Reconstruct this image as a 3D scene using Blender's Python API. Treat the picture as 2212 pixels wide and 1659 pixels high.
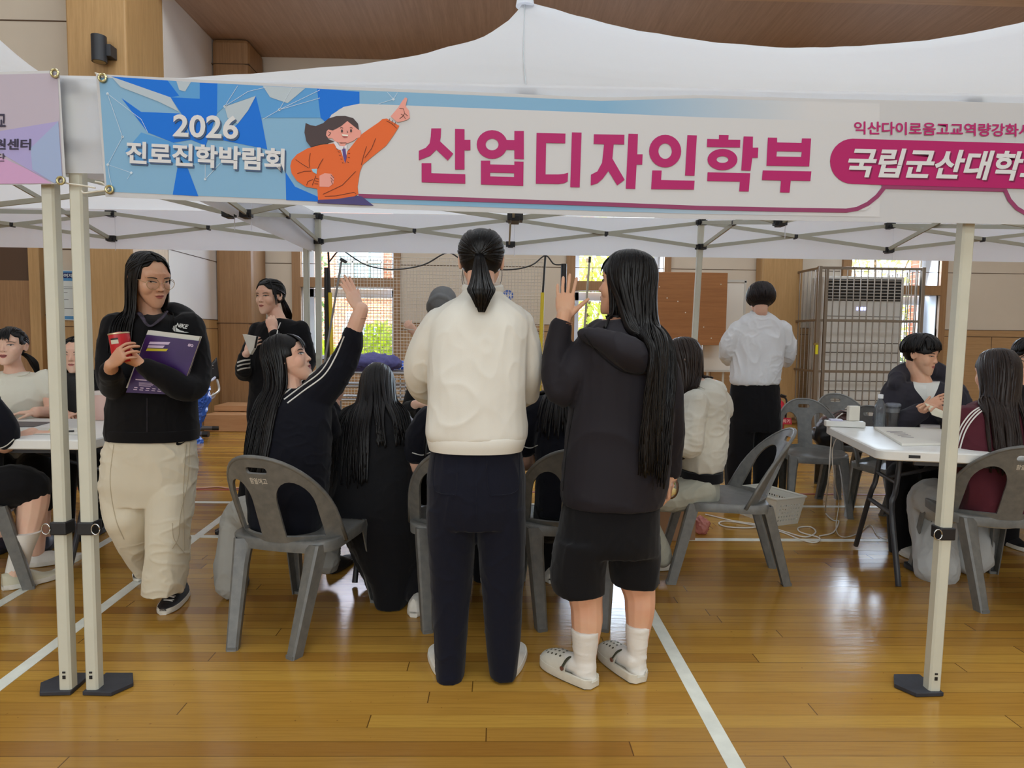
import bpy, bmesh, math, random
import numpy as np
from mathutils import Vector, Matrix, noise, Quaternion
from mathutils.bvhtree import BVHTree
from math import sin, cos, pi, radians, sqrt, atan2
V = Vector
for _o in list(bpy.data.objects):
    bpy.data.objects.remove(_o)
SC = bpy.context.scene
COL = SC.collection
random.seed(7)
# ---------------------------------------------------------------- camera
IW, IH, FPX = 2212, 1659, 1448.92
CAMP = V((-0.08148, -2.25959, 1.23686))
YAW, PITCH, ROLL = 0.0203735, 0.0704327, 0.0120814
CF = V((sin(YAW) * cos(PITCH), cos(YAW) * cos(PITCH), -sin(PITCH)))
_r = CF.cross(V((0, 0, 1))).normalized()
_u = _r.cross(CF)
CR = _r * cos(ROLL) + _u * sin(ROLL)
CU = _u * cos(ROLL) - _r * sin(ROLL)
camd = bpy.data.cameras.new('camera')
camd.sensor_fit = 'HORIZONTAL'
camd.sensor_width = 36.0
camd.lens = 36.0 * FPX / IW
camd.clip_start = 0.05
camd.clip_end = 200
cam = bpy.data.objects.new('camera', camd)
COL.objects.link(cam)
cam.matrix_world = Matrix(((CR.x, CU.x, -CF.x, CAMP.x), (CR.y, CU.y, -CF.y, CAMP.y), (CR.z, CU.z, -CF.z, CAMP.z), (0, 0, 0, 1)))
SC.camera = cam
# ---------------------------------------------------------------- sky, sun, lamps, exposure
wd = bpy.data.worlds.new('sky')
SC.world = wd
wd.use_nodes = True
_bg = wd.node_tree.nodes['Background']
_bg.inputs[0].default_value = (0.80, 0.90, 1.0, 1)
_bg.inputs[1].default_value = 4.6
SUN_E, CEIL_E, REAR_E, WIN_E = 16.0, 100.0, 560.0, 60.0
def lamp(name, kind, loc, direction, energy, color=(1, 1, 1), **kw):
    d = bpy.data.lights.new(name, kind)
    d.energy = energy
    d.color = color
    for k, v in kw.items():
        setattr(d, k, v)
    o = bpy.data.objects.new(name, d)
    COL.objects.link(o)
    o.location = loc
    o.rotation_euler = V(direction).to_track_quat('-Z', 'Y').to_euler()
    return o
lamp('sun', 'SUN', (0, 0, 20), (0.70, 0.32, -0.62), SUN_E, (1.0, 0.95, 0.86), angle=0.01)
for _i, (_x, _y) in enumerate([(-6.5, -1.5), (0.0, -1.5), (6.5, -1.5), (-6.5, -8), (0.0, -8), (6.5, -8), (-2.5, 3.4), (3.5, 3.4)]):
    lamp('ceiling_lamp', 'AREA', (_x, _y, 7.3), (0, 0, -1), CEIL_E * (0.45 if _x < -5 else 1.0), (0.88, 0.96, 1.0), shape='RECTANGLE', size=2.6, size_y=1.6)
lamp('rear_window_light', 'AREA', (-3, -13.7, 4.0), (0, 1, -0.12), REAR_E, (0.86, 0.95, 1.0), shape='RECTANGLE', size=16.0, size_y=4.5)
# daylight entering at the three back windows
for _x, _w in ((-2.2, 1.1), (1.65, 1.3), (5.85, 1.2)):
    lamp('window_light', 'AREA', (_x, 8.05, 2.0), (0, -1, -0.25), WIN_E, (0.62, 0.78, 1.0), shape='RECTANGLE', size=_w, size_y=2.2)
SC.view_settings.view_transform = 'Standard'
SC.view_settings.look = 'None'
SC.view_settings.exposure = 0.5
SC.view_settings.gamma = 1.0
SC.view_settings.use_curve_mapping = False
SC.cycles.max_bounces = 8
SC.cycles.diffuse_bounces = 4
SC.cycles.glossy_bounces = 3
SC.cycles.transmission_bounces = 6
SC.cycles.transparent_max_bounces = 12
SC.cycles.sample_clamp_indirect = 6.0
SC.cycles.caustics_reflective = False
SC.cycles.caustics_refractive = False
# ---------------------------------------------------------------- measuring helpers
def ray(px, py):
    return CF * FPX + CR * (px - IW / 2) + CU * (IH / 2 - py)
def P(px, py, Y):
    """point seen at photo position (px,py) on the upright plane at depth Y"""
    d = ray(px, py)
    return CAMP + d * ((Y - CAMP.y) / d.y)
def G(px, py, Z=0.0):
    """point seen at (px,py) at height Z"""
    d = ray(px, py)
    return CAMP + d * ((Z - CAMP.z) / d.z)
def PX(px, py, X):
    d = ray(px, py)
    return CAMP + d * ((X - CAMP.x) / d.x)
def MPP(Y):
    return (Y - CAMP.y) / FPX
# ---------------------------------------------------------------- scene tree helpers
def tag(o, label=None, cat=None, group=None, kind=None):
    if label: o['label'] = label
    if cat: o['category'] = cat
    if group: o['group'] = group
    if kind: o['kind'] = kind
    return o
def thing(name, label, cat, loc=(0, 0, 0), rz=0.0, group=None):
    o = bpy.data.objects.new(name, None)
    o.empty_display_size = 0.1
    COL.objects.link(o)
    o.location = loc
    o.rotation_euler = (0, 0, rz)
    return tag(o, label, cat, group)
def adopt(c, root, local=False):
    c.parent = root
    if not local and root.type == 'EMPTY':
        c.matrix_parent_inverse = root.matrix_basis.inverted()
    return c
def obj(name, me, mats=None, parent=None, local=False, label=None):
    o = bpy.data.objects.new(name, me)
    COL.objects.link(o)
    if mats is not None:
        for m in (mats if isinstance(mats, (list, tuple)) else [mats]):
            me.materials.append(m)
    if parent is not None:
        adopt(o, parent, local)
    if label: o['label'] = label
    return o
def copy_tree(o, loc, rz, label=None):
    r = o.copy(); COL.objects.link(r); r.location = loc; r.rotation_euler = (0, 0, rz)
    if label: r['label'] = label
    for ch in list(o.children):
        c = ch.copy(); COL.objects.link(c); c.parent = r
        for g in list(ch.children):
            d = g.copy(); COL.objects.link(d); d.parent = c
    return r
# ---------------------------------------------------------------- materials
def lin(c):
    return tuple((x / 255 / 12.92 if x / 255 <= 0.04045 else ((x / 255 + 0.055) / 1.055) ** 2.4) for x in c)
MATS = {}
class NT:
    def __init__(s, name):
        s.m = bpy.data.materials.new(name); s.m.use_nodes = True
        s.t = s.m.node_tree; s.n = s.t.nodes
        s.b = s.n['Principled BSDF']; s.out = s.n['Material Output']
    def new(s, kind, **kw):
        n = s.n.new(kind)
        for k, v in kw.items(): setattr(n, k, v)
        return n
    def link(s, a, b): s.t.links.new(a, b)
    def val(s, sock, v):
        if hasattr(v, 'is_linked') or hasattr(v, 'links'): s.link(v, sock)
        else: sock.default_value = v
    def math(s, op, a, b=0.0, c=0.0):
        n = s.new('ShaderNodeMath', operation=op)
        s.val(n.inputs[0], a); s.val(n.inputs[1], b); s.val(n.inputs[2], c)
        return n.outputs[0]
    def coord(s, which='Object'): return s.new('ShaderNodeTexCoord').outputs[which]
    def sep(s, v):
        n = s.new('ShaderNodeSeparateXYZ'); s.link(v, n.inputs[0]); return n.outputs
    def comb(s, x, y, z):
        n = s.new('ShaderNodeCombineXYZ'); s.val(n.inputs[0], x); s.val(n.inputs[1], y); s.val(n.inputs[2], z); return n.outputs[0]
    def mapping(s, v, scale=(1, 1, 1), loc=(0, 0, 0), rot=(0, 0, 0)):
        n = s.new('ShaderNodeMapping'); s.link(v, n.inputs[0]); n.inputs['Scale'].default_value = scale; n.inputs['Location'].default_value = loc; n.inputs['Rotation'].default_value = rot; return n.outputs[0]
    def noise(s, v, scale=5.0, detail=3.0, rough=0.55):
        n = s.new('ShaderNodeTexNoise'); s.link(v, n.inputs['Vector']); n.inputs['Scale'].default_value = scale; n.inputs['Detail'].default_value = detail; n.inputs['Roughness'].default_value = rough; return n.outputs['Fac']
    def white(s, v, dim='3D'):
        n = s.new('ShaderNodeTexWhiteNoise', noise_dimensions=dim)
        s.link(v, n.inputs['W' if dim == '1D' else 'Vector']); return n.outputs
    def ramp(s, f, stops, interp='LINEAR'):
        n = s.new('ShaderNodeValToRGB'); n.color_ramp.interpolation = interp
        e = n.color_ramp.elements
        while len(e) < len(stops): e.new(0.5)
        for k, (p, c) in zip(e, stops):
            k.position = p; k.color = (*c, 1) if len(c) == 3 else c
        s.link(f, n.inputs[0]); return n.outputs[0]
    def mix(s, f, a, b, mode='MIX'):
        n = s.new('ShaderNodeMix', data_type='RGBA', blend_type=mode)
        s.val(n.inputs[0], f)
        for sk, v in ((n.inputs[6], a), (n.inputs[7], b)):
            if isinstance(v, tuple): sk.default_value = (*v[:3], 1)
            else: s.link(v, sk)
        return n.outputs[2]
    def bump(s, h, strength=0.2, dist=0.01):
        n = s.new('ShaderNodeBump'); n.inputs['Strength'].default_value = strength; n.inputs['Distance'].default_value = dist
        s.link(h, n.inputs['Height']); s.link(n.outputs[0], s.b.inputs['Normal']); return n
    def base(s, c):
        if isinstance(c, tuple): s.b.inputs['Base Color'].default_value = (*c[:3], 1)
        else: s.link(c, s.b.inputs['Base Color'])
    def set(s, **kw):
        for k, v in kw.items(): s.b.inputs[k.replace('_', ' ')].default_value = v
def mat(name, rgb, rough=0.6, metal=0.0, spec=0.5, var=0.0, vscale=6.0, bump=0.0, bscale=40.0, bdist=0.004, sheen=0.0, stretch=(1, 1, 1), coat=0.0, translucent=0.0, alpha=None):
    """plain procedural surface: rgb in photo values, optional colour variation, fine relief, sheen, translucency"""
    if name in MATS: return MATS[name]
    t = NT(name); c = lin(rgb)
    t.set(Roughness=rough, Metallic=metal)
    t.b.inputs['Specular IOR Level'].default_value = spec
    co = t.mapping(t.coord(), stretch) if (var or bump) else None
    if var:
        f = t.noise(co, vscale, 4.0)
        lo = tuple(max(0, x * (1 - var)) for x in c); hi = tuple(min(1, x * (1 + var)) for x in c)
        t.base(t.ramp(f, [(0.3, lo), (0.7, hi)]))
    else: t.base(c)
    if bump: t.bump(t.noise(co, bscale, 3.0), bump, bdist)
    if sheen: t.set(Sheen_Weight=sheen, Sheen_Roughness=0.5)
    if coat: t.set(Coat_Weight=coat, Coat_Roughness=0.1)
    if translucent:
        tr = t.new('ShaderNodeBsdfTranslucent'); tr.inputs[0].default_value = (*c, 1)
        mx = t.new('ShaderNodeMixShader'); mx.inputs[0].default_value = translucent
        t.link(t.b.outputs[0], mx.inputs[1]); t.link(tr.outputs[0], mx.inputs[2]); t.link(mx.outputs[0], t.out.inputs[0])
    if alpha is not None:
        tp = t.new('ShaderNodeBsdfTransparent'); mx = t.new('ShaderNodeMixShader'); mx.inputs[0].default_value = alpha
        t.link(tp.outputs[0], mx.inputs[1]); t.link(t.b.outputs[0], mx.inputs[2]); t.link(mx.outputs[0], t.out.inputs[0])
    MATS[name] = t.m
    return t.m
def glassy(name, rgb=(235, 242, 245), tint=0.12, rough=0.02, haze=0.0):
    """clear sheet: transparent with a fresnel reflection"""
    if name in MATS: return MATS[name]
    t = NT(name); c = lin(rgb)
    tp = t.new('ShaderNodeBsdfTransparent'); tp.inputs[0].default_value = tuple(1 - tint * (1 - x) for x in c) + (1,)
    gl = t.new('ShaderNodeBsdfGlossy'); gl.inputs['Roughness'].default_value = rough
    fr = t.new('ShaderNodeFresnel'); fr.inputs[0].default_value = 1.45
    mx = t.new('ShaderNodeMixShader'); t.link(fr.outputs[0], mx.inputs[0]); t.link(tp.outputs[0], mx.inputs[1]); t.link(gl.outputs[0], mx.inputs[2])
    fin = mx
    if haze:
        df = t.new('ShaderNodeBsdfDiffuse'); df.inputs[0].default_value = (*c, 1); fin = t.new('ShaderNodeMixShader'); fin.inputs[0].default_value = haze; t.link(mx.outputs[0], fin.inputs[1]); t.link(df.outputs[0], fin.inputs[2])
    t.link(fin.outputs[0], t.out.inputs[0]); MATS[name] = t.m
    return t.m
def lensmat():
    if 'lens_clear' in MATS: return MATS['lens_clear']
    t = NT('lens_clear'); tp = t.new('ShaderNodeBsdfTransparent'); gl = t.new('ShaderNodeBsdfGlossy'); gl.inputs['Roughness'].default_value = .02; mx = t.new('ShaderNodeMixShader'); mx.inputs[0].default_value = .05
    t.link(tp.outputs[0], mx.inputs[1]); t.link(gl.outputs[0], mx.inputs[2]); t.link(mx.outputs[0], t.out.inputs[0]); MATS['lens_clear'] = t.m; return t.m
def wood(name, a, b, axis='Z', rough=0.45, scale=3.0):
    """veneer with grain running along one axis"""
    if name in MATS: return MATS[name]
    t = NT(name); sc = {'X': (0.6, 14, 14), 'Y': (14, 0.6, 14), 'Z': (14, 14, 0.6)}[axis]
    co = t.mapping(t.coord(), sc)
    f = t.noise(co, scale, 5.0, 0.6); g = t.noise(co, scale * 6, 2.0)
    t.base(t.ramp(t.math('ADD', t.math('MULTIPLY', f, 0.7), t.math('MULTIPLY', g, 0.3)), [(0.32, lin(a)), (0.68, lin(b))]))
    t.set(Roughness=rough); MATS[name] = t.m
    return t.m
# ---------------------------------------------------------------- mesh helpers
def crom(pts, n):
    """catmull-rom resample of a list of Vectors (any dimension)"""
    if len(pts) < 3:
        return [pts[0].lerp(pts[-1], i / n) for i in range(n + 1)]
    out = []; m = len(pts) - 1
    for i in range(n + 1):
        t = i / n * m; k = min(int(t), m - 1); f = t - k
        p1, p2 = pts[k], pts[k + 1]
        p0 = pts[k - 1] if k else p1 * 2 - p2
        p3 = pts[k + 2] if k + 2 <= m else p2 * 2 - p1
        out.append(0.5 * ((2 * p1) + (p2 - p0) * f + (2 * p0 - 5 * p1 + 4 * p2 - p3) * f * f + (3 * p1 - p0 - 3 * p2 + p3) * f ** 3))
    return out
def frames(pts, up=None):
    """parallel transported side/normal vectors along a path"""
    T = []
    for i in range(len(pts)):
        a = pts[max(0, i - 1)]; b = pts[min(len(pts) - 1, i + 1)]
        d = (b - a); T.append(d.normalized() if d.length > 1e-9 else V((0, 0, 1)))
    n = up if up is not None else (V((0, 0, 1)) if abs(T[0].z) < 0.9 else V((0, 1, 0)))
    res = []
    for t in T:
        n = n - t * n.dot(t)
        if n.length < 1e-6: n = t.orthogonal()
        n.normalize(); res.append((t, n.cross(t).normalized(), n.copy()))
    return res
class MB:
    def __init__(s): s.v = []; s.f = []; s.m = []; s.uv = None
    def add(s, vs, fs, mi=0):
        o = len(s.v); s.v.extend([tuple(v) for v in vs]); s.f.extend([tuple(i + o for i in f) for f in fs]); s.m.extend([mi] * len(fs)); return s
    def box(s, c, size, rot=None, mi=0):
        c = V(c); h = V(size) * 0.5; R = rot if rot is not None else Matrix.Identity(3)
        vs = [c + R @ V((x * h.x, y * h.y, z * h.z)) for x in (-1, 1) for y in (-1, 1) for z in (-1, 1)]
        return s.add(vs, [(0, 1, 3, 2), (4, 6, 7, 5), (0, 4, 5, 1), (2, 3, 7, 6), (0, 2, 6, 4), (1, 5, 7, 3)], mi)
    def span(s, a, b, mi=0):
        a = V(a); b = V(b); return s.box((a + b) / 2, b - a, None, mi)
    def rings(s, rs, caps=True, mi=0, closed=True):
        n = len(rs[0]); vs = [p for r in rs for p in r]; fs = []
        for i in range(len(rs) - 1):
            for j in range(n if closed else n - 1):
                k = (j + 1) % n; fs.append((i * n + j, i * n + k, (i + 1) * n + k, (i + 1) * n + j))
        if caps: fs.append(tuple(range(n - 1, -1, -1))); fs.append(tuple((len(rs) - 1) * n + j for j in range(n)))
        return s.add(vs, fs, mi)
    def tube(s, pts, r, n=10, mi=0, up=None, flat=1.0, res=None, round_caps=False):
        """swept tube; r a number or per-point list; flat = normal/side ratio"""
        pts = [V(p) for p in pts]; rr = list(r) if isinstance(r, (list, tuple)) else [r] * len(pts)
        if res:
            q = crom([V((p.x, p.y, p.z, x)) for p, x in zip(pts, rr)], res)
            pts = [V((w[0], w[1], w[2])) for w in q]; rr = [max(w[3], 1e-4) for w in q]
        fr = frames(pts, up)
        if round_caps:
            t0 = fr[0][0]; t1 = fr[-1][0]; r0 = rr[0]; r1 = rr[-1]
            pre = [(pts[0] - t0 * r0 * sin(a), r0 * cos(a)) for a in (1.35, 0.8, 0.4)]
            post = [(pts[-1] + t1 * r1 * sin(a), r1 * cos(a)) for a in (0.4, 0.8, 1.35)]
            pts = [p for p, _ in pre] + pts + [p for p, _ in post]; rr = [x for _, x in pre] + rr + [x for _, x in post]
            fr = [fr[0]] * 3 + fr + [fr[-1]] * 3
        rs = []
        for p, x, (t, sd, nm) in zip(pts, rr, fr):
            rs.append([p + sd * (x * cos(2 * pi * j / n)) + nm * (x * flat * sin(2 * pi * j / n)) for j in range(n)])
        return s.rings(rs, True, mi)
    def ell(s, c, r, R=None, nu=20, nv=12, mi=0, mod=None):
        c = V(c); R = R or Matrix.Identity(3); rs = []
        for i in range(nv + 1):
            a = -pi / 2 + pi * i / nv; a = max(-pi / 2 + 0.06, min(pi / 2 - 0.06, a))
            ring = []
            for j in range(nu):
                b = 2 * pi * j / nu; p = V((r[0] * cos(a) * cos(b), r[1] * cos(a) * sin(b), r[2] * sin(a)))
                if mod: p = mod(p)
                ring.append(c + R @ p)
            rs.append(ring)
        return s.rings(rs, True, mi)
    def lathe(s, prof, c=(0, 0, 0), n=24, mi=0, R=None):
        c = V(c); R = R or Matrix.Identity(3)
        return s.rings([[c + R @ V((r * cos(2 * pi * j / n), r * sin(2 * pi * j / n), z)) for j in range(n)] for r, z in prof], True, mi)
    def prism(s, poly, ax, ay, az, o, d, mi=0):
        """2D polygon (with optional holes) extruded: point = o + x*ax + y*ay, thickness d along az"""
        polys = poly if isinstance(poly[0][0], (list, tuple)) else [poly]
        from mathutils.geometry import tessellate_polygon
        tri = tessellate_polygon([[V((p[0], p[1], 0)) for p in q] for q in polys])
        flat = [p for q in polys for p in q]; n = len(flat); o = V(o)
        vs = [o + ax * p[0] + ay * p[1] for p in flat]; fs = [tuple(t) for t in tri]
        if d:
            vs += [v + az * d for v in vs]; fs += [tuple(i + n for i in reversed(t)) for t in tri]
            k = 0
            for q in polys:
                for i in range(len(q)): j = (i + 1) % len(q); fs.append((k + i, k + j, k + j + n, k + i + n))
                k += len(q)
        return s.add(vs, fs, mi)
    def mesh(s, name='m', smooth=True, angle=None, weld=False):
        me = bpy.data.meshes.new(name); me.from_pydata(s.v, [], s.f)
        if any(s.m): me.polygons.foreach_set('material_index', s.m)
        bm = bmesh.new(); bm.from_mesh(me)
        if weld: bmesh.ops.remove_doubles(bm, verts=bm.verts, dist=1e-5)
        bmesh.ops.recalc_face_normals(bm, faces=bm.faces)
        if smooth:
            for f in bm.faces: f.smooth = True
            if angle is not None:
                for e in bm.edges:
                    if len(e.link_faces) == 2 and e.calc_face_angle(0) > radians(angle): e.smooth = False
        bm.to_mesh(me); bm.free(); me.update()
        return me
    def build(s, name, mats, parent=None, smooth=True, angle=40, local=False, bevel=0.0, label=None, weld=False):
        o = obj(name, s.mesh(name, smooth, angle, weld), mats, parent, local, label)
        if bevel:
            b = o.modifiers.new('b', 'BEVEL'); b.width = bevel; b.segments = 2; b.limit_method = 'ANGLE'; b.angle_limit = radians(40); b.harden_normals = False
        return o
def struct(o, label=None):
    o['kind'] = 'structure'
    if label: o['label'] = label
    return o
def fuse(mb, voxel=0.006, smooth=4, disp=None, name='fused', shrink=0):
    """melt overlapping closed shapes into one continuous surface"""
    me = mb.mesh('tmp', smooth=False); o = bpy.data.objects.new('tmp', me); COL.objects.link(o)
    r = o.modifiers.new('r', 'REMESH'); r.mode = 'VOXEL'; r.voxel_size = voxel; r.use_smooth_shade = True
    if smooth: sm = o.modifiers.new('s', 'SMOOTH'); sm.factor = 0.5; sm.iterations = smooth
    bpy.context.view_layer.update()
    dg = bpy.context.evaluated_depsgraph_get()
    out = bpy.data.meshes.new_from_object(o.evaluated_get(dg)); out.name = name
    bpy.data.objects.remove(o); bpy.data.meshes.remove(me)
    if disp: push(out, disp)
    out.polygons.foreach_set('use_smooth', [True] * len(out.polygons))
    return out
def push(me, fn):
    n = len(me.vertices); co = np.empty(n * 3); no = np.empty(n * 3)
    me.vertices.foreach_get('co', co); me.vertex_normals.foreach_get('vector', no)
    co = co.reshape(-1, 3); no = no.reshape(-1, 3)
    d = np.array([fn(V(p)) for p in co])
    co += no * d[:, None]
    me.vertices.foreach_set('co', co.ravel()); me.update()
def folds(amp=0.006, freq=9.0, sx=1.0, sy=1.0, sz=0.45, seed=0.0, fine=0.3):
    """cloth folds running mostly along z: broad swells plus sharper creases"""
    o = V((seed * 3.1, seed * 1.7, seed * 2.3))
    def f(p):
        q = V((p.x * sx, p.y * sy, p.z * sz)) * freq + o
        q = q + V((noise.noise(q * .7 + V((9, 0, 0))), noise.noise(q * .7 + V((0, 9, 0))), 0)) * .6
        a = noise.noise(q); c = (1 - min(1, abs(noise.noise(q * 1.45 + V((4, 4, 4)))) * 2.4)) ** 2
        d = (1 - min(1, abs(noise.noise(V((q.x * 1.3, q.y * 1.3, q.z * 2.6)) * 1.9)) * 3.0)) ** 2
        k = max(0.0, min(1.0, .5 + 1.6 * noise.noise(q * .8 + V((0, 0, 7)))))
        return amp * (a * .8 + c * .8 * k + d * .45 * (fine / .3) * (1 - k) - .3)
    return f
# ================================================================ THE HALL
YW = 7.75           # back wall
M_beige = mat('beige_panel', (203, 190, 174), 0.75, var=0.03, vscale=2.0, bump=0.05, bscale=120)
M_white_wall = mat('white_panel', (214, 206, 200), 0.75, var=0.02, vscale=2.0)
M_oak = wood('oak_veneer', (164, 128, 82), (188, 150, 102), 'Z', 0.5)
M_oak_d = wood('oak_dark', (136, 100, 66), (160, 122, 84), 'Z', 0.5)
M_oak_h = wood('oak_across', (156, 120, 80), (182, 144, 102), 'X', 0.5)
M_ceilwood = wood('ceiling_planks', (150, 120, 98), (174, 142, 118), 'Y', 0.55, 2.0)
M_groove = mat('groove_dark', (84, 62, 44), 0.8)
M_pvc = mat('white_window_frame', (226, 230, 236), 0.35, spec=0.5)
M_glass = glassy('window_glass')
def floor_material():
    t = NT('strip_floor'); co = t.coord(); x, y, z = t.sep(co)
    w = 0.072; r = t.math('FLOOR', t.math('DIVIDE', y, w)); fy = t.math('FRACT', t.math('DIVIDE', y, w))
    rnd = t.white(r, '1D')[0]
    L = 2.1; xs = t.math('ADD', t.math('DIVIDE', x, L), t.math('MULTIPLY', rnd, 7.0))
    c = t.math('FLOOR', xs); fx = t.math('FRACT', xs)
    pl = t.white(t.comb(r, c, 0.0), '2D')[0]
    grain = t.noise(t.mapping(t.comb(t.math('ADD', x, t.math('MULTIPLY', pl, 9.0)), y, 0.0), (1.3, 38, 1)), 3.0, 5.0, 0.6)
    fine = t.noise(t.mapping(co, (6, 190, 1)), 3.0, 3.0)
    col = t.ramp(pl, [(0.0, lin((138, 92, 38))), (0.25, lin((166, 120, 46))), (0.5, lin((182, 137, 58))), (0.75, lin((154, 110, 46))), (1.0, lin((188, 145, 62)))])
    col = t.mix(t.math('MULTIPLY', t.math('SUBTRACT', grain, 0.45), 1.3), col, lin((108, 69, 28)), 'MIX')
    col = t.mix(t.math('MULTIPLY', fine, 0.22), col, lin((188, 146, 74)))
    ey = t.math('LESS_THAN', t.math('MINIMUM', fy, t.math('SUBTRACT', 1.0, fy)), 0.022)
    ex = t.math('LESS_THAN', t.math('MINIMUM', fx, t.math('SUBTRACT', 1.0, fx)), 0.0009)
    g = t.math('MAXIMUM', t.math('MULTIPLY', ey, t.math('ADD', 0.25, t.math('MULTIPLY', rnd, 0.6))), t.math('MULTIPLY', ex, 0.8))
    col = t.mix(g, col, lin((62, 36, 14)))
    spk = t.noise(co, 55.0, 1.0); t.base(t.mix(t.math('MULTIPLY', t.math('GREATER_THAN', spk, 0.78), 0.5), col, lin((90, 55, 25))))
    big = t.noise(co, 1.6, 3.0)
    t.link(t.math('ADD', 0.12, t.math('MULTIPLY', big, 0.12)), t.b.inputs['Roughness'])
    t.b.inputs['Specular IOR Level'].default_value = 0.5
    h = t.math('SUBTRACT', t.math('MULTIPLY', t.noise(t.mapping(co, (2.2, 9, 1)), 4.0, 2.0), 0.5), t.math('MULTIPLY', g, 0.8))
    t.bump(h, 0.10, 0.01)
    return t.m
M_floor = floor_material()
m = MB(); m.span((-12, -14, -0.12), (12, YW + 0.35, 0.0))
struct(m.build('floor', M_floor, smooth=False), 'varnished strip wood gym floor')
# painted court lines lie in the floor
M_line = mat('white_line_paint', (226, 228, 218), 0.35, var=0.08, vscale=14)
M_line_r = mat('red_line_paint', (140, 52, 40), 0.35)
def floor_line(n, a, b, w, m_):
    a = V((*a, 0)); b = V((*b, 0)); d = (b - a).normalized(); s = V((-d.y, d.x, 0)) * (w / 2); q = MB(); z = V((0, 0, 0.0008 + 0.0003 * n))
    q.add([a - s, b - s, b + s, a + s, a - s + z, b - s + z, b + s + z, a + s + z], [(0, 1, 2, 3), (4, 5, 6, 7), (0, 1, 5, 4), (1, 2, 6, 5), (2, 3, 7, 6), (3, 0, 4, 7)])
    struct(q.build('trim_%d' % n, m_, smooth=False), 'painted court line on the floor')
floor_line(1, (0.62, -2.4), (0.62, 1.80), 0.052, M_line)
floor_line(2, (-1.70, -2.0), (-1.95, 2.62), 0.052, M_line)
floor_line(3, (-2.17, -2.0), (-2.43, 2.4), 0.052, M_line)
floor_line(4, (-2.2, 1.785), (3.2, 1.785), 0.05, M_line)
floor_line(5, (-2.6, 2.62), (5.0, 2.62), 0.05, M_line)
floor_line(6, (-6.0, 3.02), (6.0, 3.02), 0.04, M_line_r)
# back wall: beige panels above a wood dado, openings for three windows
WT = 0.42
WINS = [(P(652, 640, YW).x, P(851, 640, YW).x), (P(1241, 640, YW).x, P(1432, 640, YW).x), (P(1834, 640, YW).x, P(2026, 640, YW).x)]
SILL, WTOP, DADO = 0.86, 3.3, 1.42
XL, XR = -4.0, 12.0
m = MB(); edges = [XL] + [x for w in WINS for x in w] + [XR]
for a, b in zip(edges[0::2], edges[1::2]):
    m.span((a, YW, DADO), (b, YW + WT, WTOP), 0); m.span((a, YW - 0.012, 0), (b, YW + WT, DADO), 1)
m.span((XL, YW, WTOP), (XR, YW + WT, 7.5), 0)
for a, b in WINS: m.span((a, YW, 0), (b, YW + WT, SILL), 1)
struct(m.build('wall_back', [M_beige, M_oak_h], smooth=False), 'beige panelled back wall over a wood dado')
m = MB()
for z in (2.27, 3.9): m.span((XL, YW - 0.004, z - 0.004), (XR, YW + 0.001, z + 0.004))
for z in (DADO - 0.10, DADO): m.span((XL, YW - 0.016, z - 0.004), (WINS[0][0] - .1, YW - 0.011, z + 0.004)); m.span((WINS[0][1], YW - 0.016, z - 0.004), (WINS[1][0] - .1, YW - 0.011, z + 0.004)); m.span((WINS[1][1], YW - 0.016, z - 0.004), (WINS[2][0], YW - 0.011, z + 0.004)); m.span((WINS[2][1], YW - 0.016, z - 0.004), (XR, YW - 0.011, z + 0.004))
for x in (-3.2, 3.1, 4.9, 7.35, 9.0, 0.1, -0.9): m.span((x - .003, YW - 0.016, 0.1), (x + .003, YW - 0.011, DADO - 0.1))
struct(m.build('trim_7', M_groove, smooth=False), 'shadow gaps between the back wall panels')
# window jamb strips, frames, transoms, panes
for i, (a, b) in enumerate(WINS):
    w = MB()
    for x0, x1 in ((a - 0.13, a), (b, b + 0.10)): w.span((x0, YW - 0.05, 0 if i == 0 else SILL - .3), (x1, YW + 0.02, WTOP + .1), 0)
    w.span((a - 0.1, YW - 0.05, WTOP), (b + 0.1, YW + 0.02, WTOP + 0.1), 0)
    w.span((a - 0.02, YW - 0.06, 1.93), (b + 0.02, YW + 0.20, 2.07), 0)
    w.span((a, YW - 0.03, SILL - 0.05), (b, YW + WT, SILL), 0)
    root = w.build('window_%d' % (i + 1), [M_oak_d], smooth=False); struct(root, ['left window behind the net', 'middle window beside the wood board', 'right window behind the steel cage'][i])
    f = MB(); yb = YW + 0.30
    f.span((a, YW + 0.02, SILL), (a + 0.012, YW + WT, WTOP)); f.span((b - 0.012, YW + 0.02, SILL), (b, YW + WT, WTOP))
    for z0, z1 in ((SILL, SILL + 0.06), (1.80, 1.93), (2.07, 2.10), (WTOP - 0.07, WTOP)): f.span((a, yb, z0), (b, yb + 0.07, z1))
    for x0, x1 in ((a + .012, a + .10), (b - .08, b - .012)): f.span((x0, yb, SILL), (x1, yb + 0.07, WTOP))
    f.build('window_frame', M_pvc, root, smooth=False, bevel=0.004)
    g = MB(); g.span((a + .09, yb + 0.03, SILL + .05), (b - .07, yb + 0.036, 1.81)); g.span((a + .09, yb + 0.03, 2.09), (b - .07, yb + 0.036, WTOP - .06))
    g.build('pane', M_glass, root, smooth=False)
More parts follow.
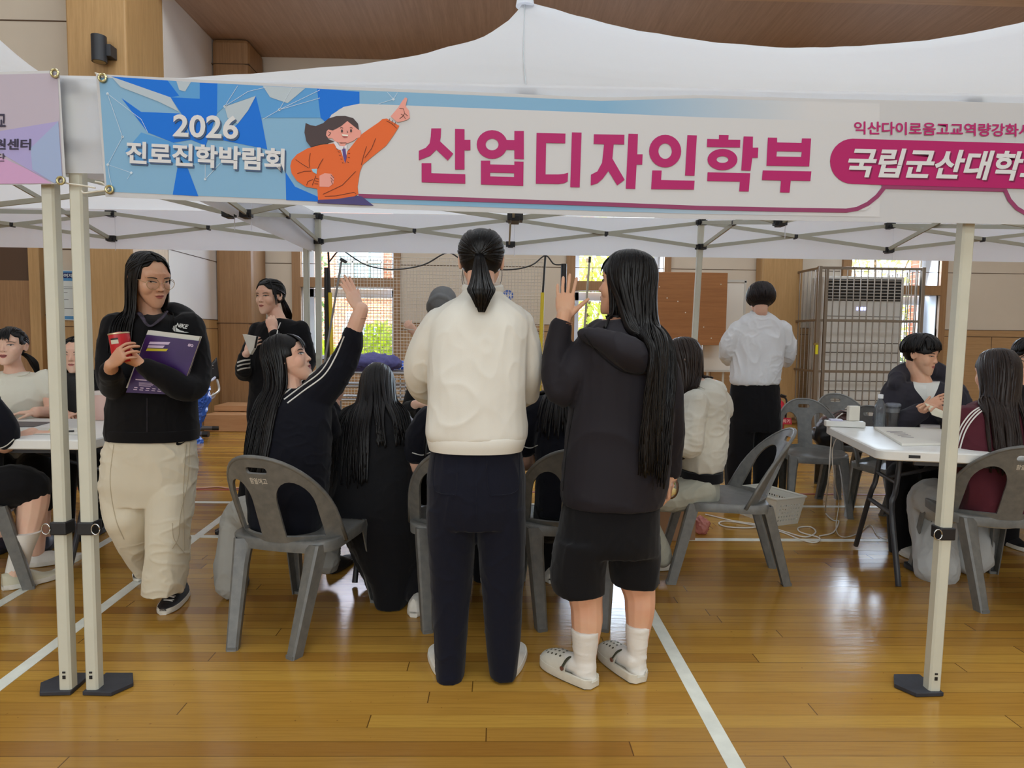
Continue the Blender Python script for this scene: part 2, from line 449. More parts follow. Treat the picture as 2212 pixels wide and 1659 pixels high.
# pilaster between the middle and right windows, rounded column in the left corner
def pilaster(n, x0, x1, y0, h, m_, label, rad=0.03):
    q = MB(); q.span((x0, y0, 0), (x1, YW, h))
    o = q.build('trim_%d' % n, m_, smooth=False, bevel=rad); struct(o, label); return o
pilaster(8, P(1645, 600, YW - .25).x, P(1735, 600, YW - .25).x, YW - 0.25, 5.2, M_oak, 'wood pilaster on the back wall')
pilaster(9, -4.0, -3.50, 7.15, 5.2, M_oak_d, 'wood column in the left corner', 0.06)
m = MB(); m.span((-4.005, 7.145, 1.375), (-3.495, YW, 1.383)); m.span((-4.005, 7.145, 4.86), (-3.495, YW, 4.868))
struct(m.build('trim_10', M_groove, smooth=False), 'joint lines in the corner column')
# side wall returning toward the camera on the left, then the near left wall
m = MB(); m.span((-4.3, 5.85, DADO), (-4.0, 8.17, 5.25), 0); m.span((-4.3, 5.85, 0), (-3.99, 8.17, DADO), 1); m.span((-4.3, 5.6, 0), (-4.02, 5.9, 5.25), 0)
struct(m.build('wall_left', [M_white_wall, M_oak], smooth=False), 'pale side wall of the window bay')
m = MB()
for z in (2.22, 3.9): m.span((-4.0, 5.85, z - .004), (-3.996, 7.2, z + .004))
for z in (DADO - .12, DADO): m.span((-3.99, 5.85, z - .004), (-3.986, 7.2, z + .004))
m.span((-3.99, 6.4, 0), (-3.986, 6.406, DADO - .12))
struct(m.build('trim_11', M_groove, smooth=False), 'joint lines on the side wall')
m = MB(); m.span((-4.62, 5.05, 0), (-4.0, 5.85, 7.5)); struct(m.build('trim_12', M_oak, smooth=False, bevel=0.02), 'broad wood column at the left of the hall')
XD = PX(0, 0, -4.9).x
m = MB(); m.span((-12, 5.5, DADO), (-4.6, 5.8, 7.5), 0); m.span((-12, 5.48, 0), (-4.6, 5.8, DADO), 1)
struct(m.build('wall_front', [M_beige, M_oak], smooth=False), 'beige wall left of the wood column')
m = MB(); zz = P(80, 45, 5.5).z
for z in (zz, 2.16): m.span((-12, 5.494, z - .006), (-4.62, 5.501, z + .006))
m.span((-12, 5.47, DADO - .006), (-4.62, 5.481, DADO + .006))
x0 = P(103, 715, 5.48).x; m.span((x0, 5.472, 1.29), (-4.62, 5.481, 1.297)); m.span((x0, 5.472, 0.1), (x0 + .006, 5.481, 1.29))
struct(m.build('trim_13', M_groove, smooth=False), 'joint lines on the left wall')
# wooden door with a darker brown panel over the leaf at the far left
xa, xb = P(68, 640, 5.44).x, P(92, 640, 5.44).x
m = MB(); m.span((xa, 5.40, 0), (xb, 5.5, 2.5)); m.span((xa - 1.3, 5.40, 2.42), (xa, 5.5, 2.5)); m.span((xa - 1.38, 5.40, 0), (xa - 1.3, 5.5, 2.5))
dr = struct(m.build('door_1', M_oak, smooth=False, bevel=0.006), 'wood door at the far left')
m = MB(); m.span((xa - 1.3, 5.45, 0.01), (xa, 5.49, 1.80)); m.build('door_leaf', M_oak_d, dr, smooth=False)
m = MB(); m.span((xa - 1.3, 5.455, 1.80), (xa, 5.485, 2.42)); m.build('upper_panel', mat('dark_brown_panel', (78, 54, 36), 0.4), dr, smooth=False)
# ceilings
m = MB(); m.span((-12, 7.06, 5.2), (12, YW + .4, 5.35)); m.span((-4.3, 5.85, 5.2), (12, 7.06, 5.35))
struct(m.build('ceiling', M_ceilwood, smooth=False), 'wood plank soffit over the windows')
yf = 5.85
m = MB(); m.span((-4.0, yf - .25, 5.2), (12, yf, 7.5)); struct(m.build('trim_14', wood('fascia', (168, 132, 98), (190, 154, 120), 'X', 0.5), smooth=False), 'pale wood fascia above the soffit')
M_plain = mat('hall_white', (206, 202, 196), 0.8)
m = MB(); m.span((-12, -14, 7.5), (12, YW + .4, 7.65)); struct(m.build('ceiling_2', M_plain, smooth=False), 'white hall ceiling')
m = MB(); m.span((12, -14, 0), (12.2, YW + .4, 7.6)); struct(m.build('wall_right', M_plain, smooth=False), 'white right wall')
m = MB(); m.span((-12.2, -14, 0), (-12, 5.8, 7.6)); struct(m.build('wall_far_left', M_plain, smooth=False), 'white left wall')
m = MB(); m.span((-12.2, -14.2, 0), (12.2, -14, 7.6)); struct(m.build('wall_rear', M_plain, smooth=False), 'wall behind the camera')
m = MB(); m.span((-3.5, YW - 0.03, 0), (WINS[0][0] - .13, YW, 0.1)); m.span((WINS[0][1] + .1, YW - 0.03, 0), (XR, YW, 0.1)); struct(m.build('baseboard_back', M_oak_d, smooth=False), 'wood baseboard')
# ---------------------------------------------------------------- outside the windows
m = MB(); m.span((-40, YW + .45, -0.5), (40, 60, -0.35)); struct(m.build('ground_outside', mat('lawn', (120, 140, 60), 0.9, var=0.3, vscale=3), smooth=False), 'grass outside')
def brick_mat():
    t = NT('brick_wall'); b = t.new('ShaderNodeTexBrick'); t.link(t.mapping(t.coord(), (1, 1, 1), rot=(pi / 2, 0, 0)), b.inputs['Vector'])
    b.inputs['Color1'].default_value = (*lin((186, 104, 84)), 1); b.inputs['Color2'].default_value = (*lin((206, 126, 100)), 1); b.inputs['Mortar'].default_value = (*lin((214, 196, 184)), 1)
    b.inputs['Scale'].default_value = 3.0; b.inputs['Mortar Size'].default_value = 0.02; t.link(b.outputs['Color'], t.b.inputs['Base Color']); t.set(Roughness=0.9); return t.m
M_brick = brick_mat()
bl = thing('brick_building', 'red brick building with large windows seen through the left window', 'building', (-3.5, 22, -0.4))
m = MB(); m.span((-9.5, 20, -0.4), (3.0, 28, 9)); m.build('wall', M_brick, bl, smooth=False)
for (x0, x1, z0, z1) in ((-5.35, -3.9, 2.6, 4.6), (-2.95, -2.4, 2.5, 3.9), (-5.2, -4.0, .3, 1.5)):
    f = MB(); f.span((x0, 19.9, z0), (x1, 20.02, z1)); fo = f.build('window', mat('far_glass', (150, 176, 200), 0.15, spec=0.7), bl, smooth=False)
    g = MB()
    for k in range(4): xx = x0 + (x1 - x0) * k / 3; g.span((xx - .03, 19.86, z0), (xx + .03, 19.93, z1))
    for zz in (z0, (z0 + z1) / 2, z1): g.span((x0, 19.86, zz - .03), (x1, 19.93, zz + .03))
    obj('frame', g.mesh('frame', False), M_pvc, fo)
wing = MB(); wing.span((7.2, 9.2, -0.4), (9.5, 9.6, 7)); tag(wing.build('brick_wing', M_brick, smooth=False), 'brick wing of the school just outside the right window', 'building')
M_leaf = [mat('leaf_%d' % i, c, 0.6, translucent=0.35, var=0.25, vscale=9) for i, c in enumerate([(176, 196, 40), (120, 160, 44), (196, 206, 90), (96, 132, 62)])]
M_bark = mat('bark', (96, 76, 60), 0.9, var=0.3, vscale=20)
def shrub(name, label, cat, base, r, h, n, mi, trunk, seed, leaf=0.09, tw=9):
    rnd = random.Random(seed); base = V(base); root = thing(name, label, cat, base, 0, 'greenery outside the windows')
    q = MB()
    for _ in range(n):
        while True:
            p = V((rnd.uniform(-1, 1), rnd.uniform(-1, 1), rnd.uniform(-1, 1)))
            if 0.35 < p.length < 1: break
        c = base + V((p.x * r, p.y * r, trunk + (p.z * .5 + .5) * h)); a = V((rnd.gauss(0, 1), rnd.gauss(0, 1), rnd.gauss(0, 1))).normalized(); b = a.orthogonal().normalized(); s = leaf * rnd.uniform(.6, 1.3)
        q.add([c - a * s, c + b * s * .5, c + a * s, c - b * s * .5], [(0, 1, 2, 3)], 0)
    q.build('foliage', M_leaf[mi], root, smooth=False)
    w = MB(); w.tube([base, base + V((.05, 0, trunk + h * .3)), base + V((0, .05, trunk + h * .8))], [.07, .05, .02], 7)
    for k in range(tw):
        a = rnd.uniform(0, 2 * pi); z = trunk * .6 + rnd.uniform(0, h * .4); w.tube([base + V((0, 0, z)), base + V((cos(a) * r * .5, sin(a) * r * .3, z + h * .25)), base + V((cos(a) * r * .8, sin(a) * r * .6, z + h * .5))], [.03, .02, .008], 5)
    w.build('stem', M_bark, root)
shrub('hedge_bush', 'yellow-green bush low in the left window, nearer its right side', 'bush', (-2.3, 10.6, -.4), 0.9, 1.7, 1500, 0, .2, 1)
shrub('hedge_bush', 'yellow-green bush low in the left window, nearer its left side', 'bush', (-4.0, 11.6, -.4), 0.9, 1.35, 1300, 0, .2, 2)
shrub('garden_tree', 'pale leafy tree filling the left part of the middle window', 'tree', (1.7, 11.6, -.4), 1.5, 3.6, 2600, 2, .6, 3)
shrub('garden_tree', 'leafy tree standing behind the middle window on its right', 'tree', (4.7, 14.2, -.4), 1.3, 3.8, 2200, 0, .6, 4)
shrub('garden_tree', 'pale tree with bare twigs behind the right window', 'tree', (8.7, 13.4, -.4), 1.4, 3.9, 1100, 2, .8, 5, tw=22)
shrub('hedge_bush', 'dark green bush low behind the right window', 'bush', (7.4, 10.9, -.4), 0.5, 2.0, 900, 3, .1, 6)
shrub('garden_tree', 'blue-green tree in front of the brick building', 'tree', (-5.3, 15.0, -.4), 0.9, 3.6, 1200, 3, .8, 8)
m = MB(); m.span((-3.45, 12.6, -.4), (-3.15, 12.9, 1.75)); tag(m.build('stone_post', mat('grey_stone', (176, 184, 198), 0.8, var=.1), smooth=False, bevel=.03), 'grey stone post among the bushes outside', 'post')
# ================================================================ THE MARQUEES
M_canvas = mat('tent_canvas', (242, 245, 252), 0.7, translucent=0.58, bump=0.12, bscale=9, bdist=0.02, stretch=(1, 2.5, 1))
M_alu = mat('tent_leg_paint', (206, 205, 190), 0.4, var=0.03, vscale=12)
M_bar = mat('tent_bar_paint', (176, 176, 162), 0.42)
M_blk = mat('black_nylon', (26, 26, 30), 0.45)
M_steel = mat('bright_steel', (196, 196, 196), 0.25, metal=1.0)
M_foot = mat('foot_plate', (46, 48, 56), 0.55, var=0.2, vscale=30)
HB, EAVE, PEAK = 1.46, 2.05, 3.03
def EV(y): return EAVE + 0.11 * max(0.0, min(1.0, y / 2.92))      # the frame stands a little higher at the back
def ZU(y): return EV(y) - 0.035
def ZL(y): return EV(y) - 0.22
def prof(t):
    xs = [0, .15, .3, .5, .7, .85, .95, 1.0]; ys = [0, .10, .215, .37, .545, .71, .87, 1.0]
    return float(np.interp(t, xs, ys))
def canopy_h(u, v, bays):
    """height over the eave; u measured from the first bay centre, v from the middle line"""
    ry = abs(v) / HB; L = 2 * HB * (bays - 1)
    if u < 0: r = max(ry, -u / HB); dip = 0
    elif u > L: r = max(ry, (u - L) / HB); dip = 0
    else:
        k = (u % (2 * HB)) / (2 * HB); e = abs(2 * k - 1)      # 1 under a peak, 0 between peaks
        dip = 0.23 * (1 - e ** 2.0) if 0 < u < L else 0; r = ry
    t = max(0.0, 1 - r)
    h = (PEAK - EAVE) * prof(t) * (1 - dip)
    rx = abs(((u + HB) % (2 * HB)) - HB) / HB
    if 0.02 < r < 0.98: h -= 0.035 * sin(pi * t) * (1 - abs(rx - ry)) 
    return h
def tent(name, label, xc, bays):
    root = thing(name, label, 'canopy tent', (xc, HB, 0), 0, 'white pop-up tents')
    x0, x1 = xc - HB, xc + HB + 2 * HB * (bays - 1)
    nx, ny = 72 * bays, 64; m = MB(); vs = []
    for i in range(nx + 1):
        for j in range(ny + 1):
            x = x0 + (x1 - x0) * i / nx; y = 2 * HB * j / ny
            o = 0.025
            xx = x + (-o if i == 0 else o if i == nx else 0); yy = y + (-o if j == 0 else o if j == ny else 0)
            w = 0.0
            if 0 < i < nx and 0 < j < ny: w = 0.006 * noise.noise(V((x * 2.3, y * 5.0, 3.3))) + 0.004 * noise.noise(V((x * 9, y * 3, 1)))
            hh_ = canopy_h(x - xc, y - HB, bays); xx += .04 * max(0, hh_) / (PEAK - EAVE)
            vs.append(V((xx, yy, EV(y) + canopy_h(x - xc, y - HB, bays) * (1 - .11 * y / 2.92 / (PEAK - EAVE)) + w)))
    m.add(vs, [(i * (ny + 1) + j, (i + 1) * (ny + 1) + j, (i + 1) * (ny + 1) + j + 1, i * (ny + 1) + j + 1) for i in range(nx) for j in range(ny)])
    m.build('canopy', M_canvas, root, angle=None)
    # seams run from each peak to the middle of the eave
    for b in range(bays):
        s = MB(); cx = xc + 2 * HB * b; pts = [V((cx + .04 * canopy_h(cx - xc, -HB * k / 18, bays) / (PEAK - EAVE), HB - HB * k / 18 * 1.0, EV(HB - HB * k / 18) + canopy_h(cx - xc, -HB * k / 18, bays) * (1 - .11 * (HB - HB * k / 18) / 2.92 / (PEAK - EAVE)) + .004)) for k in range(19)]
        s.tube(pts, .0022, 6); s.build('seam', mat('seam_tape', (176, 182, 188), 0.7), root)
        s = MB(); s.lathe([(.05, 0), (.045, .03), (.02, .05), (.005, .055)], (cx + .04, HB, PEAK - .03), 16); s.build('peak_cap', M_canvas, root)
    # valance all round
    def val(name, pts, zb):
        q = MB(); N = len(pts) - 1; rs = []
        for k, (x, y) in enumerate(pts):
            col = []
            for l in range(9):
                f = l / 8; z = EV(y) - (EV(y) - zb[k]) * f
                wv = 0.010 * noise.noise(V((x * 2.6, y * 2.6, f * 1.2 + 5))) * (0.3 + f)
                col.append(V((x + (wv if abs(pts[0][0] - pts[-1][0]) < .1 else 0), y + (wv if abs(pts[0][1] - pts[-1][1]) < .1 else 0), z)))
            rs.append(col)
        q.rings(rs, False, 0, closed=False); q.build(name, M_canvas, root, angle=None)
    o = 0.03; N = 40 * bays
    zf, zbk = 1.745, 1.865
    val('front_valance', [(x0 - o + (x1 - x0 + 2 * o) * k / N, -o) for k in range(N + 1)], [zf] * (N + 1))
    val('back_valance', [(x0 - o + (x1 - x0 + 2 * o) * k / N, 2 * HB + o) for k in range(N + 1)], [zbk] * (N + 1))
    for xx in (x0 - o, x1 + o):
        val('side_valance', [(xx, -o + (2 * HB + 2 * o) * k / 40) for k in range(41)], [zf + (zbk - zf) * min(1, k / 12) for k in range(41)])
    # legs with foot plates and black bands
    for b in range(bays + 1):
        for y in (0.0, 2 * HB):
            x = x0 + 2 * HB * b; s = 0.021; mid_ = b == 1 and bays > 1; lt_, lb_ = (.032, 0) if mid_ and y == 0 else (0, -.06) if mid_ else (0, 0)
            q = MB(); c = 0.006
            sec = [(-s, -s + c), (-s, s - c), (-s + c, s), (s - c, s), (s, s - c), (s, -s + c), (s - c, -s), (-s + c, -s)]
            q.rings([[V((x + a + lb_ + (lt_ - lb_) * z / EV(y), y + d, z)) for a, d in sec] for z in (0.012, 1.0, EV(y) - .005)])
            lg = q.build('leg', M_alu, root, angle=30)
            h = MB()
            for hz in (.055, .075): h.span((x - .005, y - s - .002, hz), (x + .005, y - s + .003, hz + (.012 if hz < .06 else .006)))
            obj('bolt_hole', h.mesh('bolt_hole', False), M_blk, lg)
            q = MB(); sgn = 1 if b == 0 else -1
            if y == 0: q.prism([(-.025 * sgn, -.03), (.075 * sgn, -.035), (.115 * sgn, .03), (.075 * sgn, .10), (-.02 * sgn, .10)][::sgn], V((1, 0, 0)), V((0, 1, 0)), V((0, 0, 1)), (x, y, 0.002), .014)
            else: q.span((x + lb_ - .05, y - .05, 0.0), (x + lb_ + .05, y + .05, .012))
            q.build('foot_plate', M_foot, root, smooth=False, bevel=.002)
            if y == 0:
                zb = P(185, 1138, 0).z; x += lt_ * zb / EV(y); q = MB(); q.span((x - .027, y - .028, zb - .022), (x + .027, y + .026, zb + .022)); bd = q.build('leg_band', M_blk, root, smooth=False, bevel=.004)
                r = MB(); cc = V((x - .037 * sgn * (1 if b == 0 else -1) if b else x + .037, y - .03, zb)); r.tube([cc + V((.014 * cos(a), 0, .018 * sin(a))) for a in [2 * pi * k / 14 for k in range(15)]], .0022, 6); obj('ring', r.mesh('ring'), M_steel, bd)
            for zz in (ZU(y), ZL(y)):
                q = MB(); q.span((x - .027, y - .026, zz - .022), (x + .027, y + .026, zz + .022)); q.box((x, y, zz), (.085, .03, .036)); q.box((x, y + (.024 if y == 0 else -.024), zz), (.03, .075, .036)); q.build('corner_joint', M_blk, root, smooth=False, bevel=.003)
    # scissor trusses
    def bar(a, b, t=.015):
        a = V(a); b = V(b); d = (b - a).normalized(); sd = d.cross(V((0, 0, 1))).normalized(); q = MB(); n = sd.cross(d)
        q.box((a + b) / 2, (1, 1, 1), Matrix((d * (b - a).length, sd * .012, n * t * 1.75)).transposed()); q.build('truss_bar', M_bar, root, smooth=False)
    def node(p, s=(.07, .04, .04)):
        q = MB(); q.box(p, s); q.box(V(p) + V((0, 0, -.012)), (s[0] * .55, s[1] * 1.5, s[2] * .7)); q.build('truss_joint', M_blk, root, smooth=False, bevel=.003)
    def side(a, b):
        a = V((*a, 0)); b = V((*b, 0)); c = (a + b) / 2; off = (b - a).normalized().cross(V((0, 0, 1))) * .008
        for p, q_ in ((a, c), (c, b)):
            bar(p + V((0, 0, ZU(p.y))) + off, q_ + V((0, 0, ZL(q_.y))) + off); bar(p + V((0, 0, ZL(p.y))) - off, q_ + V((0, 0, ZU(q_.y))) - off)
            node((p + q_) / 2 + V((0, 0, (ZU((p.y + q_.y) / 2) + ZL((p.y + q_.y) / 2)) / 2)), (.03, .03, .026))
        node(c + V((0, 0, ZU(c.y)))); node(c + V((0, 0, ZL(c.y))))
        st = MB(); st.tube([c + V((.03, 0, ZU(c.y))), c + V((.03, -.002, ZL(c.y) - .09))], .002, 5); st.build('strap', M_canvas, root)
        return c
    mids = []
    for b in range(bays):
        xa, xb = x0 + 2 * HB * b, x0 + 2 * HB * (b + 1)
        f = side((xa, 0), (xb, 0)); k = side((xa, 2 * HB), (xb, 2 * HB)); l = side((xa, 0), (xa, 2 * HB)); mids.append((f, k, l))
    side((x1, 0), (x1, 2 * HB))
    for b in range(bays):
        cx = xc + 2 * HB * b; hub = V((cx, HB, 1.885))
        q = MB(); q.tube([V((cx, HB, 1.86)), V((cx + .035, HB, PEAK - .03))], .015, 10); q.build('mast', M_bar, root)
        node(hub, (.085, .085, .04)); node(hub + V((0, 0, .32)), (.07, .07, .04))
        ends = [V((cx - HB, HB, 0)), V((cx + HB, HB, 0)), V((cx, 0, 0)), V((cx, 2 * HB, 0))]
        for e in ends:
            d = (e - V((cx, HB, 0))).normalized() * .04; o_ = d.cross(V((0, 0, 1))) * .25
            bar(hub + d + o_, e + V((0, 0, ZU(e.y))) + o_); bar(hub + d + V((0, 0, .32)) - o_, e + V((0, 0, ZL(e.y))) - o_)
    return root
XL2 = -1.55
tent('canopy_tent', 'white pop-up tent in the centre carrying the long blue and magenta banner', 0.0, 2)
tent('canopy_tent', 'neighbouring white pop-up tent at the left edge with the lavender banner', XL2 - HB, 1)
# ---------------------------------------------------------------- banners
class Flat:
    """artwork printed on a banner that hangs in an upright plane; coordinates measured on the photo"""
    def __init__(s, Y, sc=1.0, off=(0, 0)): s.Y = Y; s.sc = sc; s.off = off
    def at(s, x, y, l=0): return P(s.off[0] + x * s.sc, s.off[1] + y * s.sc, s.Y - 0.0007 * l)
    def poly(s, pts, l):
        from mathutils.geometry import tessellate_polygon
        polys = pts if isinstance(pts[0][0], (list, tuple)) else [pts]
        tri = tessellate_polygon([[V((p[0], p[1], 0)) for p in q] for q in polys])
        return [s.at(p[0], p[1], l) for q in polys for p in q], [tuple(t) for t in tri]
    def draw(s, name, polys, l, m_, parent, label=None):
        q = MB()
        for p in polys: q.add(*s.poly(p, l))
        return q.build(name, m_, parent, smooth=False, label=label)
    def stroke(s, pts, w):
        """polyline as a polygon of constant width"""
        a = []; b = []
        for i, p in enumerate(pts):
            p0 = pts[max(0, i - 1)]; p1 = pts[min(len(pts) - 1, i + 1)]; dx, dy = p1[0] - p0[0], p1[1] - p0[1]; L = sqrt(dx * dx + dy * dy) or 1
            a.append((p[0] - dy / L * w / 2, p[1] + dx / L * w / 2)); b.append((p[0] + dy / L * w / 2, p[1] - dx / L * w / 2))
        return a + b[::-1]
def ringp(c, r, ri, n=28):
    return [[(c[0] + r[0] * cos(2 * pi * k / n), c[1] + r[1] * sin(2 * pi * k / n)) for k in range(n)], [(c[0] + ri[0] * cos(2 * pi * k / n), c[1] + ri[1] * sin(2 * pi * k / n)) for k in range(n)]]
def disc(c, rx, ry=None, n=20):
    ry = ry or rx; return [(c[0] + rx * cos(2 * pi * k / n), c[1] + ry * sin(2 * pi * k / n)) for k in range(n)]
def text_mesh(body, weight=0.0, shear=0.0, space=1.0):
    c = bpy.data.curves.new('lettering', 'FONT'); c.body = body; c.offset = weight; c.resolution_u = 4; c.fill_mode = 'BOTH'; c.shear = shear; c.space_character = space
    o = bpy.data.objects.new('lettering', c); COL.objects.link(o); bpy.context.view_layer.update()
    me = bpy.data.meshes.new_from_object(o.evaluated_get(bpy.context.evaluated_depsgraph_get())); bpy.data.objects.remove(o)
    vs = [V(v.co) for v in me.vertices]; fs = [tuple(p.vertices) for p in me.polygons]
    return vs, fs
def text_on(q, body, fn, weight=0.0, shear=0.0, space=1.0):
    """lettering laid on a surface: fn(u,v) maps 0..1 x 0..1 (v up) of the text box to 3D"""
    vs, fs = text_mesh(body, weight, shear, space)
    xs = [v.x for v in vs]; ys = [v.y for v in vs]; x0, x1, y0, y1 = min(xs), max(xs), min(ys), max(ys)
    q.add([fn((v.x - x0) / (x1 - x0), (v.y - y0) / (y1 - y0)) for v in vs], fs)
def quad_fn(tl, tr, br, bl, to3d):
    def f(u, v):
        a = (tl[0] + (tr[0] - tl[0]) * u, tl[1] + (tr[1] - tl[1]) * u); b = (bl[0] + (br[0] - bl[0]) * u, bl[1] + (br[1] - bl[1]) * u)
        return to3d(b[0] + (a[0] - b[0]) * v, b[1] + (a[1] - b[1]) * v)
    return f
def ink(name, rgb): return mat('ink_' + name, rgb, 0.55, spec=0.3)
YBN = -0.055
F0 = Flat(YBN)
ban = thing('banner', 'long printed banner with a blue left end and magenta lettering across the tent front', 'banner', (0, YBN, 1.6))
top = [(207, 160), (420, 171), (600, 181), (916, 194), (1300, 211), (1512, 205), (1800, 214), (2060, 219), (2400, 228), (2900, 242)]
bot = [(228, 425), (475, 436), (600, 441), (885, 453), (1300, 467), (1512, 473), (1800, 478), (2060, 482), (2400, 489), (2900, 500)]
def edge(e, x): return float(np.interp(x, [p[0] for p in e], [p[1] for p in e]))
xs = list(range(0, 49)); sheet = MB(); cols = []
for i in xs:
    f = i / 48; xt = 207 + (2900 - 207) * f; xb = 228 + (2900 - 228) * f
    cols.append([F0.at(xt + (xb - xt) * k / 6, edge(top, xt) * (1 - k / 6) + edge(bot, xb) * k / 6, 0) for k in range(7)])
sheet.rings(cols, False, closed=False)
back = MB(); back.rings([[p + V((0, .0015, 0)) for p in c] for c in cols], False, closed=False)
M_ban = mat('banner_cloth', (208, 209, 213), 0.55, translucent=0.12)
sheet.v += back.v; o_ = len(back.v); sheet.f += [tuple(i + o_ for i in f) for f in back.f]; sheet.m += back.m
sheet.build('cloth', M_ban, ban, angle=None)
# blue printed field that pales to white toward the right
t = NT('banner_blue'); px_ = t.sep(t.coord())[0]
f = t.math('MULTIPLY', t.math('SUBTRACT', px_, 0.25), 1.5); f = t.math('MINIMUM', t.math('MAXIMUM', f, 0.0), 1.0)
t.base(t.mix(f, lin((126, 174, 210)), lin((207, 208, 212)))); t.set(Roughness=0.55); M_bblue = t.m
tp = [(x, edge(top, x) + 7) for x in (214, 420, 600, 916, 1300, 1512, 1800, 1900)]; bt = [(x, edge(bot, x) - 11) for x in (1900, 1800, 1512, 1300, 885, 600, 475, 231)]
F0.draw('blue_field', [tp + bt], 1, M_bblue, ban)
FB = Flat(YBN, .31646, (210, 150))
I_deep, I_mid, I_pale = ink('deep_blue', (0, 112, 220)), ink('mid_blue', (66, 150, 222)), ink('cream_blue', (182, 196, 207))
for p_ in [[(95, 48), (480, 75), (560, 180), (500, 190)], [(700, 90), (820, 95), (818, 300), (740, 520), (640, 480), (600, 340), (500, 190), (700, 200)], [(165, 195), (300, 290), (560, 300), (640, 480), (520, 500), (345, 430)], [(1083, 180), (1030, 280), (960, 370), (840, 480), (1160, 545), (1120, 330)], [(560, 600), (515, 855), (690, 865), (620, 680)], [(1500, 130), (1790, 152), (1790, 235), (1650, 270), (1570, 370), (1525, 330)], [(1285, 700), (1350, 800), (1510, 870), (1510, 902), (1290, 892)]]: FB.draw('blue_facet', [p_], 2, I_deep, ban)
for p_ in [[(480, 75), (700, 90), (700, 200), (500, 190), (560, 180)], [(300, 430), (520, 500), (700, 540), (690, 640), (240, 640), (190, 560)], [(820, 95), (1500, 130), (1525, 330), (1120, 330), (1083, 180), (870, 250), (818, 300)]]: FB.draw('mid_facet', [p_], 2, ink('soft_blue', (88, 156, 216)), ban)
for p_ in [[(95, 48), (500, 190), (560, 290), (420, 220), (160, 120)], [(1083, 180), (1030, 280), (960, 370), (890, 330), (870, 255)], [(1130, 112), (1420, 128), (1300, 230), (1180, 190)], [(540, 80), (640, 85), (600, 150), (560, 140)]]: FB.draw('pale_facet', [p_], 3, I_pale, ban)
nd = [(70, 165), (172, 460), (72, 650), (232, 705), (870, 252), (1243, 275), (737, 748), (2022, 203)]
ln = [[nd[0], nd[1], nd[2], nd[3], (205, 748)], [nd[2], (85, 740), (110, 830)], [nd[0], (300, 340), (345, 430)], [nd[4], (960, 110)], [nd[4], (1030, 150), (1150, 122)], [nd[5], (1330, 122)], [nd[5], (1520, 140)], [nd[5], (1520, 195)], [nd[5], (1130, 340)], [nd[6], (737, 640)], [nd[6], (840, 640)], [nd[7], (1980, 155)], [nd[7], (2050, 158)], [nd[7], (1915, 237)]]
FB.draw('network_lines', [FB.stroke(l, 3.0) for l in ln] + [disc(n, 9) for n in nd], 4, ink('pale_line', (206, 222, 236)), ban)
F0.draw('white_panel', [[(704, 267), (716, 248), (742, 231), (776, 224), (910, 229), (1300, 244), (1512, 253), (1880, 264), (1880, 447), (1868, 455), (1828, 456), (1512, 449), (1300, 442), (774, 424), (720, 400)]], 3, ink('panel_white', (207, 208, 212)), ban)
F0.draw('magenta_line', [F0.stroke([(774, 423), (1300, 441), (1512, 449), (1700, 453), (1828, 455), (1852, 451), (1875, 440), (1895, 424), (1911, 404)], 9), F0.stroke([(1905, 403), (2172, 410)], 9), F0.stroke([(2170, 408), (2181, 432), (2197, 450), (2225, 466), (2300, 475), (2900, 488)], 9)], 4, ink('plum', (146, 62, 104)), ban)
cap = [(1842 + 49 * cos(a), 348.5 + 49 * sin(a)) for a in [pi / 2 + pi * k / 14 for k in range(15)]]
capr = [(2330 + 49 * cos(a), 362 + 49 * sin(a)) for a in [-pi / 2 + pi * k / 14 for k in range(15)]]
F0.draw('magenta_pill', [cap + capr], 5, ink('magenta', (176, 28, 102)), ban)
# the girl printed on the banner
FG = Flat(YBN, .31646, (600, 150))
I_skin, I_or, I_brown = ink('print_skin', (232, 160, 148)), ink('print_orange', (226, 104, 44)), ink('print_brown', (74, 60, 62))
hairp = [(190, 365), (225, 381), (260, 386), (310, 366), (345, 335), (400, 318), (460, 317), (515, 332), (548, 370), (556, 425), (530, 402), (475, 352), (430, 388), (375, 416), (345, 412), (330, 440), (345, 475), (385, 492), (330, 506), (270, 516), (225, 530), (195, 490), (182, 430)]
face = [(345, 410), (333, 422), (330, 450), (345, 470), (370, 468), (390, 490), (430, 505), (480, 503), (520, 485), (540, 468), (560, 465), (570, 440), (565, 415), (550, 412), (530, 396), (475, 352), (430, 390), (375, 417)]
swe = [(85, 660), (95, 620), (130, 580), (200, 540), (290, 515), (380, 505), (430, 550), (460, 642), (475, 560), (560, 452), (600, 422), (690, 360), (715, 338), (745, 335), (830, 385), (815, 410), (790, 450), (740, 520), (640, 600), (580, 650), (560, 700), (545, 800), (550, 850), (520, 870), (400, 885), (275, 890), (270, 815), (190, 800), (130, 760), (95, 710)]
girl = FG.draw('printed_girl', [swe], 6, I_or, ban, 'orange sweater of the girl printed on the banner')
FG.draw('printed_hair', [hairp], 6, I_brown, ban)
FG.draw('printed_skin', [face], 7, I_skin, ban)
for p_ in [[(770, 320), (820, 262), (850, 215), (870, 190), (885, 198), (872, 250), (895, 280), (902, 330), (880, 345), (835, 358), (815, 360)], [(285, 725), (320, 708), (365, 712), (385, 740), (380, 780), (350, 802), (285, 800)], [(415, 500), (470, 500), (455, 530), (430, 530)]]: FG.draw('printed_hand', [p_], 7, I_skin, ban)
FG.draw('printed_collar', [[(380, 495), (405, 545), (440, 553), (452, 525), (420, 522), (395, 490)], [(452, 525), (470, 515), (472, 545), (462, 550)], [(430, 550), (475, 548), (460, 642)]], 8, ink('print_white', (226, 222, 232)), ban)
